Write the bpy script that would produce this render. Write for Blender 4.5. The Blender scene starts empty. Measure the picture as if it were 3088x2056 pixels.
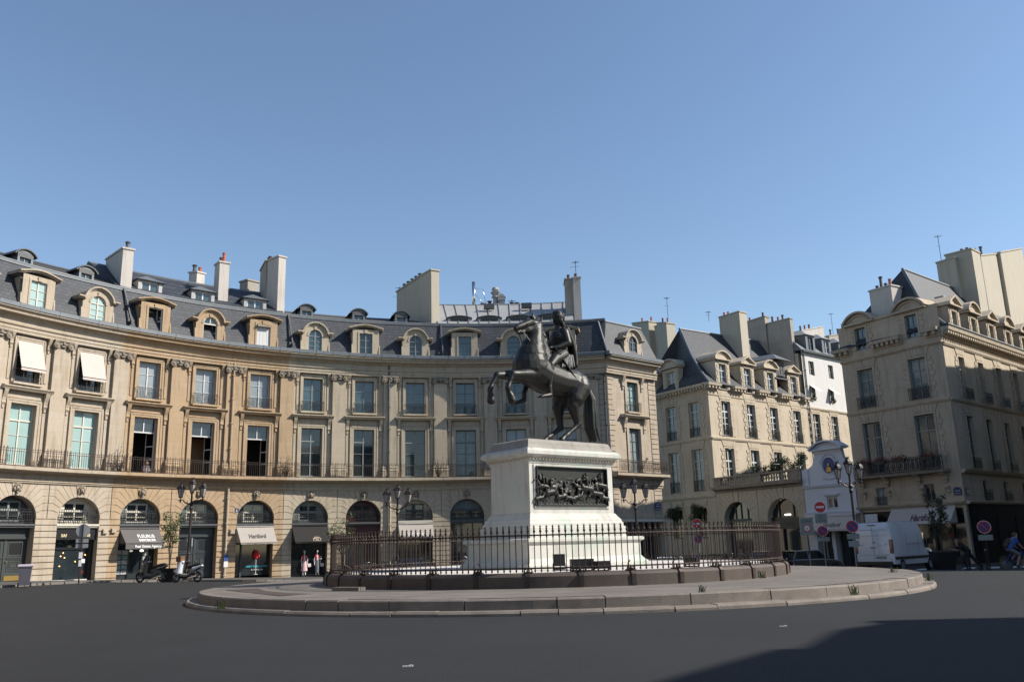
import bpy, bmesh, math, random
from mathutils import Vector, Matrix
from math import sin, cos, pi, radians as rad, atan2, hypot, sqrt
random.seed(7)
S = bpy.context.scene
# ---------------- camera, world, sun, exposure ----------------
cam_d = bpy.data.cameras.new('camera'); cam = bpy.data.objects.new('camera', cam_d); S.collection.objects.link(cam)
S.camera = cam
cam_d.sensor_width = 36; cam_d.lens = 30.3526; cam_d.clip_end = 5000; cam_d.clip_start = 0.1
_r = Vector((0.99855453, 0.04638812, -0.02714771)); _u = Vector((0.03707279, -0.22872992, 0.97278375)); _f = Vector((-0.03891612, 0.97238406, 0.23011904))
cam.matrix_world = Matrix(((_r.x, _u.x, -_f.x, 0), (_r.y, _u.y, -_f.y, -30.0325), (_r.z, _u.z, -_f.z, 1.4409), (0, 0, 0, 1)))
SUN_AZ, SUN_EL = 92.0, 37.5
W = bpy.data.worlds.new('World'); S.world = W; W.use_nodes = True
nt = W.node_tree; bg = nt.nodes['Background']; sky = nt.nodes.new('ShaderNodeTexSky'); sky.sky_type = 'NISHITA'; sky.sun_disc = False
sky.sun_elevation = rad(SUN_EL); sky.sun_rotation = rad(SUN_AZ); sky.altitude = 50; sky.air_density = 1.1; sky.dust_density = 0.4; sky.ozone_density = 2.4
nt.links.new(sky.outputs[0], bg.inputs[0]); bg.inputs[1].default_value = 0.075
sd = bpy.data.lights.new('sun', 'SUN'); sd.energy = 3.6; sd.angle = rad(0.53); sd.color = (1.0, 0.93, 0.82)
so = bpy.data.objects.new('sun', sd); S.collection.objects.link(so)
sv = Vector((sin(rad(SUN_AZ)) * cos(rad(SUN_EL)), cos(rad(SUN_AZ)) * cos(rad(SUN_EL)), sin(rad(SUN_EL))))
so.rotation_euler = sv.to_track_quat('Z', 'Y').to_euler(); so.location = (60, 0, 60)
S.view_settings.view_transform = 'Standard'; S.view_settings.look = 'None'; S.view_settings.exposure = 1.1; S.view_settings.gamma = 1
S.render.engine = 'CYCLES'
# ---------------- materials ----------------
M = {}
def mat(name, col, rough=.8, metal=0, spec=.5, noise=None, bump=None, coat=0, emit=None, bricks=None, streak=0):
    """col linear rgb. noise=(scale, amount, detail[, col2]) mottles the colour, bump=(scale, strength)"""
    m = bpy.data.materials.new(name); m.use_nodes = True; n = m.node_tree.nodes; l = m.node_tree.links
    b = n['Principled BSDF']; b.inputs['Roughness'].default_value = rough; b.inputs['Metallic'].default_value = metal
    b.inputs['Specular IOR Level'].default_value = spec; b.inputs['Base Color'].default_value = (*col, 1)
    if coat: b.inputs['Coat Weight'].default_value = coat; b.inputs['Coat Roughness'].default_value = .02
    if emit: b.inputs['Emission Color'].default_value = (*emit[0], 1); b.inputs['Emission Strength'].default_value = emit[1]
    cur = None; tc = n.new('ShaderNodeTexCoord')
    def mix(c1, c2, fac, mode='MIX'):
        x = n.new('ShaderNodeMix'); x.data_type = 'RGBA'; x.blend_type = mode
        for i, c in ((6, c1), (7, c2)):
            if isinstance(c, tuple): x.inputs[i].default_value = (*c[:3], 1)
            else: l.new(c, x.inputs[i])
        if isinstance(fac, float): x.inputs[0].default_value = fac
        else: l.new(fac, x.inputs[0])
        return x.outputs[2]
    def nz(scale, detail=4, vec=None, rough_=.6):
        t = n.new('ShaderNodeTexNoise'); t.inputs['Scale'].default_value = scale; t.inputs['Detail'].default_value = detail; t.inputs['Roughness'].default_value = rough_
        l.new(vec or tc.outputs['Object'], t.inputs['Vector']); return t.outputs[0]
    def ramp(o, a, b_):
        r = n.new('ShaderNodeMapRange'); r.inputs[1].default_value = a; r.inputs[2].default_value = b_; l.new(o, r.inputs[0]); return r.outputs[0]
    cur = tuple(col)
    if bricks:
        bw, bh, c2, c3, mort = bricks
        t = n.new('ShaderNodeTexBrick'); t.inputs['Scale'].default_value = 1; t.inputs['Brick Width'].default_value = bw; t.inputs['Row Height'].default_value = bh
        t.inputs['Mortar Size'].default_value = mort[0]; t.inputs['Mortar Smooth'].default_value = .1; t.inputs['Color1'].default_value = (*c2, 1); t.inputs['Color2'].default_value = (*c3, 1); t.inputs['Mortar'].default_value = (*mort[1], 1)
        l.new(tc.outputs['UV'], t.inputs['Vector']); cur = t.outputs[0]
    if noise:
        sc, amt, det = noise[:3]; c2 = noise[3] if len(noise) > 3 else tuple(x * .5 for x in col)
        f = ramp(nz(sc, det), .35, .68)
        mm = n.new('ShaderNodeMath'); mm.operation = 'MULTIPLY'; mm.inputs[1].default_value = amt; l.new(f, mm.inputs[0])
        cur = mix(cur, c2, mm.outputs[0])
        f2 = ramp(nz(sc * 9, 3), .3, .75); m2 = n.new('ShaderNodeMath'); m2.operation = 'MULTIPLY'; m2.inputs[1].default_value = amt * .55; l.new(f2, m2.inputs[0])
        cur = mix(cur, c2, m2.outputs[0])
    if streak:   # rain streaks / grime running down
        mp = n.new('ShaderNodeMapping'); mp.inputs['Scale'].default_value = (2.2, 2.2, .22); l.new(tc.outputs['Object'], mp.inputs[0])
        f = ramp(nz(1.6, 6, mp.outputs[0]), .5, .75); mm = n.new('ShaderNodeMath'); mm.operation = 'MULTIPLY'; mm.inputs[1].default_value = streak; l.new(f, mm.inputs[0])
        cur = mix(cur, (.12, .095, .07), mm.outputs[0])
    if not isinstance(cur, tuple): l.new(cur, b.inputs['Base Color'])
    if bump:
        bp = n.new('ShaderNodeBump'); bp.inputs['Strength'].default_value = bump[1]; bp.inputs['Distance'].default_value = .02 if len(bump) < 3 else bump[2]
        l.new(nz(bump[0], 6), bp.inputs['Height']); l.new(bp.outputs[0], b.inputs['Normal'])
    M[name] = m; return m
def stone(name, c, c2, c3=None, br=(.95, .42)):
    c3 = c3 or tuple(x * .93 for x in c)
    mat(name, c, .9, spec=.2, noise=(.55, .5, 6, c2), bump=(14, .25), bricks=(br[0], br[1], c, c3, (.008, tuple(x * .72 for x in c))), streak=.45)
stone('stone_cream', (.41, .36, .30), (.33, .265, .19), (.385, .325, .255))
stone('stone_ochre', (.405, .31, .215), (.315, .215, .125), (.375, .28, .185))
stone('stone_grey', (.44, .385, .30), (.34, .285, .21), (.41, .355, .27))
stone('stone_beige', (.45, .375, .29), (.35, .28, .205), (.42, .345, .265), (1.4, .5))
stone('stone_dull', (.42, .365, .29), (.32, .265, .195), (.39, .335, .26))
stone('stone_town', (.49, .43, .345), (.40, .335, .25), (.465, .40, .315), (1.4, .5))
mat('stone_trim', (.42, .37, .30), .9, spec=.2, noise=(1.3, .5, 5, (.30, .235, .16)), streak=.35)
mat('stone_trim_dark', (.31, .27, .22), .9, spec=.2, noise=(2.0, .6, 5, (.15, .12, .09)), streak=.5)
mat('render_white', (.56, .55, .54), .9, spec=.2, noise=(.8, .25, 4, (.47, .45, .42)), streak=.12)
mat('render_cream', (.41, .375, .31), .9, spec=.2, noise=(.5, .3, 4, (.42, .37, .28)), streak=.2)
mat('chimney_white', (.47, .44, .41), .9, spec=.2, noise=(.8, .35, 4, (.42, .38, .33)), streak=.3)
mat('chimney_grey', (.36, .33, .29), .95, spec=.2, noise=(.8, .4, 4, (.22, .2, .17)), streak=.3)
mat('shop_white', (.52, .53, .58), .7, noise=(1.0, .15, 4, (.45, .46, .5)))
mat('slate', (.042, .047, .058), .62, spec=.4, noise=(2.5, .5, 4, (.022, .025, .033)), bricks=(.34, .2, (.056, .062, .074), (.032, .036, .046), (.02, (.012, .014, .018))))
mat('slate_brown', (.05, .043, .038), .8, noise=(2.0, .5, 4, (.03, .026, .024)), bricks=(.25, .12, (.055, .048, .042), (.042, .037, .033), (.012, (.02, .018, .016))))
mat('zinc', (.13, .145, .16), .5, metal=.15, noise=(1.2, .5, 4, (.085, .095, .105)))
mat('zinc_light', (.30, .30, .30), .55, metal=.1, noise=(1.0, .35, 4, (.22, .225, .23)))
mat('lead_dark', (.075, .08, .085), .6, noise=(3, .4, 3))
mat('window_glass', (.012, .017, .02), .04, spec=.9, noise=(.7, .5, 2, (.03, .04, .045)))
mat('window_sky_tint', (.05, .095, .11), .06, spec=1.0, noise=(1.6, .7, 3, (.015, .03, .035)))  # blue-green sky reflection put into the pane colour
mat('shutter_glass', (.27, .39, .37), .35, coat=1, noise=(1.1, .3, 3, (.19, .29, .29)))
mat('curtain_glass', (.22, .25, .26), .4, coat=.9, noise=(2.6, .55, 3, (.14, .18, .2)))
mat('curtain_dark', (.12, .16, .165), .4, coat=1, noise=(2.4, .6, 3, (.03, .045, .05)))
mat('interior_dark', (.012, .011, .011), .9)  # near-black colour paints the darkness of unlit rooms
mat('interior_wood', (.16, .08, .035), .7)
mat('paint_white', (.5, .5, .5), .5)
mat('paint_cream', (.50, .47, .40), .5)
mat('paint_grey', (.20, .22, .21), .5)
mat('paint_teal', (.10, .13, .135), .5)
mat('iron', (.018, .018, .02), .5, metal=.3)
mat('iron_rust', (.026, .020, .018), .55, metal=.35, noise=(9, .6, 4, (.055, .03, .022)), bump=(40, .3))
mat('door_green', (.035, .042, .041), .45, noise=(.8, .2, 3))
mat('door_blue', (.028, .035, .040), .45, noise=(.8, .2, 3))
mat('shop_black', (.010, .010, .012), .35)
mat('shop_grey', (.05, .053, .058), .5)
mat('shop_red', (.05, .005, .007), .4)
mat('awning_beige', (.33, .30, .275), .9, noise=(3, .12, 2))
mat('awning_grey', (.10, .095, .095), .9, noise=(3, .12, 2))
mat('awning_black', (.014, .013, .013), .9)
mat('blind_white', (.46, .41, .375), .9, noise=(3, .1, 2))
mat('gold', (.62, .50, .30), .5)
mat('matt_black', (.012, .012, .013), .85, spec=.1)
mat('white', (.6, .6, .6), .5)
mat('red', (.45, .015, .02), .5)
mat('blue', (.02, .035, .16), .5)
mat('navy', (.02, .035, .10), .5)
mat('black', (.01, .01, .01), .5)
mat('grey_plate', (.24, .25, .27), .5, metal=.3)
mat('cyan', (.05, .42, .5), .5)
mat('asphalt', (.0165, .0172, .0188), .86, spec=.3, noise=(.22, .8, 8, (.024, .025, .027)), bump=(70, 1.0, .02))
mat('pavement', (.075, .072, .07), .85, noise=(.5, .5, 5, (.048, .046, .045)), bump=(40, .3))
mat('granite', (.20, .17, .145), .8, noise=(1.6, .65, 6, (.085, .07, .06)), bump=(40, .5), bricks=None)
mat('granite_dark', (.085, .062, .05), .7, noise=(1.8, .7, 6, (.035, .026, .022)), bump=(50, .5))
mat('paving_warm', (.175, .155, .135), .85, noise=(.8, .7, 6, (.095, .083, .073)), bump=(30, .4), bricks=(1.5, .5, (.18, .16, .138), (.15, .132, .115), (.02, (.06, .05, .045))))
mat('gravel_white', (.52, .49, .46), .95, noise=(6, .4, 5, (.42, .39, .35)), bump=(60, .5))
mat('bronze', (.020, .0195, .018), .47, metal=.35, spec=.5, noise=(2.6, .6, 5, (.014, .015, .014)), bump=(12, .2))
mat('bronze_dark', (.012, .012, .012), .5, metal=.3, spec=.5, noise=(4, .5, 5, (.022, .024, .022)), bump=(16, .25))
mat('lamp_iron', (.030, .024, .024), .5, metal=.3, noise=(6, .4, 3))
mat('lamp_glass', (.30, .27, .255), .25, coat=.6)
mat('bark', (.07, .05, .035), .9, noise=(8, .5, 3))
mat('leaf', (.045, .075, .022), .5, noise=(3, .6, 3, (.10, .12, .035)))
mat('leaf_dark', (.022, .038, .014), .6, noise=(3, .5, 3, (.045, .055, .02)))
mat('flower', (.20, .02, .025), .7, noise=(6, .6, 3, (.05, .06, .02)))
mat('dry_twig', (.055, .043, .035), .9)
mat('bin_grey', (.075, .075, .10), .5, noise=(3, .2, 2))
mat('bin_lid', (.42, .38, .46), .5)
mat('brass', (.38, .26, .08), .35, metal=.7)
mat('rubber', (.012, .012, .012), .8)
mat('terracotta', (.36, .10, .05), .8)
mat('terracotta_dark', (.09, .035, .03), .8)
mat('skin', (.34, .20, .14), .6)
mat('mannequin_white', (.62, .60, .58), .4)
mat('cloth_pink', (.55, .36, .38), .9)
mat('cloth_red', (.55, .02, .03), .8)
mat('cloth_blue', (.03, .07, .24), .8)
mat('cloth_grey', (.13, .14, .16), .9)
mat('cloth_dark', (.016, .016, .018), .9)
mat('hair', (.09, .05, .025), .7)
mat('car_black', (.010, .010, .012), .18, spec=.8, coat=1)
mat('car_grey', (.035, .03, .028), .25, coat=1, spec=.8)
mat('car_white', (.55, .57, .62), .25, coat=.8)
mat('car_silver', (.32, .33, .34), .25, coat=1, metal=.4)
mat('car_glass', (.01, .013, .015), .03, spec=1)
mat('chrome', (.6, .6, .6), .15, metal=1)
mat('tail_red', (.10, .008, .01), .25, coat=1)
mat('brake_lamp', (.6, .02, .02), .3, emit=((1, .03, .02), 3.0))
mat('lamp_lit', (.9, .9, .85), .3, emit=((1, .93, .8), 4.0))
mat('lamp_warm', (.9, .5, .2), .3, emit=((1, .5, .16), 2.5))
mat('plate_yellow', (.42, .30, .03), .5)
mat('sidewalk_kerb', (.16, .145, .13), .8, noise=(2, .5, 5, (.14, .12, .1)))
mat('poster_a', (.25, .30, .30), .5, noise=(5, .9, 4, (.05, .12, .10)))
mat('poster_b', (.45, .45, .42), .5, noise=(6, .9, 4, (.12, .16, .2)))
def marble():
    m = mat('marble', (.50, .485, .455), .75, spec=.3, noise=(.9, .6, 7, (.38, .385, .34)), bump=(20, .2), streak=.42)
    n = m.node_tree.nodes; l = m.node_tree.links; b = n['Principled BSDF']; prev = b.inputs['Base Color'].links[0].from_socket
    tc = n.new('ShaderNodeTexCoord'); t = n.new('ShaderNodeTexNoise'); t.inputs['Scale'].default_value = 1.1; t.inputs['Detail'].default_value = 6; l.new(tc.outputs['Object'], t.inputs[0])
    r = n.new('ShaderNodeMapRange'); r.inputs[1].default_value = .52; r.inputs[2].default_value = .70; r.inputs[4].default_value = .5; l.new(t.outputs[0], r.inputs[0])
    x = n.new('ShaderNodeMix'); x.data_type = 'RGBA'; l.new(r.outputs[0], x.inputs[0]); l.new(prev, x.inputs[6]); x.inputs[7].default_value = (.33, .43, .37, 1)
    l.new(x.outputs[2], b.inputs['Base Color'])
marble()
mat('marble_grey', (.30, .28, .25), .85, noise=(1.2, .6, 6, (.17, .155, .14)), streak=.4)
# ---------------- mesh helpers ----------------
COL = S.collection
class MB:
    """collects shapes in a local frame (a: to the right along a face, d: out of it, z: up) and links them as ONE mesh"""
    def __init__(s, F=None, curved=False): s.v = []; s.f = []; s.uv = []; s.F = F; s.c = curved
    def V(s, a, d, z):
        s.uv.append((a + d * .73, z + d * .41)); s.v.append(Vector(s.F(a, d, z)) if s.F else Vector((a, d, z))); return len(s.v) - 1
    def P(s, *ids): s.f.append(ids)
    def box(s, a0, a1, d0, d1, z0, z1):
        n = max(1, int(math.ceil(abs(a1 - a0) / 1.2))) if s.c else 1
        R = []
        for i in range(n + 1):
            a = a0 + (a1 - a0) * i / n; R.append([s.V(a, d0, z0), s.V(a, d1, z0), s.V(a, d1, z1), s.V(a, d0, z1)])
        for i in range(n):
            for k in range(4): s.P(R[i][k], R[i][(k + 1) % 4], R[i + 1][(k + 1) % 4], R[i + 1][k])
        s.P(*R[0]); s.P(*R[-1])
    def prof(s, a0, a1, pts, closed=True, caps=True):
        """sweep a (d,z) profile from a0 to a1"""
        n = max(1, int(math.ceil(abs(a1 - a0) / 1.2))) if s.c else 1
        R = [[s.V(a0 + (a1 - a0) * i / n, d, z) for d, z in pts] for i in range(n + 1)]; m = len(pts)
        for i in range(n):
            for k in range(m if closed else m - 1): s.P(R[i][k], R[i][(k + 1) % m], R[i + 1][(k + 1) % m], R[i + 1][k])
        if closed and caps: s.P(*R[0]); s.P(*R[-1])
    def prism(s, poly, d0, d1):
        A = [s.V(a, d0, z) for a, z in poly]; B = [s.V(a, d1, z) for a, z in poly]; n = len(poly)
        for i in range(n): s.P(A[i], A[(i + 1) % n], B[(i + 1) % n], B[i])
        s.P(*A); s.P(*B)
    def block(s, poly, d0, d1, g=.022):
        cx = sum(p[0] for p in poly) / len(poly); cz = sum(p[1] for p in poly) / len(poly); q = []
        for a, z in poly:
            L = hypot(a - cx, z - cz) or 1; q.append((a + (cx - a) / L * g * 1.3, z + (cz - z) / L * g * 1.3))
        s.prism(q, d0, d1)
    def wall(s, a0, a1, z0, z1, d, holes=(), rev=.35):
        """flat wall with rectangular openings (h = a0,a1,z0,z1) and their reveals"""
        xs = sorted({a0, a1} | {x for h in holes for x in (h[0], h[1]) if a0 < x < a1}); zs = sorted({z0, z1} | {z for h in holes for z in (h[2], h[3]) if z0 < z < z1})
        if s.c:
            ys = []
            for i in range(len(xs) - 1):
                n = max(1, int(math.ceil((xs[i + 1] - xs[i]) / 1.2))); ys += [xs[i] + (xs[i + 1] - xs[i]) * k / n for k in range(n)]
            xs = ys + [xs[-1]]
        ids = {}
        def g(i, j):
            if (i, j) not in ids: ids[(i, j)] = s.V(xs[i], d, zs[j])
            return ids[(i, j)]
        for i in range(len(xs) - 1):
            for j in range(len(zs) - 1):
                mx = (xs[i] + xs[i + 1]) / 2; mz = (zs[j] + zs[j + 1]) / 2
                if any(h[0] < mx < h[1] and h[2] < mz < h[3] for h in holes): continue
                s.P(g(i, j), g(i + 1, j), g(i + 1, j + 1), g(i, j + 1))
        for h in holes:
            c = [(h[0], h[2]), (h[1], h[2]), (h[1], h[3]), (h[0], h[3])]
            for k in range(4):
                p, q = c[k], c[(k + 1) % 4]; s.P(s.V(p[0], d, p[1]), s.V(q[0], d, q[1]), s.V(q[0], d - rev, q[1]), s.V(p[0], d - rev, p[1]))
    def arch(s, ac, half, r, cz, zb, zt, d, rev=.5, n=18, above=True):
        """wall panel round a round-headed opening"""
        a0, a1 = ac - half, ac + half
        for x0, x1 in ((a0, ac - r), (ac + r, a1)):
            s.P(s.V(x0, d, zb), s.V(x1, d, zb), s.V(x1, d, cz), s.V(x0, d, cz))
        inn = []; out = []
        for i in range(n + 1):
            t = pi - pi * i / n; c_, s_ = cos(t), sin(t); k = 1e9
            if abs(c_) > 1e-6: k = half / abs(c_)
            if s_ > 1e-6: k = min(k, (zt - cz) / s_)
            inn.append((ac + r * c_, cz + r * s_)); out.append((ac + k * c_, cz + k * s_))
        for i in range(n):
            s.P(s.V(*(inn[i][0], d, inn[i][1])), s.V(inn[i + 1][0], d, inn[i + 1][1]), s.V(out[i + 1][0], d, out[i + 1][1]), s.V(out[i][0], d, out[i][1]))
            # corner filler
            if abs(out[i][0] - a0) < 1e-6 and abs(out[i + 1][1] - zt) < 1e-6 and out[i][1] < zt - 1e-6: s.P(s.V(out[i][0], d, out[i][1]), s.V(out[i + 1][0], d, zt), s.V(a0, d, zt))
            if abs(out[i][1] - zt) < 1e-6 and abs(out[i + 1][0] - a1) < 1e-6 and out[i + 1][1] < zt - 1e-6: s.P(s.V(out[i][0], d, zt), s.V(out[i + 1][0], d, out[i + 1][1]), s.V(a1, d, zt))
        path = [(ac - r, zb)] + inn + [(ac + r, zb)]
        for i in range(len(path) - 1):
            p, q = path[i], path[i + 1]; s.P(s.V(p[0], d, p[1]), s.V(q[0], d, q[1]), s.V(q[0], d - rev, q[1]), s.V(p[0], d - rev, p[1]))
    def archsolid(s, ac, r, cz, zb, d0, d1, n=16):
        s.prism([(ac - r, zb)] + [(ac + r * cos(pi - pi * i / n), cz + r * sin(pi - pi * i / n)) for i in range(n + 1)] + [(ac + r, zb)], d0, d1)
    def archband(s, ac, r0, r1, cz, d0, d1, t0=0, t1=180, n=14):
        for i in range(n):
            ta, tb = rad(t0 + (t1 - t0) * i / n), rad(t0 + (t1 - t0) * (i + 1) / n)
            s.prism([(ac + r0 * cos(ta), cz + r0 * sin(ta)), (ac + r1 * cos(ta), cz + r1 * sin(ta)), (ac + r1 * cos(tb), cz + r1 * sin(tb)), (ac + r0 * cos(tb), cz + r0 * sin(tb))], d0, d1)
    def tube(s, pts, r, n=6, closed=False):
        """bar along points in the local frame; r float or list"""
        pts = [Vector(p) for p in pts]; rs = r if isinstance(r, (list, tuple)) else [r] * len(pts); rings = []; up = Vector((0, 0, 1)); m = len(pts)
        for i, p in enumerate(pts):
            if closed: t = pts[(i + 1) % m] - pts[i - 1]
            else: t = (pts[min(i + 1, m - 1)] - pts[max(i - 1, 0)])
            t = t.normalized() if t.length > 1e-9 else Vector((0, 0, 1))
            x = t.cross(up)
            if x.length < .05: x = t.cross(Vector((1, 0, 0)))
            x.normalize(); y = t.cross(x)
            rings.append([s.V(*(p + x * (rs[i] * cos(2 * pi * k / n)) + y * (rs[i] * sin(2 * pi * k / n)))) for k in range(n)])
        for i in range(m if closed else m - 1):
            a, b = rings[i], rings[(i + 1) % m]
            for k in range(n): s.P(a[k], a[(k + 1) % n], b[(k + 1) % n], b[k])
        if not closed: s.P(*rings[0]); s.P(*rings[-1])
    def lathe(s, prof, c=(0, 0, 0), n=16, cap=True):
        R = [[s.V(c[0] + r * cos(2 * pi * k / n), c[1] + r * sin(2 * pi * k / n), c[2] + z) for k in range(n)] for r, z in prof]
        for i in range(len(R) - 1):
            for k in range(n): s.P(R[i][k], R[i][(k + 1) % n], R[i + 1][(k + 1) % n], R[i + 1][k])
        if cap: s.P(*R[0]); s.P(*R[-1])
    def sphere(s, c, r, n=10, m=7, sc=(1, 1, 1)):
        R = []
        for j in range(m + 1):
            ph = pi * j / m; R.append([s.V(c[0] + r * sc[0] * sin(ph) * cos(2 * pi * k / n), c[1] + r * sc[1] * sin(ph) * sin(2 * pi * k / n), c[2] + r * sc[2] * cos(ph)) for k in range(n)])
        for j in range(m):
            for k in range(n): s.P(R[j][k], R[j][(k + 1) % n], R[j + 1][(k + 1) % n], R[j + 1][k])
    def quad(s, *p): s.P(*[s.V(*q) for q in p])
    def build(s, name, m, parent=None, smooth=False, fix=True, kind=None, label=None):
        loc = Vector((0, 0, 0))
        if parent is not None and s.F is not None: loc = WLOC.get(parent.name, Vector((0, 0, 0)))
        me = bpy.data.meshes.new(name); me.from_pydata([v - loc for v in s.v], [], s.f)
        ul = me.uv_layers.new(name='UVMap'); d = []
        for p in me.polygons:
            for vi in p.vertices: d += s.uv[vi]
        ul.data.foreach_set('uv', d)
        if fix:
            b = bmesh.new(); b.from_mesh(me); bmesh.ops.remove_doubles(b, verts=b.verts, dist=1e-5); bmesh.ops.recalc_face_normals(b, faces=b.faces); b.to_mesh(me); b.free()
        if smooth:
            for p in me.polygons: p.use_smooth = True
        me.materials.append(M[m] if isinstance(m, str) else m)
        o = bpy.data.objects.new(name, me); COL.objects.link(o)
        if parent is not None: o.parent = parent; WLOC[o.name] = loc
        if kind: o['kind'] = kind
        if label: o['label'] = label
        return o
WLOC = {}
def thing(name, label, cat, loc=(0, 0, 0), rz=0, group=None):
    o = bpy.data.objects.new(name, None); COL.objects.link(o); o.location = loc; o.rotation_euler = (0, 0, rz); o['label'] = label; o['category'] = cat
    if group: o['group'] = group
    WLOC[o.name] = Vector(loc); return o
def tag(o, label, cat, group=None):
    o['label'] = label; o['category'] = cat
    if group: o['group'] = group
    return o
def sub(name, parent):
    """an Empty part under a thing"""
    o = bpy.data.objects.new(name, None); COL.objects.link(o); o.parent = parent; WLOC[o.name] = WLOC.get(parent.name, Vector()); return o
def dup(root, loc=None, rz=None, label=None, parent=None):
    r = root.copy(); COL.objects.link(r)
    if parent is not None: r.parent = parent
    if loc is not None: r.location = loc
    if rz is not None: r.rotation_euler = (0, 0, rz)
    if label: r['label'] = label
    for ch in list(root.children): dup(ch, parent=r)
    return r
def clean(bm_fn): pass
def smooth_by_angle(o, deg=35):
    me = o.data
    for p in me.polygons: p.use_smooth = True
    b = bmesh.new(); b.from_mesh(me)
    for e in b.edges:
        e.smooth = not (len(e.link_faces) == 2 and e.calc_face_angle(0) > rad(deg))
    b.to_mesh(me); b.free(); return o
def text(F, s, a, z, d, size, m, parent, name='lettering', bold=0, align='CENTER', shear=0, ext=.012):
    """lettering on a face: F maps (a,d,z); (a,z) is the baseline centre"""
    cu = bpy.data.curves.new('t', 'FONT'); cu.body = s; cu.size = size; cu.align_x = align; cu.offset = bold; cu.extrude = ext; cu.shear = shear; cu.resolution_u = 3
    o = bpy.data.objects.new('t', cu); COL.objects.link(o); dg = bpy.context.evaluated_depsgraph_get(); me = bpy.data.meshes.new_from_object(o.evaluated_get(dg))
    mb = MB(F)
    for v in me.vertices: mb.V(a + v.co.x, d + v.co.z, z + v.co.y)
    for p in me.polygons: mb.P(*p.vertices)
    bpy.data.objects.remove(o); bpy.data.curves.remove(cu); bpy.data.meshes.remove(me)
    return mb.build(name, m, parent, fix=False)
# ---------------- place geometry ----------------
FC = (-1.10754, 5.84303); R0 = 34.4817; TH0 = -1.1178; DT = .1191; B = R0 * DT
def facF(a, d, z):
    t = TH0 + a / R0; return (FC[0] + (R0 - d) * sin(t), FC[1] + (R0 - d) * cos(t), z)
def lineF(p, az):
    dx, dy = sin(rad(az)), cos(rad(az)); nx, ny = dy, -dx
    return lambda a, d, z: (p[0] + dx * a + nx * d, p[1] + dy * a + ny * d, z)
ISL = (0.0, 0.59)
def sst(t): t = min(1, max(0, t)); return t * t * (3 - 2 * t)
def wallz(x, y):
    """pavement level along the walls of the square"""
    th = atan2(x - FC[0], y - FC[1])
    bay = (th - TH0) / DT
    P = ((-30, 0), (-6, .15), (0, .2), (10, -1.05), (12, -1.05), (17, -.5), (24, -.05), (40, 0))
    for (b0, z0), (b1, z1) in zip(P, P[1:]):
        if b0 <= bay <= b1: return z0 + (z1 - z0) * (bay - b0) / (b1 - b0)
    return 0
def ground(x, y):
    r = hypot(x - ISL[0], y - ISL[1]); t = sst((r - 12.5) / 18); return (wallz(x, y) - .1) * t
PATCH = [(-10.12, -2.91), (-9.03, -2.38), (-6.06, -6.56), (-7.03, -7.36)]
WEEDS = [(6.98, -8.7, .1, 1.6, 'green weed tuft on the low kerb, in front of the right part of the railing'), (10.9, -3.4, .1, 1.7, 'weed tuft at the far right end, between the high and the low kerb'), (10.2, -2.6, .335, 1.2, 'small weed tuft near the right rim on top of the island'), (5.7, -5.1, .38, 1.3, 'weed tuft at the foot of the round stone base, on its right side'), (3.2, -10.3, .34, 1.0, 'flat weed patch on the island top, before the middle of the railing'), (-8.4, -7.75, .1, 1.6, 'weed tuft in the joint above the low kerb, on the left')]
# ground sheet
def build_ground():
    mb = MB(lambda a, d, z: (a, d, z)); rs = [0, 6, 11, 12.5, 14, 16, 18, 20, 22, 24, 26, 28, 30, 33, 36, 40, 45, 52, 60, 75, 100, 200, 600, 2500]; n = 144; R = []
    for r in rs:
        row = []
        for k in range(n):
            t = 2 * pi * k / n; x, y = ISL[0] + r * sin(t), ISL[1] + r * cos(t); row.append(mb.V(x, y, ground(x, y)))
        R.append(row)
    for i in range(1, len(rs) - 1):
        for k in range(n): mb.P(R[i][k], R[i][(k + 1) % n], R[i + 1][(k + 1) % n], R[i + 1][k])
    for k in range(n): mb.P(R[0][0], R[1][k], R[1][(k + 1) % n])
    mb.v = mb.v; o = mb.build('road', 'asphalt', kind='structure', smooth=True); return o
build_ground()
def kr(t):
    bay = (t - TH0) / DT; P = ((-30, 28), (-1, 27.5), (1, 26), (2.6, 21.6), (3.7, 21.6), (5.2, 27.6), (7, 28.3), (40, 28.3))
    for (b0, r0), (b1, r1) in zip(P, P[1:]):
        if b0 <= bay <= b1: return r0 + (r1 - r0) * sst((bay - b0) / (b1 - b0))
def ring_sheet(name, m, r0, r1, th0, th1, up, c=FC, kerb=.12, n=90):
    mb = MB(lambda a, d, z: (a, d, z)); R = []
    for k in range(n + 1):
        t = th0 + (th1 - th0) * k / n; row = []
        r0 = kr(t)
        for r in (r0, r0, r0 + .3, (r0 * 2 + r1) / 3, (r0 + 2 * r1) / 3, r1):
            x, y = c[0] + r * sin(t), c[1] + r * cos(t); row.append([x, y, ground(x, y) + up])
        row[0][2] -= kerb + .1; R.append([mb.V(*p) for p in row])
    for k in range(n):
        for j in range(5): mb.P(R[k][j], R[k][j + 1], R[k + 1][j + 1], R[k + 1][j])
    return mb.build(name, m, kind='structure')
ring_sheet('pavement', 'pavement', 28.3, R0 + 1.0, TH0 - 3.5 * DT, TH0 + 10.5 * DT, .1)
mbk = MB(lambda a, d, z: (a, d, z))
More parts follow.
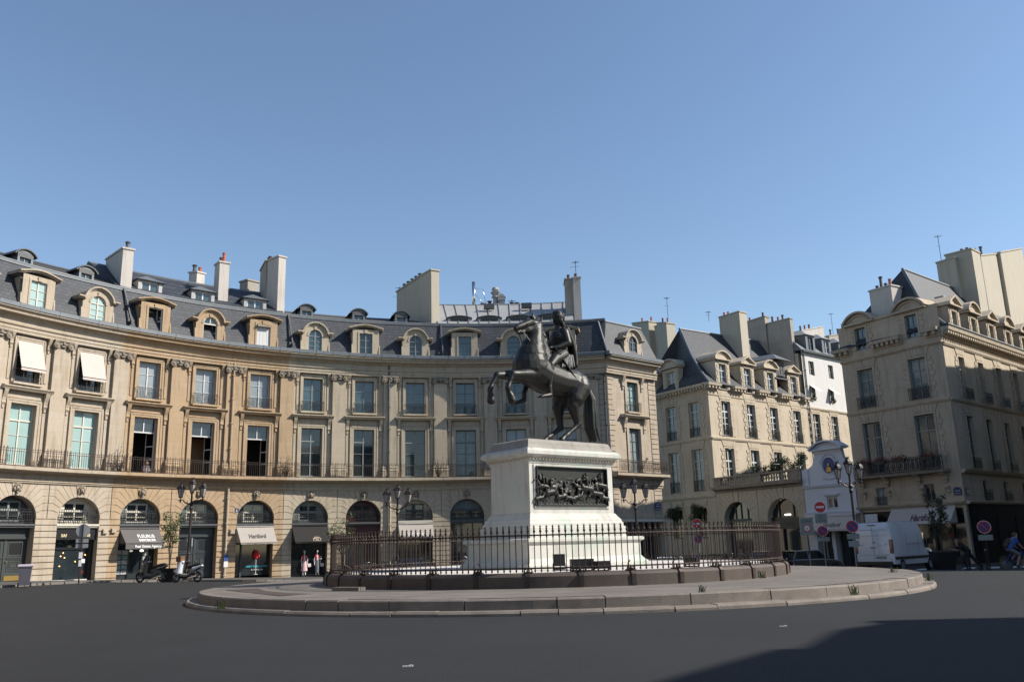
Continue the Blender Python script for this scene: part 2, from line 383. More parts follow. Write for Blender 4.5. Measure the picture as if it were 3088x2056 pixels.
for k in range(64):
    t0 = TH0 - 3.5 * DT + 14.0 * DT * k / 64 + .001; t1 = TH0 - 3.5 * DT + 14.0 * DT * (k + 1) / 64 - .001
    P = []
    for t in (t0, t1):
        for r in (kr(t) - .18, kr(t) + .1):
            x, y = FC[0] + r * sin(t), FC[1] + r * cos(t); g = ground(x, y); P += [mbk.V(x, y, g - .1), mbk.V(x, y, g + .114)]
    for q in ((0, 1, 5, 4), (1, 3, 7, 5), (2, 3, 7, 6), (0, 1, 3, 2), (4, 5, 7, 6)): mbk.P(*[P[i] for i in q])
mbk.build('pavement_kerb', 'sidewalk_kerb', kind='structure')
# ---------------- building pieces ----------------
def bars(mb, a0, a1, d, z0, z1, step=.13, t=.011, scroll=True):
    n = max(2, int(round((a1 - a0) / step)))
    for z in (z0 + .03, z1 - .14, z1): mb.box(a0, a1, d - t, d + t, z - t, z + t)
    for i in range(n + 1):
        a = a0 + (a1 - a0) * i / n; mb.box(a - t * .8, a + t * .8, d - t * .8, d + t * .8, z0, z1 if i % 6 else z1 + .08)
    if scroll:
        k = max(1, int((a1 - a0) / .52))
        for i in range(k):
            a = a0 + (a1 - a0) * (i + .5) / k; h = (z1 - z0)
            mb.tube([(a + .15 * cos(q * pi / 5), d, z0 + h * .42 + .19 * sin(q * pi / 5)) for q in range(10)], .014, 4, True)
            mb.tube([(a + .07 * cos(q * pi / 3), d, z0 + h * .42 + .09 * sin(q * pi / 3)) for q in range(6)], .013, 4, True)
def sideprof(mb, a, w, pts):
    """a console: (d,z) side profile of width w"""
    A = [mb.V(a - w / 2, d, z) for d, z in pts]; Bq = [mb.V(a + w / 2, d, z) for d, z in pts]; n = len(pts)
    for i in range(n): mb.P(A[i], A[(i + 1) % n], Bq[(i + 1) % n], Bq[i])
    mb.P(*A); mb.P(*Bq)
def console(mb, a, z0, z1, w=.24, p=.34, base=0.0):
    h = z1 - z0
    sideprof(mb, a, w, [(base, z1), (base + p, z1), (base + p * 1.05, z1 - .12 * h), (base + p * .85, z1 - .3 * h), (base + p * .5, z1 - .55 * h), (base + p * .42, z1 - .75 * h), (base + p * .5, z0 + .12 * h), (base + p * .25, z0), (base, z0)])
    mb.box(a - w * .6, a + w * .6, base, base + p * 1.12, z1 - .05, z1)
    mb.box(a - w * .3, a + w * .3, base, base + p * .35, z0 - .22 * h, z0)
def window(H, F, a, w, z0, z1, d, fm='paint_grey', gm='window_glass', rows=3, tr=None, arch=0, opened=0, cols=2, t=.045, name='window', dep=.07):
    """fr: half width w; tr: height of the transom; opened: the leaves under the transom stand inward"""
    fr = MB(F, F is facF); zt = z1
    fr.box(a - w, a - w + t * 1.3, d - dep, d, z0, z1 - arch); fr.box(a + w - t * 1.3, a + w, d - dep, d, z0, z1 - arch)
    if arch:
        fr.archband(a, w - t * 1.3, w, z1 - arch, d - dep, d); fr.box(a - w, a + w, d - dep, d + .005, z1 - arch - t * .6, z1 - arch + t * .6)
    else: fr.box(a - w + t * 1.3, a + w - t * 1.3, d - dep, d, z1 - t * 1.4, z1)
    top = tr or (z1 - arch)
    if not opened:
        fr.box(a - w + t * 1.3, a + w - t * 1.3, d - dep, d, z0, z0 + t * 1.8)
        for c in range(1, cols):
            x = a - w + 2 * w * c / cols; fr.box(x - t * .85, x + t * .85, d - dep, d + .006, z0, z1 - (.02 if arch else t))
        for r in range(1, rows):
            z = z0 + (top - z0) * r / rows; fr.box(a - w + t, a + w - t, d - dep * .7, d - .008, z - t * .35, z + t * .35)
    else:
        fr.box(a - t * .8, a + t * .8, d - dep, d, (tr or z1) + .002, z1 - t)
        for s in (-1, 1):
            L = w - t; ang = rad(82 if s < 0 else 70); x0 = a + s * (w - t); 
            for q0, q1, za, zb in ((0, .08, z0, top), (L - .08, L, z0, top)): 
                p = [(x0 - s * cos(ang) * q, d + .25 * (1 if opened > 1 else -1) * 0 - sin(ang) * q) for q in (q0, q1)]
                fr.quad((p[0][0], p[0][1], za), (p[1][0], p[1][1], za), (p[1][0], p[1][1], zb), (p[0][0], p[0][1], zb))
            for r in range(rows + 1):
                z = z0 + (top - z0) * r / rows; fr.quad((x0, d, z - .04), (x0 - s * cos(ang) * L, d - sin(ang) * L, z - .04), (x0 - s * cos(ang) * L, d - sin(ang) * L, z + .04), (x0, d, z + .04))
    if tr: fr.box(a - w + t, a + w - t, d - dep, d + .012, tr - t, tr + t)
    o = fr.build(name, fm, H)
    g = MB(F, F is facF); zb = (tr if opened and tr else z0 + .01)
    if arch: g.archsolid(a, w - .03, z1 - arch, zb, d - dep * .9, d - dep * .7)
    elif not opened or tr: g.box(a - w + .03, a + w - .03, d - dep * .9, d - dep * .7, zb, z1 - .03)
    if g.v: g.build('glass', gm, o)
    return o
def rail_part(H, F, a, w, d, z0, z1, name='window_railing', dep=.28):
    mb = MB(F, False); bars(mb, a - w, a + w, d + dep, z0, z1, .11, .012)
    for s in (-1, 1):
        for z in (z0 + .03, z1): mb.box(a + s * w - .012, a + s * w + .012, d, d + dep, z - .012, z + .012)
    return mb.build(name, 'iron', H, fix=False)
JOINTS = [(0, 2.053, 3.80), (15, 1.74, 4.30), (28, 1.74, 4.74), (40, 1.70, 5.18), (52, 1.56, 5.58)]
def rustic(mb, ac, half, r, cz, zb, zt, d, e=.06, rowh=.37, key=True):
    """grooved blocks on a pier and over an arch"""
    for s in (-1, 1):
        z = cz
        while z > zb + .05:
            z2 = max(zb, z - rowh); x0, x1 = sorted((ac + s * r, ac + s * half)); mb.box(x0 + (.0 if s > 0 else .0), x1, d, d + e, z2 + .03, z - .03); z = z2
        k = half / 2.053; J = [(t, ac + s * b_ * k, cz + (zz - 3.8) * (zt - cz) / 2.15) for t, b_, zz in JOINTS]
        for i in range(len(J)):
            t0, bx0, bz0 = J[i]
            if i + 1 < len(J):
                t1, bx1, bz1 = J[i + 1]; poly = [(ac + s * r * cos(rad(t0)), cz + r * sin(rad(t0)))]
                if i: poly += [(bx0, bz0)]
                poly += [(ac + s * half, bz0), (ac + s * half, bz1), (bx1, bz1)] + [(ac + s * r * cos(rad(t)), cz + r * sin(rad(t))) for t in (t1, (t0 + t1) / 2)]
                mb.block(poly, d, d + e)
        # top course and voussoirs
        t0, bx0, bz0 = J[-1]; vs = [t0, 62.5, 72, 81]; ztop = zt - .01; tops = [ac + s * half, ac + s * 1.32 * k, ac + s * .82 * k, ac + s * .36 * k]
        for i in range(3):
            p = [(ac + s * r * cos(rad(vs[i])), cz + r * sin(rad(vs[i])))]
            if i == 0: p += [(bx0, bz0), (ac + s * half, bz0)]
            p += [(tops[i], ztop), (tops[i + 1], ztop), (ac + s * r * cos(rad(vs[i + 1])), cz + r * sin(rad(vs[i + 1])))]
            mb.block(p, d, d + e)
    if key: mb.block([(ac - r * cos(rad(81)), cz + r * sin(rad(81))), (ac - .34, zt - .01), (ac + .34, zt - .01), (ac + r * cos(rad(81)), cz + r * sin(rad(81)))], d, d + e + .02)
def mascaron(H, F, a, z, d, k):
    mb = MB(F); rnd = random.Random(k)
    mb.sphere((a, d + .08, z), .155, 12, 9, (.86, 1.05, 1.3)); mb.sphere((a, d + .25, z - .02), .035, 6, 5, (1, 1, 1.7)); mb.sphere((a, d + .19, z - .1), .05, 6, 4, (1.2, .8, .5))
    for s in (-1, 1): mb.sphere((a + s * .06, d + .19, z + .04), .038, 6, 4, (1, .6, .6)); mb.sphere((a + s * .08, d + .18, z + .085), .03, 6, 4, (1.5, .7, .5))
    for i in range(16):
        t = pi * (-.12 + 1.24 * i / 15); mb.sphere((a + .19 * cos(t), d + .06 + .04 * rnd.random(), z + .02 + .25 * sin(t)), .05 + .03 * rnd.random(), 6, 4)
    if k % 2:
        for s in (-1, 1): mb.sphere((a + s * .17, d + .05, z - .14), .06, 6, 4, (.8, .8, 1.6))
    else: mb.sphere((a, d + .14, z - .22), .08, 6, 5, (1, .7, 1.2))
    mb.build('keystone_mask', 'stone_trim_dark', H, smooth=True, fix=False)
def pilaster(H, F, a, m, base=0.0, z0=6.9, z1=15.0, hw=.52):
    mb = MB(F, F is facF)
    mb.box(a - hw - .1, a + hw + .1, base, base + .36, z0, 7.35)
    mb.prof(a - hw - .08, a + hw + .08, [(base, 7.35), (base + .33, 7.35), (base + .35, 7.45), (base + .28, 7.55), (base + .31, 7.66), (base + .24, 7.8), (base, 7.8)])
    mb.box(a - hw, a + hw, base, base + .22, 7.8, z1 - .5)
    mb.build('pilaster', m, H)
    c = MB(F); d0 = base + .15
    c.box(a - hw - .05, a + hw + .05, base, base + .26, z1 - .53, z1 - .47); c.box(a - hw - .13, a + hw + .13, base, base + .42, z1 - .1, z1 - .002)
    c.box(a - hw + .05, a + hw - .05, base, base + .34, z1 - .3, z1 - .1)
    for s in (-1, 1):
        x = a + s * (hw - .06); R = .225
        for rr, dd in ((R, .38), (R * .62, .42), (R * .3, .46)):
            ring = [(x + rr * cos(2 * pi * i / 14), z1 - .33 + rr * sin(2 * pi * i / 14)) for i in range(14)]; c.prism(ring, d0, base + dd)
        c.tube([(x + s * .02 + (R - .02) * cos(2 * pi * i / 14), base + .40, z1 - .33 + (R - .02) * sin(2 * pi * i / 14)) for i in range(14)], .03, 5, True)
    c.sphere((a, base + .36, z1 - .22), .11, 8, 6, (1.1, .8, 1)); c.sphere((a, base + .33, z1 - .40), .08, 8, 6, (2.2, .7, .8))
    c.build('capital', 'stone_trim_dark', H)
def upper_window_trim(mb, a, z0=6.95):
    # first floor surround, consoles, ledge
    for s in (-1, 1):
        x0, x1 = sorted((a + s * .82, a + s * 1.12)); mb.box(x0, x1, 0, .09, z0, 10.68); x0, x1 = sorted((a + s * 1.0, a + s * 1.12)); mb.box(x0, x1, .09, .12, z0, 10.82)
        x0, x1 = sorted((a + s * 1.24, a + s * 1.42)); mb.box(x0, x1, 0, .05, 7.3, 10.25)
        console(mb, a + s * 1.33, 10.5, 11.44, .24, .32)
    mb.box(a - 1.12, a + 1.12, 0, .09, 10.68, 10.94); mb.box(a - 1.0, a + 1.0, .09, .12, 10.82, 10.94)
    mb.box(a - 1.12, a + 1.12, 0, .04, 11.0, 11.38)
    mb.prof(a - 1.62, a + 1.62, [(0, 11.44), (.36, 11.44), (.42, 11.52), (.50, 11.6), (.50, 11.67), (0, 11.72)])
    # second floor sill, surround, consoles
    mb.box(a - .98, a + .98, 0, .34, 11.82, 11.95)
    for s in (-1, 1):
        x0, x1 = sorted((a + s * .77, a + s * 1.0)); mb.box(x0, x1, 0, .09, 11.95, 14.57); x0, x1 = sorted((a + s * .9, a + s * 1.0)); mb.box(x0, x1, .09, .12, 11.95, 14.7)
        x0, x1 = sorted((a + s * 1.12, a + s * 1.28)); mb.box(x0, x1, 0, .05, 12.1, 14.0)
        console(mb, a + s * 1.22, 14.2, 14.98, .2, .28)
    mb.box(a - 1.0, a + 1.0, 0, .09, 14.57, 14.84); mb.box(a - .9, a + .9, .09, .12, 14.7, 14.84)
ENT = [(0, 14.94), (.30, 14.95), (.30, 15.14), (.34, 15.14), (.34, 15.34), (.42, 15.38), (.44, 15.47), (.30, 15.5), (.30, 15.82), (.36, 15.84), (.44, 15.93), (.46, 16.0), (.78, 16.02), (.80, 16.14), (.90, 16.22), (.97, 16.27), (.97, 16.31), (0, 16.4)]
GUT = [(.2, 16.32), (.96, 16.32), (1.01, 16.37), (1.01, 16.6), (.96, 16.64), (.2, 16.7)]
STR = [(.15, 5.92), (.30, 5.92), (.30, 5.98), (.36, 6.02), (.36, 6.08), (.20, 6.10), (.20, 6.44), (.34, 6.46), (.5, 6.54), (.90, 6.58), (.96, 6.62), (.96, 6.82), (0, 6.84), (0, 6.0)]
def dormer(H, F, a, kind, state, m, z0=16.6, front=.34, hw=1.08, sc=1.0):
    """stone dormer: kind 'arch' or 'flat'"""
    D = sub('dormer', H); w = .53
    mb = MB(F)
    if kind == 'arch':
        for s in (-1, 1): x0, x1 = sorted((a + s * w, a + s * hw)); mb.box(x0, x1, front - .3, front, z0, 17.95)
        mb.archband(a, w, 1.0, 17.9, front - .3, front, 0, 180, 12)
        mb.archband(a, w, w + .13, 17.9, front, front + .04); mb.box(a - .1, a + .1, front, front + .09, 18.42, 18.66)
        mb.archband(a, 1.0, 1.1, 17.95, -1.0, front + .22, 8, 172, 12); mb.archband(a, .9, 1.0, 17.95, -.8, front + .1, 8, 172, 12)
        for s in (-1, 1):
            x0, x1 = sorted((a + s * .93, a + s * 1.45)); mb.box(x0, x1, -.9, front + .22, 18.16, 18.25); mb.box(x0 + .04, x1 - .04, -.9, front + .1, 18.06, 18.16)
        pts = [(a + .95 * cos(rad(t)), 17.95 + .95 * sin(rad(t))) for t in range(10, 171, 16)]
    else:
        mb.wall(a - hw, a + hw, z0, 18.75, front, [(a - w, a + w, z0 + .08, 18.42)], .3)
        for s in (-1, 1): x0, x1 = sorted((a + s * w, a + s * (w + .13))); mb.box(x0, x1, front, front + .04, z0, 18.42)
        mb.box(a - w - .13, a + w + .13, front, front + .04, 18.42, 18.55); mb.box(a - .12, a + .12, front, front + .09, 18.44, 18.7)
        n = 10; top = []; bot = []
        for i in range(n + 1):
            x = -1.42 + 2.84 * i / n; zz = 18.72 + .36 * (cos(x / 1.42 * 1.45) if abs(x) < 1.3 else cos(1.3 / 1.42 * 1.45)); top.append((a + x, zz + .09)); bot.append((a + x, zz))
        for i in range(n):
            mb.prism([bot[i], bot[i + 1], top[i + 1], top[i]], -1.0, front + .22); mb.prism([(bot[i][0], bot[i][1] - .1), (bot[i + 1][0], bot[i + 1][1] - .1), bot[i + 1], bot[i]], -.9, front + .1)
    for s in (-1, 1):
        x0, x1 = sorted((a + s * (hw - .14), a + s * hw)); mb.box(x0, x1, -1.0, front - .302, z0, 18.1 if kind == 'arch' else 18.6)
        sideprof(mb, a + s * (hw + .03), .1, [(0.1, z0), (front + .08, z0), (front + .05, z0 + .4), (front + .0, z0 + .9), (.1, z0 + .9)])
    mb.build('surround', m, D)
    r = MB(F)
    if kind == 'arch': r.archsolid(a, 1.0, 17.93, 17.9, -1.6, front - .72, 12); r.archband(a, .6, .98, 17.92, front - .72, front - .31, 0, 180, 10)
    else: r.prism([(a - 1.3, 18.6), (a - 1.3, 18.8), (a - .6, 19.05), (a, 19.12), (a + .6, 19.05), (a + 1.3, 18.8), (a + 1.3, 18.6)], -1.6, front - .31)
    r.build('dormer_roof', 'lead_dark', D)
    dd = front - .07; z1 = 18.43; ar = .53 if kind == 'arch' else 0
    fm, gm, op = state
    bk = MB(F); bk.box(a - w - .02, a + w + .02, dd - .55, dd - .5, z0, z1); bk.build('dark_backing', 'interior_dark', D)  # dark sheet, painted shade behind the dormer opening
    if op == 1: window(D, F, a, w, z0 + .1, z1, dd, fm, gm, 2, 17.9 if ar else None, ar, opened=1)
    elif op == 2:   # closed white shutters with a small rolled blind
        s = MB(F); s.box(a - w, a + w, dd - .06, dd, z0 + .1, z1)
        for i in (-1, 0, 1): s.box(a + i * .27 - .01, a + i * .27 + .01, dd, dd + .012, z0 + .1, z1)
        s.build('shutter', 'paint_white', D); b = MB(F); b.box(a - w, a + w, dd + .05, dd + .28, 18.2, 18.36); b.build('rolled_blind', 'stone_trim_dark', D)
    else: window(D, F, a, w, z0 + .1, z1, dd, fm, gm, 3, None, ar)
    return D
def zincdormer(H, F, a, kind, z=20.0, d=-1.75):
    D = sub('roof_dormer', H); mb = MB(F)
    if kind == 'round':
        mb.box(a - .5, a - .36, d - 1.6, d, z - .25, z + .85); mb.box(a + .36, a + .5, d - 1.6, d, z - .25, z + .85); mb.box(a - .5, a + .5, d - .3, d, z - .25, z + .08); mb.box(a - .36, a + .36, d - .3, d, z + .8, z + .95)
        mb.build('cheeks', 'zinc', D); r = MB(F)
        r.archband(a, .78, .86, z + .25, d - 2.4, d + .12, 28, 152, 8); r.archsolid(a, .5, z + .55, z + .5, d - 2.2, d, 8)
        r.build('dormer_roof', 'lead_dark', D); window(D, F, a, .36, z + .08, z + .82, d - .12, 'paint_grey', 'window_sky_tint', 2, t=.035)
    elif kind == 'pitched':
        mb.box(a - .85, a - .6, d - 1.6, d, z - .3, z + .95); mb.box(a + .6, a + .85, d - 1.6, d, z - .3, z + .95); mb.box(a - .6, a + .6, d - .3, d, z - .3, z + .05); mb.box(a - .6, a + .6, d - .3, d, z + .93, z + 1.0)
        mb.build('cheeks', 'zinc_light', D); r = MB(F)
        e = [r.V(a - 1.05, d + .2, z + .98), r.V(a + 1.05, d + .2, z + .98), r.V(a + 1.05, d - 2.6, z + 1.0), r.V(a - 1.05, d - 2.6, z + 1.0), r.V(a, d - .7, z + 1.55), r.V(a, d - 2.8, z + 1.55)]
        r.P(e[0], e[1], e[4]); r.P(e[1], e[2], e[5], e[4]); r.P(e[3], e[0], e[4], e[5]); r.P(e[0], e[1], e[2], e[3]); r.build('dormer_roof', 'zinc', D)
        window(D, F, a, .6, z + .05, z + .93, d - .1, 'paint_white', 'window_sky_tint', 1, t=.06)
    else:   # low wide lucarne in the zinc roof
        mb.box(a - .95, a - .7, d - 1.4, d, z - .2, z + .55); mb.box(a + .7, a + .95, d - 1.4, d, z - .2, z + .55); mb.box(a - .7, a + .7, d - .3, d, z - .2, z + .02)
        mb.build('cheeks', 'zinc_light', D); r = MB(F)
        n = 8
        for i in range(n):
            x0, x1 = -1.05 + 2.1 * i / n, -1.05 + 2.1 * (i + 1) / n; h = lambda x: z + .55 + .2 * (1 - (x / 1.05) ** 2)
            r.prism([(a + x0, h(x0)), (a + x1, h(x1)), (a + x1, h(x1) + .07), (a + x0, h(x0) + .07)], d - 2.0, d + .12); r.prism([(a + x0, z + .5), (a + x1, z + .5), (a + x1, h(x1)), (a + x0, h(x0))], d - 1.4, d)
        r.build('dormer_roof', 'lead_dark', D); window(D, F, a, .7, z + .02, z + .5, d - .12, 'paint_teal', 'window_glass', 1, t=.04)
def chimney(H, F, p1, p2, w, z0, z1, z2=None, m='chimney_white', pots=(), steps=0):
    """slab between two (a,d) points, w thick; pots = [(along 0..1, height, material)]"""
    z2 = z2 or z1; (ax, ad), (bx, bd) = p1, p2; L = hypot(bx - ax, bd - ad); ux, ud = (bx - ax) / L, (bd - ad) / L; nx, nd = -ud, ux
    G = lambda s, t, z: F(ax + ux * s + nx * t, ad + ud * s + nd * t, z)
    mb = MB(G)
    def slab(s0, s1, t0, t1, za0, za1, zb0, zb1):
        q = [mb.V(s0, t0, za0), mb.V(s1, t0, zb0), mb.V(s1, t1, zb0), mb.V(s0, t1, za0), mb.V(s0, t0, za1), mb.V(s1, t0, zb1), mb.V(s1, t1, zb1), mb.V(s0, t1, za1)]
        for f in ((0, 1, 5, 4), (1, 2, 6, 5), (2, 3, 7, 6), (3, 0, 4, 7), (4, 5, 6, 7), (0, 1, 2, 3)): mb.P(*[q[i] for i in f])
    slab(0, L, -w / 2, w / 2, z0, z1, z0, z2); slab(-.07, L + .07, -w / 2 - .07, w / 2 + .07, z1 - .06, z1 + .07, z2 - .06, z2 + .07)
    if steps:
        for i in range(steps): s_ = L * (i + 1) / (steps + 1); slab(s_ - .25, s_ + .25, -w / 2 - .06, w / 2 + .06, z0, z1 - .35, z0, z1 - .35)
    C = mb.build('chimney', m, H)
    for t, h, pm in pots:
        z = z1 + (z2 - z1) * t + .06; pm_ = MB(G); pm_.lathe([(.13, 0), (.15, .06), (.12, .1), (.11, h), (.14, h + .02), (.14, h + .07), (.09, h + .07)], (L * t, 0, z), 10)
        if pm == 'lead_dark': pm_.lathe([(.02, h + .15), (.2, h + .14), (.05, h + .24)], (L * t, 0, z), 8)
        pm_.build('chimney_pot', pm, C, smooth=False)
    return C
def antenna(H, F, a, d, z, h=1.6):
    mb = MB(F); mb.tube([(a, d, z), (a, d, z + h)], .025, 5)
    for k in range(5): mb.tube([(a - .35 + .05 * k, d + .1 * k - .2, z + h - .1 - .02 * k), (a + .35 - .05 * k, d + .1 * k - .2, z + h - .1 - .02 * k)], .012, 4)
    mb.tube([(a, d - .35, z + h - .12), (a, d + .4, z + h - .15)], .015, 4); mb.tube([(a - .5, d, z + h * .55), (a + .3, d, z + h * .6)], .012, 4)
    mb.build('antenna', 'iron', H, fix=False)
def downpipe(H, F, a, d, z0, z1, m, r=.07):
    mb = MB(F); mb.tube([(a, d, z0), (a, d, z1)], r, 8)
    for i in range(int((z1 - z0) / 1.8) + 1): mb.box(a - r - .03, a + r + .03, d - .08, d + r + .02, z0 + .1 + i * 1.8, z0 + .17 + i * 1.8)
    mb.build('downpipe', m, H)
def awning(H, F, a0, a1, zt, zb, d, out, m, drop=.2, stretch=.0):
    mb = MB(F); n = 10
    def P(x, t): return (x, d + out * t, zt + (zb - zt) * t)
    for i in range(n):
        x0 = a0 + (a1 - a0) * i / n; x1 = a0 + (a1 - a0) * (i + 1) / n
        mb.quad(P(x0, 0), P(x1, 0), P(x1, 1), P(x0, 1))
        if drop: mb.quad((x0, d + out, zb), (x1, d + out, zb), (x1, d + out + .01, zb - drop + .02 * (i % 2)), (x0, d + out + .01, zb - drop + .02 * ((i + 1) % 2)))
    for x in (a0, a1): mb.quad((x, d, zt), (x, d + out, zb), (x, d, zb))
    mb.tube([(a0, d + out, zb), (a1, d + out, zb)], .025, 5); mb.tube([(a0, d + .04, zt), (a1, d + .04, zt)], .05, 5)
    for x in (a0 + .1, a1 - .1): mb.tube([(x, d, zb - .1), (x, d + out, zb)], .018, 4)
    return mb.build('awning', m, H, fix=False)
def arcade_window(H, F, a, style, d=-.42, r=1.36, cz=3.8):
    """what stands in the round arch above the shop: flat panel, window, railing"""
    fm, gm, pm = style; p = MB(F, F is facF)
    w = .72 if style[0] != 'paint_teal' else 1.2; z0, z1 = 3.62, 4.98 if w < 1 else 4.6
    n = 14; pts = [(a + r * cos(pi - pi * i / n), cz + r * sin(pi - pi * i / n)) for i in range(n + 1)]
    # panel with hole: strips left/right/top
    wt = cz + sqrt(max(0, r * r - w * w)); z1 = min(z1, wt - .08)
    L = [q for q in pts if q[0] <= a - w - .001]; Rr = [q for q in pts if q[0] >= a + w + .001]
    p.prism([(a - r, 3.5)] + L + [(a - w, wt), (a - w, 3.5)], d - .06, d); p.prism([(a + w, 3.5), (a + w, wt)] + Rr + [(a + r, 3.5)], d - .06, d)
    mid = [q for q in pts if a - w < q[0] < a + w]; p.prism([(a - w, z1), (a - w, wt)] + mid + [(a + w, wt), (a + w, z1)], d - .06, d); p.box(a - w, a + w, d - .06, d, 3.5, z0)
    p.build('arch_infill', pm, H)
    window(H, F, a, w, z0, z1, d - .02, fm, gm, 2, 4.32, t=.07)
    rl = MB(F); bars(rl, a - r + .02, a + r - .02, .05, 3.56, 4.38, .15, .014); bars(rl, a - r + .1, a + r - .1, .05, 3.7, 4.2, .3, .012); rl.build('entresol_railing', 'iron', H, fix=False)
    s = MB(F, F is facF); s.box(a - r - .02, a + r + .02, -.45, .22, 3.38, 3.5); s.box(a - r, a + r, -.45, .14, 3.28, 3.38); s.build('transom', 'lead_dark' if pm != 'paint_cream' else 'paint_cream', H)
# ---------------- the curved range of houses round the square ----------------
WINST = {  # bay: (first floor, second floor, dormer) -> frame, glass, opened
 -2: (('paint_cream', 'shutter_glass', 0), ('paint_cream', 'curtain_glass', 0), ('paint_cream', 'shutter_glass', 0)),
 -1: (('paint_cream', 'shutter_glass', 0), ('paint_cream', 'curtain_glass', 0), ('paint_cream', 'shutter_glass', 0)),
 0: (('paint_cream', 'shutter_glass', 0), ('paint_cream', 'window_glass', 0), ('paint_cream', 'shutter_glass', 0)),
 1: (('paint_cream', 'shutter_glass', 0), ('paint_cream', 'window_glass', 0), ('paint_cream', 'shutter_glass', 0)),
 2: (('paint_white', 'window_glass', 1), ('paint_white', 'curtain_glass', 0), ('paint_white', 'window_glass', 1)),
 3: (('paint_white', 'window_glass', 1), ('paint_white', 'curtain_glass', 0), ('paint_cream', 'window_sky_tint', 1)),
 4: (('paint_white', 'window_glass', 1), ('paint_white', 'curtain_glass', 0), ('paint_white', 'window_glass', 2)),
 5: (('paint_grey', 'window_glass', 0), ('paint_grey', 'window_sky_tint', 0), ('paint_grey', 'window_sky_tint', 0)),
 6: (('paint_grey', 'window_glass', 0), ('paint_grey', 'window_sky_tint', 0), ('paint_grey', 'window_glass', 0)),
 7: (('paint_grey', 'window_glass', 0), ('paint_grey', 'window_sky_tint', 0), ('paint_grey', 'window_glass', 0)),
 8: (('paint_teal', 'curtain_dark', 0), ('paint_teal', 'window_sky_tint', 0), ('paint_teal', 'window_sky_tint', 0)),
 9: (('paint_teal', 'curtain_glass', 0), ('paint_teal', 'window_sky_tint', 0), ('paint_teal', 'window_sky_tint', 0)),
 10: (('paint_teal', 'curtain_glass', 0), ('paint_teal', 'window_sky_tint', 0), ('paint_teal', 'window_sky_tint', 0))}
HOUSES = [
 (-2.5, 1.5, 'stone_cream', 'cream stone curved house with pale shuttered windows and white blinds, at the left end', 21.9, 'slate_brown'),
 (1.5, 4.5, 'stone_ochre', 'ochre stone curved house with three open white windows above the grey estate agent awning', 22.85, 'slate'),
 (4.5, 7.5, 'stone_grey', 'grey beige curved house with the black awning and the red shop front', 21.45, 'slate_brown'),
 (7.5, 10.85, 'stone_dull', 'curved corner house with the light zinc roof behind the rider statue', 22.95, 'zinc_light')]
HS = {}
def fpos(a, d, z): return Vector(facF(a, d, z))
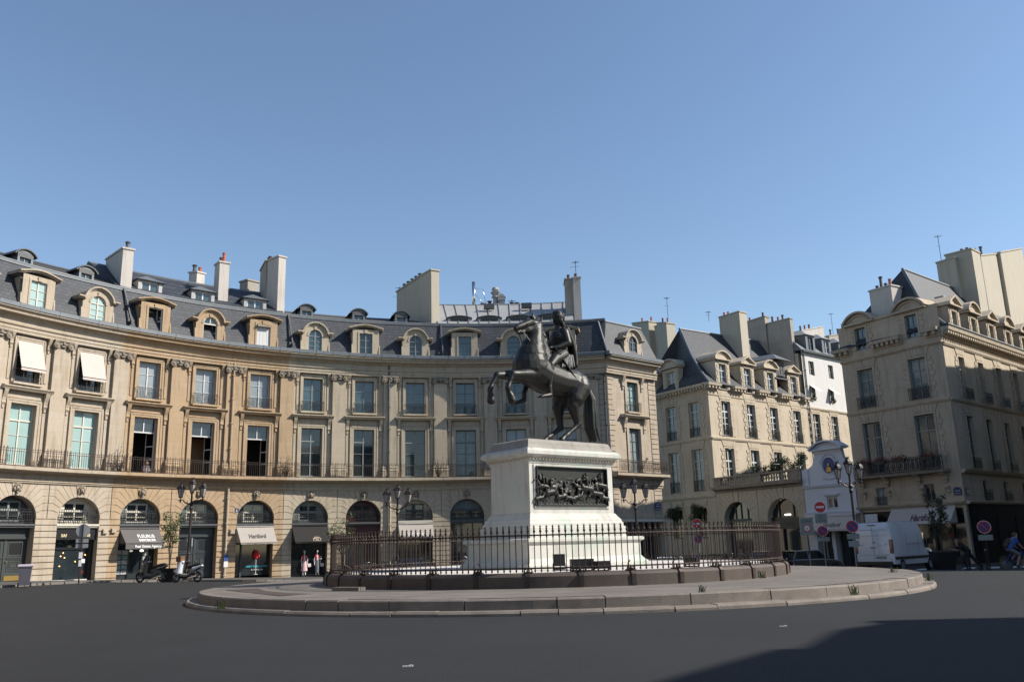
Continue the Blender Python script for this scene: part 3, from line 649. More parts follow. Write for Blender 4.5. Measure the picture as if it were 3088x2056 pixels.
for b0, b1, sm, lab, zr, um in HOUSES:
    H = thing('curved_house', lab, 'building', facF((b0 + b1) / 2 * B, 0, 0), group='houses of the curved range'); HS[b0] = H
    a0, a1 = b0 * B, b1 * B; wl = MB(facF, True); tr = MB(facF, True)
    k0, k1 = int(math.ceil(b0)), int(math.floor(b1)); last = b1 > 10
    holes = []
    for k in range(k0, k1 + 1):
        a = k * B
        if last and k == 10: half = B / 2
        wl.arch(a, B / 2, 1.36, 3.8, -1.8, 5.97, .15, .6); rustic(wl, a, B / 2, 1.36, 3.8, -1.5 if k > 3 else -.4, 5.97, .15)
        holes += [(a - .82, a + .82, 6.92, 10.68), (a - .77, a + .77, 11.95, 14.57)]
        upper_window_trim(tr, a)
    if last:
        wl.wall(10.5 * B, a1, -1.8, 5.97, .15)
        z = 5.9
        while z > -1.4: wl.box(10.5 * B, a1, .15, .195, z - .35, z - .03); z -= .38
        z = 14.9
        while z > 7: wl.box(10.83 * B - .75, a1, 0, .06, z - .39, z - .03); z -= .42
    wl.wall(a0, a1, 5.9, 15.05, 0, holes, .34)
    wl.build('wall', sm, H); tr.build('window_surrounds', sm, H)
    e = MB(facF, True); e.prof(a0, a1, ENT); e.build('cornice', sm, H)
    g = MB(facF, True); g.prof(a0, a1, GUT)
    for i in range(int((a1 - a0) / 1.35)): x = a0 + 1.35 * (i + .5); g.box(x - .02, x + .02, .94, 1.03, 16.33, 16.66)
    g.build('gutter', 'zinc', H)
    st = MB(facF, True); st.prof(a0, a1, STR); st.build('string_course', sm, H)
    # roof
    r = MB(facF, True); r.prof(a0, a1, [(.6, 16.6), (.26, 16.7), (-.02, 17.4), (-1.15, 19.78), (-3, 19.78), (-3, 16.9)]); r.build('mansard_roof', 'slate', H)
    m2 = MB(facF, True); m2.tube([(a0 + (a1 - a0) * i / 24, -1.1, 19.84) for i in range(25)], .09, 8); m2.box(a0, a1, -1.2, -1.03, 19.66, 19.8); m2.build('roof_moulding', 'zinc', H)
    ua1 = min(a1, 10.2 * B); u = MB(facF, True); u.prof(a0, ua1, [(-1.15, 19.88), (-6, zr), (-6.15, zr), (-11, 19.4), (-11, 19), (-1.15, 19)])
    if um == 'zinc_light':
        n = int((ua1 - a0) / .85)
        for i in range(1, n):
            x = a0 + (ua1 - a0) * i / n; v = [u.V(x + s * .02, d, z) for s in (-1, 1) for d, z in ((-1.2, 19.93), (-5.9, zr - .01), (-5.9, zr + .07), (-1.2, 20.0))]
            u.P(0 + v[0], v[1], v[2], v[3]); u.P(v[4], v[5], v[6], v[7]); u.P(v[2], v[3], v[7], v[6])
    u.build('upper_roof', um, H)
    rd = MB(facF, True); rd.prof(a0, ua1, [(-5.8, zr - .12), (-6, zr + .05), (-6.3, zr + .02), (-6.3, zr - .1)]); rd.build('ridge', 'zinc', H)
    if last: fl_ = MB(facF, True); fl_.prof(ua1, a1, [(-1.15, 19.86), (-5, 20.1), (-11, 19.6), (-11, 19), (-1.15, 19)]); fl_.build('low_zinc_roof', 'zinc', H)
    bd = MB(facF, True); bd.box(a0 + .05, a1 - .05, -11, -2.6, -2, 19.2); bd.build('rear_wall', 'render_cream', H)
    fl = MB(facF, True)
    for z in (-1.3, 3.3, 5.98, 11.2, 15.2): fl.box(a0 + .05, a1 - .05, -2.6, -.5, z, z + .1)
    fl.build('floors', 'interior_wood', H); bk = MB(facF, True); bk.box(a0 + .05, a1 - .05, -2.58, -2.5, -2, 16.5); bk.build('dark_backings', 'interior_dark', H)  # rear sheet painted dark to give shade behind open windows
    for k in range(k0, k1 + 1):
        a = k * B; s1, s2, s3 = WINST[k]
        w1 = window(H, facF, a, .82, 6.98, 10.68, -.26, s1[0], s1[1], 3, 9.68, 0, s1[2])
        w2 = window(H, facF, a, .77, 12.0, 14.57, -.26, s2[0], s2[1], 3, None)
        rail_part(H, facF, a, .86, .02, 11.97, 12.72)
        dormer(H, facF, a, 'arch' if k % 2 else 'flat', s3, sm)
        if k not in (0,): mascaron(H, facF, a, 5.55, .2, k)
        else: mascaron(H, facF, a, 5.55, .2, k)
        if s1[2]:
            cu = MB(facF); 
            if k == 3: cu.box(a - .3, a + .8, -1.9, -1.85, 6.95, 9.7); cu.build('interior_panel', 'interior_wood', H)
    # balcony railing along the first floor
    bl = MB(facF, True)
    for k in range(k0, k1 + 1):
        a = k * B; x1 = a + B / 2 if not (last and k == 10) else a1
        bars(bl, a - B / 2, a - .95, .88, 6.84, 7.84, .14, .012); bars(bl, a - .95, a + .95, .88, 6.84, 7.84, .145, .012, False); bars(bl, a + .95, x1, .88, 6.84, 7.84, .14, .012)
        for s in (-1, 1):
            for q in range(4): bl.box(a + s * (B / 2 - .15 - q * .2) - .012, a + s * (B / 2 - .15 - q * .2) + .012, .86, .9, 6.84, 7.97)
    bl.build('balcony_railing', 'iron_rust', H, fix=False)
    for k in range(int(math.floor(b0)), int(math.ceil(b1)) + 1):
        c = k + .5
        if b0 < c <= b1 + .001 and not (last and c > 10.4): pilaster(H, facF, c * B - (.001 if c == b1 else 0), sm)
    if last: pilaster(H, facF, 10.55 * B, sm)
# ground floor fittings bay by bay
def shopback(H, a, m, zb, zt=3.3, d=-.5, r=1.36):
    mb = MB(facF); mb.box(a - r, a + r, d - .06, d, zb, zt); return mb.build('shop_front', m, H)
def carriage_door(H, a, m, zb):
    D = sub('door', H); mb = MB(facF); d = -.42
    mb.box(a - 1.36, a + 1.36, d - .08, d, zb, 3.3); mb.build('door_leaves', m, D)
    t = MB(facF); t.box(a - 1.36, a + 1.36, d, d + .1, 2.75, 3.28); t.box(a - 1.3, a + 1.3, d, d + .16, 2.62, 2.75)
    for s in (-1, 1):
        x0, x1 = sorted((a + s * .08, a + s * 1.2)); t.box(x0, x1, d, d + .03, zb, zb + .35)
        for (za, zb_, i_) in ((1.62, 2.45, 0), (.35 + zb + .2, 1.45, 1)):
            for q, w in ((0, .05), (.12, .04), (.22, .03)):
                if q and not i_: continue
                X0, X1, Z0, Z1 = x0 + .12 + q, x1 - .12 - q, za + q, zb_ - q
                t.box(X0, X1, d, d + .05, Z0, Z0 + w); t.box(X0, X1, d, d + .05, Z1 - w, Z1); t.box(X0, X0 + w, d, d + .05, Z0 + w, Z1 - w); t.box(X1 - w, X1, d, d + .05, Z0 + w, Z1 - w)
        t.box(x0, x1, d, d + .07, 1.5, 1.57)
    t.box(a - .06, a + .06, d, d + .07, zb, 2.62); t.build('door_panels', m, D)
    for s in (-1, 1): g = MB(facF); x0, x1 = sorted((a + s * .28, a + s * 1.0)); g.box(x0, x1, d + .001, d + .03, 1.72, 2.36); g.build('door_grille', 'shop_black', D)
    k = MB(facF); k.sphere((a + .14, d + .1, zb + 1.1), .05, 8, 6); k.lathe([(.05, 0), (.05, .02)], (a + .14, d + .02, zb + 1.1)); k.build('door_knob', 'brass', D)
    return D
H1, H2, H3, H4 = HS[-2.5], HS[1.5], HS[4.5], HS[7.5]
ARC = {-2: ('paint_grey', 'window_glass', 'paint_grey'), -1: ('paint_grey', 'window_glass', 'paint_grey'), 0: ('paint_grey', 'window_glass', 'shop_grey'), 1: ('paint_cream', 'window_glass', 'paint_cream'), 2: ('paint_cream', 'window_glass', 'paint_teal'),
 3: ('paint_cream', 'window_glass', 'paint_teal'), 4: ('paint_cream', 'window_glass', 'shop_grey'), 5: ('paint_grey', 'window_glass', 'paint_grey'), 6: ('shop_red', 'window_glass', 'shop_red'), 7: ('shop_grey', 'window_glass', 'paint_cream'),
 8: ('paint_teal', 'window_glass', 'paint_teal'), 9: ('paint_teal', 'window_glass', 'paint_teal'), 10: ('paint_teal', 'window_glass', 'paint_teal')}
def HOF(k): return H1 if k <= 1 else H2 if k <= 4 else H3 if k <= 7 else H4
for k in range(-2, 11): arcade_window(HOF(k), facF, k * B, ARC[k])
for k in (-2, -1): shopback(H1, k * B, 'shop_black', .2)
D0 = carriage_door(H1, 0, 'door_green', .2); kp = MB(facF); kp.box(.1, 1.2, -.36, -.35, .22, .5); kp.build('kick_plate', 'brass', D0)
carriage_door(H2, 3 * B, 'door_blue', -.12)
# bay 1 homeware shop
a = B; shopback(H1, a, 'window_glass', .15)
f = MB(facF); f.box(a - 1.36, a + 1.36, -.48, .01, 2.55, 3.28); f.box(a - 1.36, a - 1.26, -.5, -.3, .1, 2.55); f.box(a + 1.1, a + 1.36, -.5, -.3, .1, 2.55); f.box(a - 1.26, a + 1.1, -.5, -.42, 1.95, 2.0); f.build('shop_fascia', 'shop_black', H1)
text(facF, 'MAISON', a, 3.0, .02, .25, 'gold', H1, 'shop_lettering', .006); text(facF, 'SARAH LAVOINE', a, 2.72, .02, .25, 'gold', H1, 'shop_lettering', .006)
text(facF, 'N°6', a - .1, 2.12, -.43, .13, 'gold', H1, 'shop_lettering')
s_ = MB(facF); s_.box(a - 1.3, a + .95, -.5, .02, .02, .12); s_.build('doorstep', 'marble', H1)
for i, (x, z) in enumerate(((-.45, 1.75), (-.6, 1.55), (-.35, 1.45), (.35, 1.2), (-.62, .95), (.95, 1.6))):
    q = MB(facF); q.sphere((a + x, -.43, z), .035, 6, 5); q.build('shop_lamp', 'lamp_warm', H1)
n_ = MB(facF); n_.box(a + .7, a + .98, -.44, -.43, 1.1, 1.35); n_.build('notice', 'white', H1)
# bay 2 estate agent
a = 2 * B; shopback(H2, a, 'window_glass', 0.0); f = MB(facF); f.box(a - 1.36, a + 1.36, -.5, -.3, 2.6, 3.28); f.box(a - .38, a - .3, -.5, -.38, -.1, 2.6); f.box(a + .5, a + .58, -.5, -.38, -.1, 2.6); f.build('shop_frame', 'shop_black', H2)
AW = awning(H2, facF, a - 1.3, a + 1.34, 3.22, 2.25, .1, 1.0, 'awning_grey', .38)
G2 = lambda x, d, z: facF(a0_ + x, .1 + 1.0 * (1 - z) + d * .7 + .02, 2.25 + .97 * z + d * .7)
a0_ = a
text(G2, 'FLEURUS', .25, .36, .0, .30, 'white', AW, 'awning_lettering', .008); text(G2, 'IMMOBILIER', .25, .12, .0, .22, 'white', AW, 'awning_lettering', .008)
text(lambda x, d, z: facF(a0_ + x, 1.13 + d, z), 'Real Estate Agency', .25, 1.97, .0, .24, 'white', AW, 'awning_lettering', .008)
q = MB(facF); q.sphere((a + .2, .3, 1.78), .06, 8, 6, (2, 1, 1)); q.build('shop_lamp', 'lamp_lit', H2)
for i in range(5):
    for j in range(2): 
        q = MB(facF); x = a - 1.24 + j * .46; z = .28 + i * .32; q.box(x, x + .42, -.43, -.42, z, z + .27); q.build('window_poster', 'poster_a' if i % 2 else 'poster_b', H2)
    q = MB(facF); q.box(a + .62, a + .98, -.43, -.42, .5 + i * .32, .77 + i * .32); q.build('window_poster', 'poster_b', H2)
# bay 4 clothes shop with beige awning
def letter_awning(H, k, m, words, lm, zb=2.15, out=1.05, drop=.12, sz=.3, dx=0, wz=.22, a=None, sh=0):
    a_ = k * B; AW = awning(H, facF, a_ - 1.36, a_ + 1.36, 3.3, zb, .15, out, m, drop)
    Gq = lambda x, d, z: facF(a_ + x, .15 + out * (1 - z) + d * .75 + .02, zb + (3.3 - zb) * z + d * .7)
    for (w_, z_, s_, x_) in words: text(Gq, w_, x_, z_, 0, s_, lm, AW, 'awning_lettering', .006, shear=sh)
    return AW
shopback(H2, 4 * B, 'window_glass', -.15); f = MB(facF); a = 4 * B
f.box(a - .82, a - .72, -.5, -.38, -.3, 3.3); f.box(a - 1.36, a - 1.3, -.5, -.38, -.3, 3.3); f.box(a + 1.3, a + 1.36, -.5, -.38, -.3, 3.3); f.build('shop_frame', 'shop_grey', H2)
letter_awning(H2, 4, 'awning_beige', [('Hartford', .27, .36, 0)], 'awning_grey')
text(facF, 'HARTFORD ENFANT', a + .42, .42, -.42, .17, 'cyan', H2, 'window_lettering', .004); text(facF, 'du 4 au 16 ans', a + .45, .2, -.42, .15, 'white', H2, 'window_lettering', .004)
# bay 5 black shop
shopback(H3, 5 * B, 'window_glass', -.7); f = MB(facF); a = 5 * B; f.box(a - .42, a - .34, -.5, -.38, -.45, 3.3); f.box(a - 1.36, a - 1.28, -.5, -.3, -.5, 3.3); f.box(a + 1.24, a + 1.36, -.5, -.3, -.5, 3.3); f.build('shop_frame', 'shop_black', H3)
letter_awning(H3, 5, 'awning_black', [('ITALY', .05, .25, .35), ('GRAN', .21, .14, .35)], 'stone_trim', 2.1, 1.1, .1)
# bay 6 red shop, bay 7 pale awning, bay 8.. glazed
shopback(H3, 6 * B, 'shop_red', -.9); f = MB(facF); a = 6 * B
f.box(a - 1.36, a + 1.36, -.48, -.2, 2.6, 3.28)
for x in (-1.3, -.5, .45, 1.25): f.box(a + x - .05, a + x + .05, -.5, -.42, -.9, 2.6)
f.build('shop_fascia', 'shop_red', H3)
q = MB(facF); q.tube([(a - .7 + .17 * cos(i * pi / 6), -.19, 2.94 + .17 * sin(i * pi / 6)) for i in range(12)], .02, 4, True); q.build('shop_emblem', 'gold', H3)
for x in (-.9, 0, .85):
    q = MB(facF); q.box(a + x - .3, a + x + .3, -.42, -.41, .2, 2.4); q.build('shop_pane', 'window_glass', H3)
shopback(H3, 7 * B, 'window_glass', -1); letter_awning(H3, 7, 'awning_beige', [('VICTOIRE', .05, .34, 0)], 'white', 2.3, 1.0, .1)
f = MB(facF); a = 7 * B; f.box(a - 1.38, a + 1.38, -.1, .2, 3.28, 3.56); f.build('shop_fascia', 'paint_cream', H3)
for k in (8, 9, 10):
    a = k * B; shopback(H4, a, 'window_glass', -1.4); f = MB(facF)
    for x in (-1.3, -.45, .45, 1.3): f.box(a + x - .04, a + x + .04, -.5, -.4, -1.4, 3.3)
    f.build('shop_frame', 'door_blue', H4)
# second floor sun blinds on the cream house
for k in (0, 1):
    a = k * B; Bz = sub('window_blind', H1); m_ = MB(facF); n = 12
    for i in range(n):
        t0, t1 = i / n, (i + 1) / n; bow = lambda t: .12 * sin(pi * t) * 0
        m_.quad((a - .8, .06 + .62 * t0, 14.55 - 1.75 * t0), (a + .8, .06 + .62 * t0, 14.55 - 1.75 * t0), (a + .8, .06 + .62 * t1, 14.55 - 1.75 * t1), (a - .8, .06 + .62 * t1, 14.55 - 1.75 * t1))
    m_.quad((a - .8, .68, 12.8), (a + .8, .68, 12.8), (a + .8, .69, 12.62), (a - .8, .69, 12.62)); m_.build('canvas', 'blind_white', Bz, fix=False)
    t_ = MB(facF); t_.tube([(a - .82, .68, 12.8), (a + .82, .68, 12.8)], .025, 5); t_.tube([(a - .8, .05, 12.6), (a - .8, .68, 12.8)], .015, 4); t_.tube([(a + .8, .05, 12.6), (a + .8, .68, 12.8)], .015, 4); t_.build('blind_arms', 'iron', Bz)
# pipes, plates, small wall fittings
downpipe(H1, facF, 1.62 * B, -.4, 17.3, 19.6, 'zinc', .05) if 0 else None
for Hq, bq in ((H2, 1.58), (H3, 4.56), (H4, 7.55)):   # zinc strips dividing the roofs
    q = MB(facF); q.box(bq * B - .04, bq * B + .04, -.2, .5, 16.95, 17.2); v = [q.V(bq * B + s * .05, d, z) for s in (-1, 1) for d, z in ((.42, 17.0), (-1.05, 19.7), (-1.0, 19.85), (.5, 17.1))]; q.P(*v[:4]); q.P(*v[4:]); q.P(v[2], v[3], v[7], v[6]); q.build('roof_flashing', 'lead_dark', Hq)
downpipe(H2, facF, 3.48 * B + .02, .30, 6.95, 15.9, 'stone_ochre', .08); downpipe(H2, facF, 3.48 * B, .33, -.2, 6.0, 'stone_cream', .08)
downpipe(H3, facF, 6.47 * B, .33, 6.95, 16.3, 'lead_dark', .08); downpipe(H3, facF, 6.5 * B, .34, -.5, 6.0, 'stone_trim', .09)
downpipe(H4, facF, 10.8 * B, .12, 6.95, 16.4, 'lead_dark', .07)
q = MB(facF); q.box(3.55 * B, 3.55 * B + .3, .36, .39, 4.35, 4.62) if 0 else q.box(3.62 * B, 3.62 * B + .3, .2, .215, 4.3, 4.58); NP = q.build('number_plate', 'navy', H2); text(facF, '6', 3.62 * B + .15, 4.35, .216, .26, 'white', NP, 'number')
q = MB(facF); q.box(3.5 * B - .2, 3.5 * B + .1, .42, .44, .95, 1.35); q.build('notice', 'cloth_blue', H2); q = MB(facF); q.box(3.5 * B - .2, 3.5 * B + .1, .42, .44, .5, .9); q.build('notice', 'white', H2)
for Hq, x, z in ((H1, 1.43, 2.9), (H2, 1.57, 2.95), (H2, 3.59, 2.8)):
    q = MB(facF); q.box(x * B - .15, x * B + .15, .15, .36, z, z + .28); q.box(x * B - .1, x * B + .1, .36, .37, z + .04, z + .24); q.build('alarm_box', 'stone_trim', Hq)
# chimneys: (house, front bay, front e, back bay, back e, width, z0, z front, z back, material, pots)
def P_(bay, e): return (bay * B, -e)
CH = [(H1, 1.66, 1.5, 1.85, 6.0, .72, 19, 22.95, 23.35, 'chimney_white', [(.08, .35, 'lead_dark')]),
 (H2, 3.20, 6.4, 3.36, 6.8, .7, 22, 23.85, 23.95, 'chimney_white', [(.15, .4, 'lead_dark'), (.85, .4, 'terracotta')]),
 (H2, 3.44, 2.4, 3.44, 3.5, .72, 19.5, 23.8, 23.8, 'chimney_white', [(.2, .7, 'terracotta'), (.8, .5, 'terracotta_dark')]),
 (H3, 4.46, 1.8, 4.36, 3.4, .62, 19.6, 24.85, 24.85, 'chimney_white', []),
 (H3, 4.36, 3.4, 4.44, 6.3, .8, 19.6, 24.9, 24.9, 'chimney_grey', [(.25, .5, 'terracotta_dark'), (.5, .6, 'terracotta_dark'), (.9, .5, 'terracotta_dark')]),
 (H3, 4.30, 7.6, 4.22, 8.6, .9, 20, 24.3, 24.3, 'chimney_grey', []),
 (H4, 7.46, 1.8, 7.26, 4.0, .72, 19.6, 24.86, 24.86, 'render_cream', []),
 (H4, 7.26, 4.0, 6.95, 8.0, .72, 19.6, 24.8, 24.6, 'render_cream', [(.12, .35, 'lead_dark'), (.3, .35, 'lead_dark'), (.48, .35, 'lead_dark'), (.66, .35, 'lead_dark'), (.84, .35, 'lead_dark')]),
 (H4, 10.30, 2.4, 10.24, 4.0, .6, 19.6, 24.1, 24.1, 'chimney_white', [(.5, .45, 'terracotta_dark')]),
 (H4, 10.14, 2.7, 10.1, 4.4, .6, 19.6, 24.1, 24.1, 'chimney_grey', [(.4, .45, 'terracotta_dark')])]
for h, b0, e0, b1_, e1, w_, z0, z1, z2, m_, pots in CH: chimney(h, facF, P_(b0, e0), P_(b1_, e1), w_, z0, z1, z2, m_, pots)
antenna(H4, facF, 10.28 * B, -3.2, 24.6, 1.3); antenna(H4, facF, 6.93 * B, -8.2, 23.0, 2.2); antenna(H4, facF, 9.0 * B, -7, 22.8, .9)
for x, kd in ((.05, 'round'), (1.03, 'round'), (-1, 'round'), (2.1, 'pitched'), (3.03, 'pitched'), (3.98, 'pitched'), (4.95, 'round'), (5.95, 'round'), (6.78, 'round'), (7.93, 'low'), (8.53, 'low'), (9.12, 'low'), (9.72, 'low')):
    zincdormer(HOF(round(x)) if kd != 'low' else H4, facF, x * B, kd, 19.98, -1.75)
# metal flue, cowl and skylights on the zinc roof
q = MB(facF); q.tube([(8.28 * B, -6.5, 22.6), (8.28 * B, -6.5, 25.3)], .13, 10); q.tube([(8.28 * B, -6.5, 24.3), (8.5 * B, -6.5, 22.9)], .02, 4); q.tube([(8.28 * B, -6.5, 24.7), (8.46 * B, -6.5, 24.6), (8.52 * B, -6.5, 22.9)], .02, 4); q.build('metal_flue', 'chrome', H4, smooth=True)
q = MB(facF); c_ = 8.72 * B
q.box(c_ - .35, c_ + .55, -7.2, -6.3, 22.8, 23.15); q.lathe([(.2, 23.1), (.2, 23.8), (.32, 23.85), (.32, 23.95), (.2, 24.0), (.42, 24.35), (.15, 24.35), (.3, 24.6), (.25, 24.8), (.05, 24.85)], (c_ - .1, -6.8, 0), 8)
q.box(c_ + .1, c_ + .6, -7.1, -6.4, 23.2, 23.45); q.box(c_ + .06, c_ + .64, -7.14, -6.36, 23.5, 23.75); q.prism([(c_ + .02, 23.8), (c_ + .68, 23.8), (c_ + .45, 24.1), (c_ + .25, 24.1)], -7.1, -6.4); q.build('roof_vent', 'zinc_light', H4)
for x in (8.55, 9.28):
    q = MB(facF); q.box(x * B - .42, x * B + .42, -4.4, -4.0, 22.05, 22.5); q.build('skylight', 'lead_dark', H4)
for bq, h in ((8.45, .25), (8.58, .45), (9.0, .3), (9.1, .25)):
    q = MB(facF); q.lathe([(.12, 22.8), (.12, 22.9 + h), (.2, 22.95 + h), (.2, 23.02 + h), (.05, 23.06 + h)], (bq * B, -6.6, 0), 8); q.build('chimney_pot', 'terracotta_dark' if bq == 8.58 else 'lead_dark', H4)
# ---------------- pavilion side of the corner house, along the side street ----------------
PC0 = facF(10.85 * B, 0, 0); SF = lineF((PC0[0], PC0[1]), 46.0); LS = 6.1
w = MB(SF); wc = 3.05
w.wall(0, LS, -2, 5.97, .0, [(.55, LS - .6, -2, 2.95)], .5); w.wall(0, LS, 5.97, 15.05, 0, [(wc - .72, wc + .72, 6.92, 10.6), (wc - .68, wc + .68, 12.0, 14.5)], .3)
z = 14.9
while z > 7.0:
    w.box(.02, .78 if int(z * 10) % 2 else .6, 0, .05, z - .39, z - .03); w.box(LS - .95, LS - .02, 0, .05, z - .39, z - .03); z -= .42
z = 5.9
while z > 3.2: w.box(.02, .75, 0, .05, z - .33, z - .03); w.box(LS - 1.0, LS - .02, 0, .05, z - .33, z - .03); z -= .37
w.box(1.0, LS - 1.2, 0, .03, 3.35, 5.7)
w.build('wall', 'stone_cream', H4); t = MB(SF)
for zc0, zc1, zz0, zz1, hwid in ((10.5, 11.4, 6.95, 10.6, .72), (14.0, 14.9, 11.95, 14.5, .68)):
    for s in (-1, 1):
        x0, x1 = sorted((wc + s * hwid, wc + s * (hwid + .28))); t.box(x0, x1, 0, .09, zz0, zz1); console(t, wc + s * (hwid + .5), zc0, zc1, .26, .32)
    t.box(wc - hwid - .28, wc + hwid + .28, 0, .09, zz1, zz1 + .25)
t.prof(wc - 1.6, wc + 1.6, [(0, 11.44), (.36, 11.44), (.5, 11.6), (.5, 11.67), (0, 11.72)]); t.box(wc - .9, wc + .9, 0, .3, 11.84, 11.97)
t.build('window_surrounds', 'stone_cream', H4)
window(H4, SF, wc, .72, 6.98, 10.6, -.22, 'paint_teal', 'curtain_glass', 3, 9.6); window(H4, SF, wc, .68, 12.02, 14.5, -.22, 'paint_teal', 'shutter_glass', 4)
rail_part(H4, SF, wc, .8, 0, 11.99, 12.75)
e = MB(SF); e.prof(-.3, LS + .0, ENT); e.build('cornice', 'stone_cream', H4); g = MB(SF); g.prof(-.6, LS + .2, GUT); g.build('gutter', 'zinc', H4)
st = MB(SF); st.prof(-.3, LS + .1, [(0, 5.92), (.2, 5.96), (.2, 6.44), (.5, 6.54), (.9, 6.58), (.96, 6.62), (.96, 6.82), (0, 6.84)]); st.box(0, LS + .1, 0, .12, 5.78, 5.9); st.build('string_course', 'stone_cream', H4)
bl = MB(SF); bars(bl, .0, LS + .1, .88, 6.84, 7.87, .14, .014); bars(bl, .3, LS - .2, .87, 7.05, 7.7, .28, .014); bl.build('balcony_railing', 'iron_rust', H4, fix=False)
q = MB(SF); q.box(.4, LS - .35, -.2, 1.3, 2.98, 3.08); q.box(.3, LS - .2, 0, .2, 3.1, 3.22); q.build('canopy', 'paint_cream', H4)
q = MB(SF); q.box(.5, LS - .5, -.5, -.4, -2, 2.98); q.build('shop_front', 'window_glass', H4)
q = MB(SF); 
for x in (.6, 1.8, 3.1, 4.3, LS - .65): q.box(x - .05, x + .05, -.4, -.3, -2, 2.98)
q.build('shop_frame', 'shop_black', H4)
dormer(H4, SF, wc + .1, 'arch', ('paint_teal', 'window_glass', 0), 'stone_cream')
ap = Vector(facF(10.2 * B, -3.2, 19.9)); P2 = lambda a, d, z: SF(a, d, z); r = MB(lambda a, d, z: (a, d, z))
p0 = Vector(SF(-.3, .5, 16.66)); p1 = Vector(SF(LS, .5, 16.66)); p2 = Vector(SF(LS, -1.15, 19.8)); p3 = Vector(SF(.55, -1.15, 19.8)); p4 = Vector(SF(LS, -4, 19.9)); 
def tri(mb, *ps): mb.P(*[mb.V(*p) for p in ps])
tri(r, p0, p1, p2, p3); tri(r, p3, p2, p4, ap); tri(r, p0, p3, ap, Vector(facF(10.85 * B, .3, 16.95))); tri(r, p1, p2, p4, Vector(SF(LS, -4, 15))); r.build('mansard_roof', 'slate', H4, fix=False)
q = MB(lambda a, d, z: (a, d, z)); q.tube([p0, p3, ap], .09, 6); q.tube([p3, p2], .12, 6); q.tube([Vector(facF(9.9 * B, -1.1, 19.86)), p3], .12, 6); q.build('roof_moulding', 'zinc', H4)
q = MB(SF); q.box(0.3, LS - .02, -7, -.6, -2, 16.7); q.build('rear_wall', 'render_cream', H4)
SP = sub('street_sign', H4); q = MB(SF); q.box(5.0, 5.75, .06, .09, 3.95, 4.4); q.build('plate', 'navy', SP); q = MB(SF); q.prism([(5.0 + .375 + .375 * cos(i * pi / 8), 4.4 + .22 * sin(i * pi / 8)) for i in range(9)], .06, .09); q.build('plate_crest', 'navy', SP)
text(SF, 'PLACE', 5.375, 4.22, .092, .17, 'white', SP); text(SF, 'DES VICTOIRES', 5.375, 4.02, .092, .11, 'white', SP); text(SF, '2e Arrt', 5.375, 4.44, .092, .1, 'white', SP)
# ---------------- the buildings on the right ----------------
PB = (15.6, 53.78); LF = lineF(PB, 146.0); RF = lineF(PB, 47.5)
def townwin(tr, a, w, z0, z1, vous=.62, side=True, e=.05):
    for s in (-1, 1):
        x0, x1 = sorted((a + s * w, a + s * (w + .16))); tr.box(x0, x1, 0, e + .02, z0, z1)
        if side:
            z = z0; i = 0
            while z < z1 - .1:
                q = min(z1, z + .4); L = .26 if i % 2 else .42; x0, x1 = sorted((a + s * (w + .18), a + s * (w + .18 + L))); tr.box(x0, x1, 0, e, z + .02, q - .02); z = q; i += 1
    tr.box(a - w - .16, a + w + .16, 0, e + .02, z1, z1 + .14)
    if vous:
        n = 7; zz = z1 + .17
        for i in range(n):
            t0, t1 = -1 + 2 * i / n, -1 + 2 * (i + 1) / n; tr.block([(a + (w + .16) * t0, zz), (a + (w + .42) * t0, zz + vous), (a + (w + .42) * t1, zz + vous), (a + (w + .16) * t1, zz)], 0, e, .02)
def band(mb, a0, a1, z, h=.2, p=.14, d=0): mb.prof(a0, a1, [(d, z), (d + p * .5, z), (d + p, z + h * .6), (d + p, z + h), (d, z + h * 1.1)])
def rowblocks(mb, a0, a1, z0, z1, h=.42, e=.05, d=0, skip=()):
    z = z0
    while z < z1 - .05:
        q = min(z1, z + h); xs = [(a0, a1)]
        for s0, s1, sz0, sz1 in skip:
            if z < sz1 - .02 and q > sz0 + .02: xs = [p for x0, x1 in xs for p in ((x0, min(x1, s0)), (max(x0, s1), x1)) if p[1] - p[0] > .05]
        for x0, x1 in xs: mb.box(x0, x1, d, d + e, z + .022, q - .022)
        z = q
def dentils(mb, a0, a1, z, d=0):
    mb.prof(a0, a1, [(d, z), (d + .12, z), (d + .12, z + .1), (d + .2, z + .34), (d + .55, z + .38), (d + .6, z + .62), (d, z + .66)])
    n = int((a1 - a0) / .42)
    for i in range(n): x = a0 + (a1 - a0) * (i + .5) / n; mb.box(x - .1, x + .1, d + .13, d + .48, z + .12, z + .36)
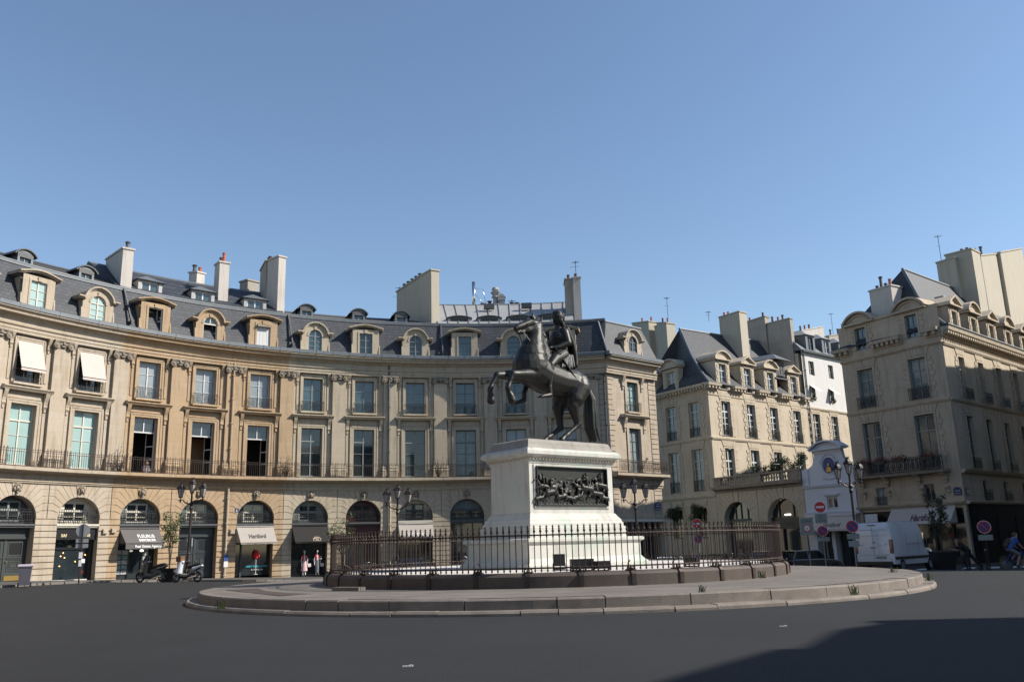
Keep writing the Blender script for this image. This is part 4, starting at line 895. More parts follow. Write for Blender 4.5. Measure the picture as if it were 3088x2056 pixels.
def attic(H, F, a, kind, z0=15.6, w=.62, st='paint_white', gm='window_sky_tint', front=.12, m='stone_town', h=2.2, back=-2.4):
    """tall stone dormer with a curved or triangular pediment"""
    D = sub('dormer', H); hw = w + .55; zt = z0 + h
    mb = MB(F); mb.wall(a - hw, a + hw, z0, zt + .35, front, [(a - w, a + w, z0 + .05, zt)], .28)
    for s in (-1, 1): x0, x1 = sorted((a + s * (hw - .1), a + s * hw)); mb.box(x0, x1, back, front - .002, z0, zt + .35)
    z = z0; i = 0
    while z < zt - .1:
        for s in (-1, 1): x0, x1 = sorted((a + s * (w + .12), a + s * (w + (.48 if i % 2 else .36)))); mb.box(x0, x1, front, front + .04, z + .02, z + .34)
        z += .36; i += 1
    for i in range(7):
        t0, t1 = -1 + 2 * i / 7, -1 + 2 * (i + 1) / 7; mb.block([(a + w * t0, zt + .03), (a + (w + .3) * t0, zt + .33), (a + (w + .3) * t1, zt + .33), (a + w * t1, zt + .03)], front, front + .04, .015)
    W_ = hw + .2; zb = zt + .4
    mb.box(a - W_, a + W_, back * .6, front + .28, zb, zb + .12)
    if kind == 'tri':
        mb.prism([(a - W_, zb + .12), (a, zb + .78), (a + W_, zb + .12), (a + W_, zb + .26), (a, zb + .94), (a - W_, zb + .26)], back * .6, front + .28); mb.prism([(a - W_ + .15, zb + .12), (a, zb + .74), (a + W_ - .15, zb + .12)], back, front + .05)
    else:
        r = (W_ ** 2 + .75 ** 2) / (2 * .75); c = zb + .12 + .75 - r; t = math.degrees(math.asin(W_ / r))
        mb.archband(a, r, r + .14, c, back * .6, front + .28, 90 - t, 90 + t, 10); mb.archband(a, r - .2, r - .1, c, front, front + .12, 90 - t * .8, 90 + t * .8, 10)
        mb.prism([(a - W_ + .1, zb + .12)] + [(a + (r - .02) * cos(rad(90 + t * .93 - 2 * t * .93 * i / 8)), c + (r - .02) * sin(rad(90 + t * .93 - 2 * t * .93 * i / 8))) for i in range(9)] + [(a + W_ - .1, zb + .12)], back, front + .05)
    mb.build('surround', m, D); bk = MB(F); bk.box(a - w, a + w, front - .8, front - .75, z0, zt); bk.build('dark_backing', 'interior_dark', D)  # sheet behind the pane, shade of the attic painted in
    window(D, F, a, w - .02, z0 + .08, zt - .02, front - .2, st, gm, 3, zt - .6 if h > 2 else None)
    return D
def poly(H, name, m, faces, extra=None):
    mb = MB(lambda a, d, z: (a, d, z))
    for f in faces: mb.P(*[mb.V(*p) for p in f])
    return mb.build(name, m, H, fix=False)
T = thing('townhouse', 'tall cream townhouse with steep dark slate roof, its sunlit side above the balustrade terrace', 'building', (PB[0], PB[1], 0))
# left face
wins = [(-2.1, .76), (-5.5, .76), (-8.9, .76), (-12.3, .76)]
w = MB(LF); holes = []
for a, hw in wins: holes += [(a - hw, a + hw, 11.3, 14.75), (a - hw, a + hw, 6.05, 10.1), (a - hw, a + hw, 1.6, 4.45)]
w.wall(-15, 0, -2, 16.0, 0, holes, .32); rowblocks(w, -15, 0, -1.4, 5.3, .43, .05, 0, [(a - hw - .05, a + hw + .05, 1.5, 5.3) for a, hw in wins])
w.build('wall', 'stone_town', T)
t = MB(LF)
for a, hw in wins: townwin(t, a, hw, 11.3, 14.75); townwin(t, a, hw, 6.05, 10.1); townwin(t, a, hw, 1.6, 4.45, .6, False)
band(t, -15, .02, 5.35, .28, .16); band(t, -15, .02, 10.88, .24, .14); band(t, -15, .02, 15.35, .1, .06); t.build('window_surrounds', 'stone_town', T)
e = MB(LF); dentils(e, -15, .02, 15.72); e.build('cornice', 'stone_town', T)
for a, hw in wins:
    window(T, LF, a, hw, 11.35, 14.7, -.2, 'paint_cream', 'curtain_dark', 4, 13.8); window(T, LF, a, hw, 6.1, 10.05, -.2, 'paint_cream', 'curtain_dark', 4, 9.0)
    window(T, LF, a, hw, 1.65, 4.4, -.25, 'shop_black', 'window_glass', 2)
    for z0, z1 in ((11.35, 12.2), (6.1, 7.1)): r = MB(LF); bars(r, a - hw, a + hw, .05, z0, z1, .13, .016); r.build('window_railing', 'iron', T, fix=False)
attic(T, LF, -5.1, 'arc', 16.0, .6, 'paint_cream', 'curtain_glass', 0.1, 'stone_town', 2.3); attic(T, LF, -8.6, 'arc', 16.0, .6, 'paint_cream', 'curtain_glass', 0.1, 'stone_town', 2.1)
# right face
wr = [2.62, 6.8, 10.85, 15.2]; w = MB(RF); holes = []
for a in wr: holes += [(a - .72, a + .72, 11.3, 14.75), (a - .72, a + .72, 6.6, 10.1)]
w.wall(0, 17.35, -2, 16.0, 0, holes, .3); w.box(17.34, 17.36, -.1, -10, 0, 15); w.build('wall', 'stone_town', T)
t = MB(RF)
for a in wr: townwin(t, a, .72, 11.3, 14.75, .75); townwin(t, a, .72, 6.6, 10.1, .7)
band(t, .0, 17.35, 10.85, .24, .14); band(t, .0, 17.35, 15.2, .14, .08); t.build('window_surrounds', 'stone_town', T)
for x0, x1 in ((-.5, 1.55), (3.7, 5.7), (7.9, 9.8), (11.9, 14.1), (16.3, 17.35)): e = MB(RF); dentils(e, x0, x1, 15.72); e.build('cornice', 'stone_town', T)
for a in wr:
    window(T, RF, a, .72, 11.35, 14.7, -.2, 'paint_white', 'window_glass', 4, 13.75, t=.07); window(T, RF, a, .72, 6.65, 10.05, -.2, 'paint_white', 'window_glass', 3, 8.9, t=.07)
    r = MB(RF); bars(r, a - .72, a + .72, .1, 11.35, 12.3, .13, .016); r.build('window_railing', 'iron', T, fix=False)
for a, k in zip(wr, ('arc', 'tri', 'arc', 'tri')): attic(T, RF, a - .1, k, 15.9, .58, 'paint_white', 'window_sky_tint', .1, 'stone_town', 2.55, -3.2)
# steep roof
EV = 16.35
c0 = LF(0, .2, EV); c0b = RF(0, .2, EV); A_ = Vector(RF(0.0, .3, EV)); Bl = Vector(LF(-15, .3, EV)); Br = Vector(RF(17.35, .3, EV))
k1 = Vector(RF(1.6, -2.2, 18.6)); 
def Q(a, d, z): return Vector(RF(a, d, z))
apex = Q(2.65, -5.0, 23.2); apR = Q(17.2, -5.0, 23.7); kl = Vector(LF(-15, -1.6, 18.7)); m1 = Q(.35, -.9, 17.7); m2 = Q(1.1, -2.5, 19.7)
lm = Vector(LF(-15, -1.2, 17.6)); lm2 = Vector(LF(-15, -4, 20.5)); la = Vector(LF(-15, -9, 23))
poly(T, 'slate_roof', 'slate', [(A_, Br, Q(17.35, -.9, 17.7), m1), (m1, Q(17.35, -.9, 17.7), Q(17.35, -2.5, 19.9), m2), (m2, Q(17.35, -2.5, 19.9), apR, apex),
  (Vector(LF(-7.6, .3, EV)), A_, m1, Vector(LF(-7.2, -.9, 17.7))), (Vector(LF(-7.2, -.9, 17.7)), m1, m2, Vector(LF(-6.2, -2.2, 19.7))), (Vector(LF(-6.2, -2.2, 19.7)), m2, apex), (apex, apR, Q(17, -11, 17), Q(2.6, -11, 17)), (apex, Q(2.6, -11, 17), Vector(LF(-8.5, -3, 17)), Vector(LF(-6.2, -2.2, 19.7)))])
poly(T, 'wing_roof', 'slate_brown', [(Bl, Vector(LF(-6.0, .3, EV)), Vector(LF(-6.0, -3.2, 19.6)), Vector(LF(-15, -3.2, 19.6))), (Vector(LF(-15, -3.2, 19.6)), Vector(LF(-6, -3.2, 19.6)), Vector(LF(-6, -8, 17)), Vector(LF(-15, -8, 17)))])
q = MB(lambda a, d, z: (a, d, z)); q.tube([A_, m1, m2, apex, apR], .14, 6); q.build('ridge', 'zinc', T)
q = MB(RF); q.box(7.5, 8.3, -2.9, -2.0, 19.3, 20.2) if 0 else q.prism([(5.0, 19.5), (5.8, 19.5), (5.8, 20.6), (5.0, 20.6)], -3.1, -2.35); q.build('skylight', 'zinc_light', T)
chimney(T, RF, (10.65, -2.5), (10.65, -5.2), 1.35, 17, 25.7, 25.6, 'render_cream', [(.7, .4, 'terracotta'), (.9, .45, 'terracotta')])
chimney(T, RF, (17.4, -3.9), (17.4, -7.2), .9, 17, 26.5, 26.3, 'chimney_grey', [(.15, .5, 'terracotta_dark'), (.7, .4, 'terracotta')])
chimney(T, RF, (17.4, -.8), (17.4, -3.8), .55, 15, 25.6, 25.6, 'chimney_grey', [(.35, .4, 'lead_dark'), (.55, .4, 'terracotta'), (.8, .6, 'terracotta_dark')])
antenna(T, RF, 3.6, -7.2, 25, 2.4); antenna(T, RF, 9.2, -6.0, 25.2, 1.2)
D = sub('roof_lantern', T); q = MB(RF); q.box(11.9, 13.6, -3.2, .1, 18.3, 19.9); q.box(11.6, 13.9, -1.2, .25, 17.95, 18.1); q.build('lantern_wall', 'lead_dark', D); q = MB(RF)
e = [q.V(11.3, .7, 20.0), q.V(14.3, .7, 20.0), q.V(14.3, -4, 20.3), q.V(11.3, -4, 20.3), q.V(12.8, -.6, 20.9), q.V(12.8, -4, 21.0)]; q.P(e[0], e[1], e[4]); q.P(e[1], e[2], e[5], e[4]); q.P(e[3], e[0], e[4], e[5]); q.P(e[0], e[1], e[2], e[3]); q.build('lantern_roof', 'zinc', D)
window(D, RF, 12.8, .5, 18.35, 19.7, .14, 'lead_dark', 'window_sky_tint', 2)
# cream chimney stack behind, left of the townhouse
K = thing('rear_building', 'cream rear building with broad ribbed chimney stacks rising behind the corner house', 'building', LF(-17, -8, 0)); KF = lineF(LF(-20.6, -8, 0)[:2], 146)
q = MB(KF); q.box(-4, 9, -6, 0, -1, 19.0); q.build('wall', 'render_cream', K)
q = MB(KF); q.prism([(-4, 19.0), (9, 19.0), (8, 21.0), (-4, 21.0)], -6, -.3); q.build('roof', 'slate_brown', K)
chimney(K, KF, (.1, -.9), (3.2, -.9), 1.5, 17, 28.1, 27.6, 'render_cream', [(.35, .5, 'terracotta'), (.9, .5, 'terracotta')]); chimney(K, KF, (3.6, -1.2), (4.3, -1.2), 1.0, 17, 26.9, 26.9, 'render_cream', []); chimney(K, KF, (4.6, -.9), (6.3, -.9), 1.4, 17, 27.1, 26.7, 'render_cream', [(.2, .5, 'terracotta_dark'), (.7, .5, 'terracotta')])
# low arcade wing with balustrade
Aw = thing('arcade_wing', 'low stone arcade wing with two arches and a balustraded planted terrace', 'building', LF(5.2, 0, 0)); w = MB(LF)
for ac, r, cz, x0, x1 in ((2.55, 1.7, 3.08, .0, 5.1), (7.85, 1.72, 3.08, 5.3, 10.4)):
    hf = (x1 - x0) / 2; w.arch((x0 + x1) / 2, hf, r, cz, -2, 5.72, 0, .6); rustic(w, (x0 + x1) / 2, hf, r, cz, -1.4, 5.72, 0, .05, .42)
w.wall(5.1, 5.3, -2, 5.72, 0); w.build('wall', 'stone_town', Aw)
t = MB(LF); t.prof(0, 10.4, [(0, 5.7), (.12, 5.72), (.12, 5.85), (.35, 5.95), (.55, 6.0), (.6, 6.22), (0, 6.24)]); t.build('cornice', 'stone_trim_dark', Aw)
b = MB(LF)
for x0, x1 in ((.0, .9), (3.6, 5.9), (9.0, 10.35)): b.box(x0, x1, -.15, .22, 6.24, 7.02)
b.box(0, 10.35, -.2, .3, 7.0, 7.16); b.box(0, 10.35, -.18, .25, 6.24, 6.36)
b.build('balustrade_rail', 'stone_trim_dark', Aw)
for x0, x1 in ((.9, 3.6), (5.9, 9.0)):
    n = int((x1 - x0) / .3)
    for i in range(n): q = MB(LF); q.lathe([(.07, 0), (.05, .06), (.115, .26), (.05, .5), (.045, .56), (.07, .64)], (x0 + (x1 - x0) * (i + .5) / n, .03, 6.36), 8, False); q.build('baluster', 'stone_trim', Aw)
tt = MB(LF); tt.box(0, 10.4, -12, -.16, 5.9, 6.3); tt.build('terrace', 'pavement', Aw)
for ac, r in ((2.55, 1.7), (7.85, 1.72)):
    q = MB(LF); n = 12; q.prism([(ac - r, -2), (ac - r, 3.08)] + [(ac + r * cos(pi - pi * i / n), 3.08 + r * sin(pi - pi * i / n)) for i in range(1, n)] + [(ac + r, 3.08), (ac + r, -2)], -.66, -.6); q.build('arch_glazing', 'window_glass', Aw)
q = MB(LF); q.box(.85, 4.25, -.6, -.5, 3.0, 3.25); 
for x in (1.8, 2.5, 3.3): q.box(x - .05, x + .05, -.6, -.52, 3.25, 4.6)
q.build('arch_frame', 'shop_grey', Aw)
q = MB(LF); q.box(6.1, 9.6, -.6, -.45, 2.2, 3.2); q.box(6.1, 6.35, -.6, -.4, -2, 2.2); q.box(9.35, 9.6, -.6, -.4, -2, 2.2); q.box(7.3, 7.38, -.6, -.4, -2, 2.2)
for x in (7.0, 8.6): q.box(x - .05, x + .05, -.6, -.5, 3.2, 4.6)
q.build('shop_fascia', 'shop_black', Aw); text(LF, 'Cipria', 7.9, 2.5, -.44, .55, 'shop_grey', Aw, 'shop_lettering')
q = MB(LF); q.box(7.6, 8.2, -.56, -.52, 3.35, 3.45); q.build('shop_lamp', 'lamp_lit', Aw)
for x in (6.4, 9.2):
    q = MB(LF); q.box(x - .12, x + .12, -.35, -.3, .3, 1.5); q.build('shop_drape', 'leaf_dark', Aw)
# small white house with shell pediment
Wh = thing('white_house', 'small white house with curved gable, blue oval medallion and one window', 'building', LF(12.95, 0, 0)); w = MB(LF); a0, a1 = 10.42, 15.5
w.wall(a0, a1, 3.3, 6.9, .02, [(12.62, 13.66, 3.62, 4.62)], .2); w.wall(a0, a1, -2, 3.3, .02, [(11.25, 12.75, -2, 2.2), (13.05, 15.2, -2, 2.2)], .6)
w.box(a0, a1, .02, .30, 3.08, 3.2); w.prof(a0, a1 + .35, [(.02, 3.18), (.28, 3.18), (.34, 3.38), (.02, 3.44)]); w.prof(a0, a1, [(.02, 5.4), (.14, 5.42), (.22, 5.6), (.02, 5.68)])
w.box(12.45, 13.85, .02, .16, 4.68, 4.78); w.box(12.4, 13.9, .02, .26, 4.78, 4.84)
gp = [(a0, 6.9), (a0 + .02, 7.02), (11.05, 7.05), (11.5, 7.3), (11.75, 7.8), (11.85, 8.4), (14.5, 8.4), (14.6, 7.8), (14.85, 7.3), (15.3, 7.05), (15.5, 7.0), (15.5, 6.9)]; w.prism(gp, -.35, .02)
w.box(a0, a0 + .62, .02, .12, 5.68, 7.0); w.box(11.8, 14.55, .02, .1, 8.2, 8.42)
W_ = 1.62; c_ = 13.17; r = (W_ ** 2 + .62 ** 2) / (2 * .62); cc = 8.48 + .62 - r; tt_ = math.degrees(math.asin(W_ / r))
w.archband(c_, r, r + .13, cc, -.6, .42, 90 - tt_, 90 + tt_, 12); w.archband(c_, r - .16, r - .1, cc, .02, .16, 90 - tt_ * .75, 90 + tt_ * .75, 10); w.box(c_ - W_, c_ + W_, -.4, .36, 8.42, 8.52)
w.prism([(c_ - W_ + .1, 8.5)] + [(c_ + (r - .02) * cos(rad(90 + tt_ * .9 - 2 * tt_ * .9 * i / 10)), cc + (r - .02) * sin(rad(90 + tt_ * .9 - 2 * tt_ * .9 * i / 10))) for i in range(11)] + [(c_ + W_ - .1, 8.5)], -.3, .06)
w.archband(13.2, .66, .74, 7.15, .02, .1, 0, 360, 24)
for t0 in range(0, 180, 12): w.sphere((13.2 + .86 * cos(rad(t0)), .06, 7.2 + .86 * sin(rad(t0))), .07, 6, 4)
for i in range(9): w.sphere((12.5 + i * .17, .06, 6.15 - .12 * sin(i * pi / 8)), .07, 6, 4, (1.2, .8, .8))
w.build('wall', 'shop_white', Wh)
bx = MB(LF); bx.box(a0, a1, -7, -.61, -1, 6.9); bx.build('rear_wall', 'render_cream', Wh)
q = MB(LF); q.prism([(13.2 + .56 * cos(i * pi / 12), 7.15 + .66 * sin(i * pi / 12)) for i in range(24)], .03, .06); Md = q.build('medallion', 'blue', Wh)
q = MB(LF); q.prism([(12.95, 6.62), (13.45, 6.62), (13.4, 6.95), (13.28, 7.02), (13.12, 7.02), (13.0, 6.95)], .07, .10); q.sphere((13.2, .085, 7.18), .14, 10, 6, (.8, .4, 1.2)); q.build('medallion_bust', 'brass', Md)
window(Wh, LF, 13.14, .5, 3.64, 4.6, -.1, 'paint_white', 'window_glass', 1, t=.07)
AWh = awning(Wh, LF, a0 + .1, a1 - .05, 3.05, 2.0, .3, .9, 'blind_white', .15)
text(lambda x, d, z: LF(x, .3 + .9 * (1 - z) + d + .03, 2.0 + 1.05 * z + d), 'Hartford', 13.5, .18, 0, .48, 'stone_trim_dark', AWh, 'awning_lettering')
q = MB(LF); q.box(11.2, 15.25, -.62, -.56, -2, 2.2); q.build('shop_front', 'window_glass', Wh); q = MB(LF)
for x in (11.3, 11.75, 12.7, 13.1, 15.15): q.box(x - .06, x + .06, -.56, -.44, -2, 2.2)
q.build('shop_frame', 'stone_trim_dark', Wh); q = MB(LF); q.box(12.35, 12.65, -.45, -.43, .5, 1.5); q.build('window_poster', 'mannequin_white', Wh)
# tall white building behind
Tw = thing('white_building', 'tall white rendered building with small windows and tilted white sunshades', 'building', RF(21.5, 0, 0)); w = MB(RF)
hs = [(18.3, 19.75, 11.2, 14.7), (22.1, 23.5, 11.2, 14.7), (18.4, 19.5, 16.2, 17.9), (22.3, 23.4, 16.2, 17.9), (18.65, 19.75, 19.1, 20.7), (22.75, 23.8, 19.1, 20.7)]
w.wall(17.36, 32, 4, 15.3, .0, hs, .3); w.build('lower_wall', 'stone_town', Tw); w = MB(RF); w.wall(17.36, 32, 15.3, 21.6, .02, hs, .25); w.box(31.9, 32, -10, 0, 0, 21.6); w.build('upper_wall', 'render_white', Tw)
t = MB(RF); townwin(t, 19.02, .72, 11.2, 14.7, .6); townwin(t, 22.8, .7, 11.2, 14.7, .6); band(t, 17.36, 32, 15.15, .24, .14); t.build('window_surrounds', 'stone_town', Tw)
for i, (x0, x1, z0, z1) in enumerate(hs):
    window(Tw, RF, (x0 + x1) / 2, (x1 - x0) / 2, z0 + .03, z1 - .02, -.16, 'paint_cream', 'window_glass', 4 if z0 < 15 else 2, z1 - .9 if z0 < 15 else None)
    if z0 < 15: r = MB(RF); bars(r, x0, x1, .1, z0, z0 + .95, .13, .016); r.build('window_railing', 'iron', Tw, fix=False)
    elif z0 < 18:
        q = MB(RF); q.quad((x0, .04, z1), (x1, .04, z1), (x1, .95, z1 - .75), (x0, .95, z1 - .75)); q.build('sunshade', 'paint_white', Tw, fix=False)
        q = MB(RF); 
        for k in range(14): q.sphere((x0 + .1 + (x1 - x0 - .2) * random.random(), .15 + .1 * random.random(), z0 + .1 + .4 * random.random()), .12, 5, 4)
        q.build('window_plants', 'leaf_dark', Tw)
downpipe(Tw, RF, 17.7, .12, 5, 21.4, 'zinc', .07)
g = MB(RF); g.prof(17.3, 32, [(0, 21.55), (.4, 21.6), (.45, 21.78), (0, 21.85)]); g.build('gutter', 'zinc', Tw)
r = MB(RF); r.prof(17.3, 32, [(.2, 21.8), (-2.2, 24.6), (-9, 24.8), (-9, 21.8)]); r.build('roof', 'zinc', Tw)
for a in (19.4, 22.8, 26.5):
    D = sub('roof_dormer', Tw); q = MB(RF); q.box(a - .95, a - .55, -2.4, .1, 21.7, 23.7); q.box(a + .55, a + .95, -2.4, .1, 21.7, 23.7); q.box(a - .55, a + .55, -.4, .1, 21.7, 22.0); q.box(a - .55, a + .55, -.4, .1, 23.5, 23.7); q.build('cheeks', 'zinc', D)
    q = MB(RF); e = [q.V(a - 1.1, .3, 23.7), q.V(a + 1.1, .3, 23.7), q.V(a + 1.1, -3, 23.9), q.V(a - 1.1, -3, 23.9), q.V(a, -.9, 24.5), q.V(a, -3, 24.6)]; q.P(e[0], e[1], e[4]); q.P(e[1], e[2], e[5], e[4]); q.P(e[3], e[0], e[4], e[5]); q.P(e[0], e[1], e[2], e[3]); q.build('dormer_roof', 'zinc_light', D)
    window(D, RF, a, .55, 22.0, 23.5, 0, 'paint_white' if a > 20 else 'lead_dark', 'window_glass', 2)
chimney(Tw, RF, (29.0, -7), (34.3, -7), 1.0, 20, 27.0, 28.3, 'chimney_white', [(.1, .5, 'terracotta_dark'), (.3, .5, 'terracotta'), (.5, .5, 'terracotta_dark')]); chimney(Tw, RF, (35.5, -7), (42, -7), 1.0, 20, 27.2, 28.5, 'chimney_grey', [(.2, .6, 'lead_dark'), (.5, .6, 'lead_dark'), (.7, 1.3, 'terracotta_dark'), (.9, .6, 'lead_dark')]); antenna(Tw, RF, 37.5, -7, 27.3, 3.4)
q = MB(RF); q.box(17.4, 31.9, -10, -.4, 0, 21.5); q.build('rear_wall', 'render_cream', Tw)
# corner townhouse at the right
PCc = (29.277, 33.503); CF = lineF(PCc, 45.5); RB = thing('corner_building', 'large beige corner building in shade with flower balcony, black shop front and tall chimneys', 'building', (PCc[0], PCc[1], 0), )
LFo = lineF(PB, 146.0); S0, S1 = 15.55, 24.44
w = MB(LF); wl2 = [(17.65, .72), (22.2, .72)]; holes = []
for a, hw in wl2: holes += [(a - hw, a + hw, 11.3, 14.4), (a - .8, a + .8, 6.05, 10.1), (a - .5, a + .5, 16.0, 17.8)]
for a in (17.75, 21.8): holes.append((a - .42, a + .42, 3.75, 5.0))
w.wall(S0, S1, 3.5, 18.2, 0, holes, .28); w.wall(S0, S1, -2, 3.5, 0, [(15.9, 24.2, -2, 3.2)], .5); w.box(S0 - .0, S0 + .1, -6, -.1, 0, 18); w.build('wall', 'stone_beige', RB)
t = MB(LF)
for a, hw in wl2: townwin(t, a, hw, 11.3, 14.4, .6); townwin(t, a, .8, 6.05, 10.1, .5); townwin(t, a, .5, 16.0, 17.8, .35)
band(t, S0, S1 + .02, 10.85, .24, .14); band(t, S0, S1 + .02, 15.15, .22, .2); t.prof(S0, S1, [(0, 3.42), (.25, 3.45), (.35, 3.6), (0, 3.66)])
for x0, x1 in ((S0 - .5, 16.6), (18.7, 21.3), (23.2, S1)): dentils(t, x0, x1, 15.72)
for x in (16.3, 18.5, 21.2, 23.3): console(t, x, 5.2, 5.78, .35, .65); console(t, x, 4.3, 4.75, .3, .25)
t.box(18.6, 21.0, 0, .03, 3.95, 5.15)
for a in (17.65, 22.2):
    r = (1.35 ** 2 + .8 ** 2) / (2 * .8); c = 18.2 + .8 - r; tt_ = math.degrees(math.asin(1.35 / r)); t.archband(a, r, r + .16, c, -1.5, .35, 90 - tt_, 90 + tt_, 12); t.archband(a, r - .22, r - .12, c, 0, .16, 90 - tt_ * .8, 90 + tt_ * .8, 10)
    t.prism([(a - 1.25, 18.2)] + [(a + (r - .02) * cos(rad(90 + tt_ * .92 - 2 * tt_ * .92 * i / 10)), c + (r - .02) * sin(rad(90 + tt_ * .92 - 2 * tt_ * .92 * i / 10))) for i in range(11)] + [(a + 1.25, 18.2)], -1.2, .06); t.box(a - 1.4, a + 1.4, -.5, .3, 18.1, 18.25)
t.box(19.0, 20.9, -.4, .12, 18.1, 18.3); t.build('window_surrounds', 'stone_beige', RB)
for a, hw in wl2:
    window(RB, LF, a, hw, 11.35, 14.35, -.18, 'paint_grey', 'curtain_dark', 4, 13.5); window(RB, LF, a, .8, 6.1, 10.05, -.18, 'paint_grey', 'window_sky_tint', 3, 8.9); window(RB, LF, a, .5, 16.05, 17.75, -.18, 'paint_grey', 'window_sky_tint', 2)
    r = MB(LF); bars(r, a - .85, a + .85, .25, 11.3, 12.15, .13, .018); r.build('window_railing', 'iron', RB, fix=False)
for i, a in enumerate((17.75, 21.8)):
    window(RB, LF, a, .42, 3.78, 4.97, -.18, 'paint_grey', 'curtain_glass' if i == 0 else 'window_glass', 1); r = MB(LF); bars(r, a - .5, a + .5, .12, 3.7, 4.3, .12, .016, False); r.build('window_railing', 'iron', RB, fix=False)
q = MB(LF); q.prof(16.2, 23.7, [(0, 5.72), (.85, 5.74), (.9, 5.9), (0, 5.95)]); q.build('balcony', 'stone_trim_dark', RB); q = MB(LF); bars(q, 16.25, 23.65, .82, 5.95, 7.0, .16, .018); bars(q, 16.25, 23.65, .80, 6.1, 6.9, .33, .018); q.build('balcony_railing', 'iron', RB, fix=False)
AWr = awning(RB, LF, 18.6, 23.75, 3.35, 2.15, .15, .95, 'blind_white', 0)
text(lambda x, d, z: LF(x, .15 + .95 * (1 - z) + d + .03, 2.15 + 1.2 * z + d), 'Hartford', 21.5, .2, 0, .55, 'tail_red', AWr, 'awning_lettering', .008)
q = MB(LF); q.box(15.9, 24.2, -.55, -.5, -2, 3.2); q.build('shop_front', 'window_glass', RB); q = MB(LF)
for x in (16.0, 17.2, 18.4, 19.8, 21.6, 23.0, 24.1): q.box(x - .08, x + .08, -.5, -.3, -2, 3.2)
q.box(15.9, 24.2, -.5, -.2, 2.7, 3.2); q.box(15.9, 24.2, -.5, -.25, -2, -.2); q.build('shop_frame', 'shop_black', RB)
q = MB(LF); q.box(16.3, 17.4, .3, .36, 2.2, 3.05); q.build('menu_board', 'shop_white', RB)
# its long street side
w = MB(CF); wx = [2.9 + 3.75 * i for i in range(8)]; holes = []
for a in wx: holes += [(a - .55, a + .55, 11.2, 14.4), (a - .6, a + .6, 6.0, 9.9)]
ex = [4.2 + 4.1 * i for i in range(7)]
for a in ex: holes.append((a - .5, a + .5, 3.75, 5.2))
w.wall(0, 32, -2, 16.0, 0, holes, .3); w.build('street_wall', 'stone_town', RB); t = MB(CF)
for a in wx: townwin(t, a, .55, 11.2, 14.4, .7); townwin(t, a, .6, 6.0, 9.9, .5)
band(t, 0, 32, 10.85, .24, .14); band(t, 0, 32, 15.0, .24, .16); t.prof(0, 32, [(0, 5.6), (.2, 5.65), (.35, 5.85), (0, 5.9)]); t.prof(0, 32, [(0, 3.42), (.25, 3.45), (.35, 3.6), (0, 3.66)]); t.build('street_surrounds', 'stone_town', RB)
e = MB(CF); dentils(e, 0, 32, 15.72); e.build('cornice', 'stone_town', RB)
for a in wx:
    window(RB, CF, a, .55, 11.25, 14.35, -.2, 'paint_cream', 'curtain_dark', 4, 13.5, t=.06); window(RB, CF, a, .6, 6.05, 9.85, -.2, 'paint_grey', 'window_glass', 3, 8.8)
    r = MB(CF); bars(r, a - .7, a + .7, .35, 11.1, 11.95, .13, .02); r.build('window_railing', 'iron', RB, fix=False); r = MB(CF); bars(r, a - .65, a + .65, .2, 6.0, 6.8, .13, .02, False); r.build('window_railing', 'iron', RB, fix=False)
for a in ex: window(RB, CF, a, .5, 3.8, 5.15, -.2, 'paint_grey', 'window_glass', 2); r = MB(CF); bars(r, a - .6, a + .6, .2, 3.7, 4.5, .12, .02, False); r.build('window_railing', 'iron', RB, fix=False)
q = MB(CF); q.box(.3, 32, .02, .2, -2, 3.4); q.build('street_shop_front', 'matt_black', RB)
q = MB(CF)
for i in range(8): q.box(1.0 + 3.8 * i, 4.0 + 3.8 * i, .2, .23, .1, 2.6)
q.build('street_shop_glass', 'matt_black', RB)
for i, a in enumerate([2.75 + 3.72 * i for i in range(8)]): attic(RB, CF, a, 'tri' if i % 2 == 0 else 'arc', 16.2, .45, 'paint_cream', 'window_glass', .1, 'stone_town', 1.7, -2.8)
q = MB(CF); q.tube([(-.1, .55, 16.45), (32, .55, 16.45)], .12, 6); q.build('gutter', 'lead_dark', RB)
for Hs, F_, a, z in ((RB, LF, 24.0, 4.35), (RB, CF, .55, 4.35)):
    Sg = sub('street_sign', Hs); q = MB(F_); q.box(a - .3, a + .3, .03, .06, z - .28, z + .1); q.prism([(a + .3 * cos(i * pi / 8), z + .1 + .2 * sin(i * pi / 8)) for i in range(9)], .03, .06); q.build('plate', 'navy', Sg); text(F_, 'PLACE', a, z - .02, .062, .12, 'white', Sg); text(F_, 'DES VICTOIRES', a, z - .18, .062, .07, 'white', Sg)
# roof
def C3(a, d, z): return Vector(CF(a, d, z))
Ea, Eb = C3(0, .4, 16.45), C3(32, .4, 16.45); ma, mb_ = C3(1.5, -1.5, 18.3), C3(32, -1.5, 18.3); ta, tb = C3(4.0, -3.8, 22.6), C3(32, -3.8, 23.2); La = Vector(LF(S0, .2, 16.4)); Lm = Vector(LF(S0, -1.6, 18.4)); 
bk = C3(5.5, -8.8, 18)
poly(RB, 'slate_roof', 'slate', [(Ea, Eb, mb_, ma), (ma, mb_, tb, ta), (La, Ea, ma, Lm), (Lm, ma, ta, Vector(LF(17, -5, 18.6))), (ta, tb, C3(32, -9, 18), C3(4.5, -9, 18)), (ta, Vector(LF(17, -5, 18.6)), C3(4.5, -9, 18))])
q = MB(lambda a, d, z: (a, d, z)); q.tube([Ea, ma, ta, tb], .13, 6); q.build('ridge', 'zinc', RB)
chimney(RB, LF, (18.3, -1.6), (20.3, -1.6), 1.4, 17, 20.85, 20.85, 'chimney_white', [(.15, .35, 'terracotta_dark'), (.35, .9, 'lead_dark'), (.55, .35, 'terracotta_dark'), (.75, .6, 'terracotta')])
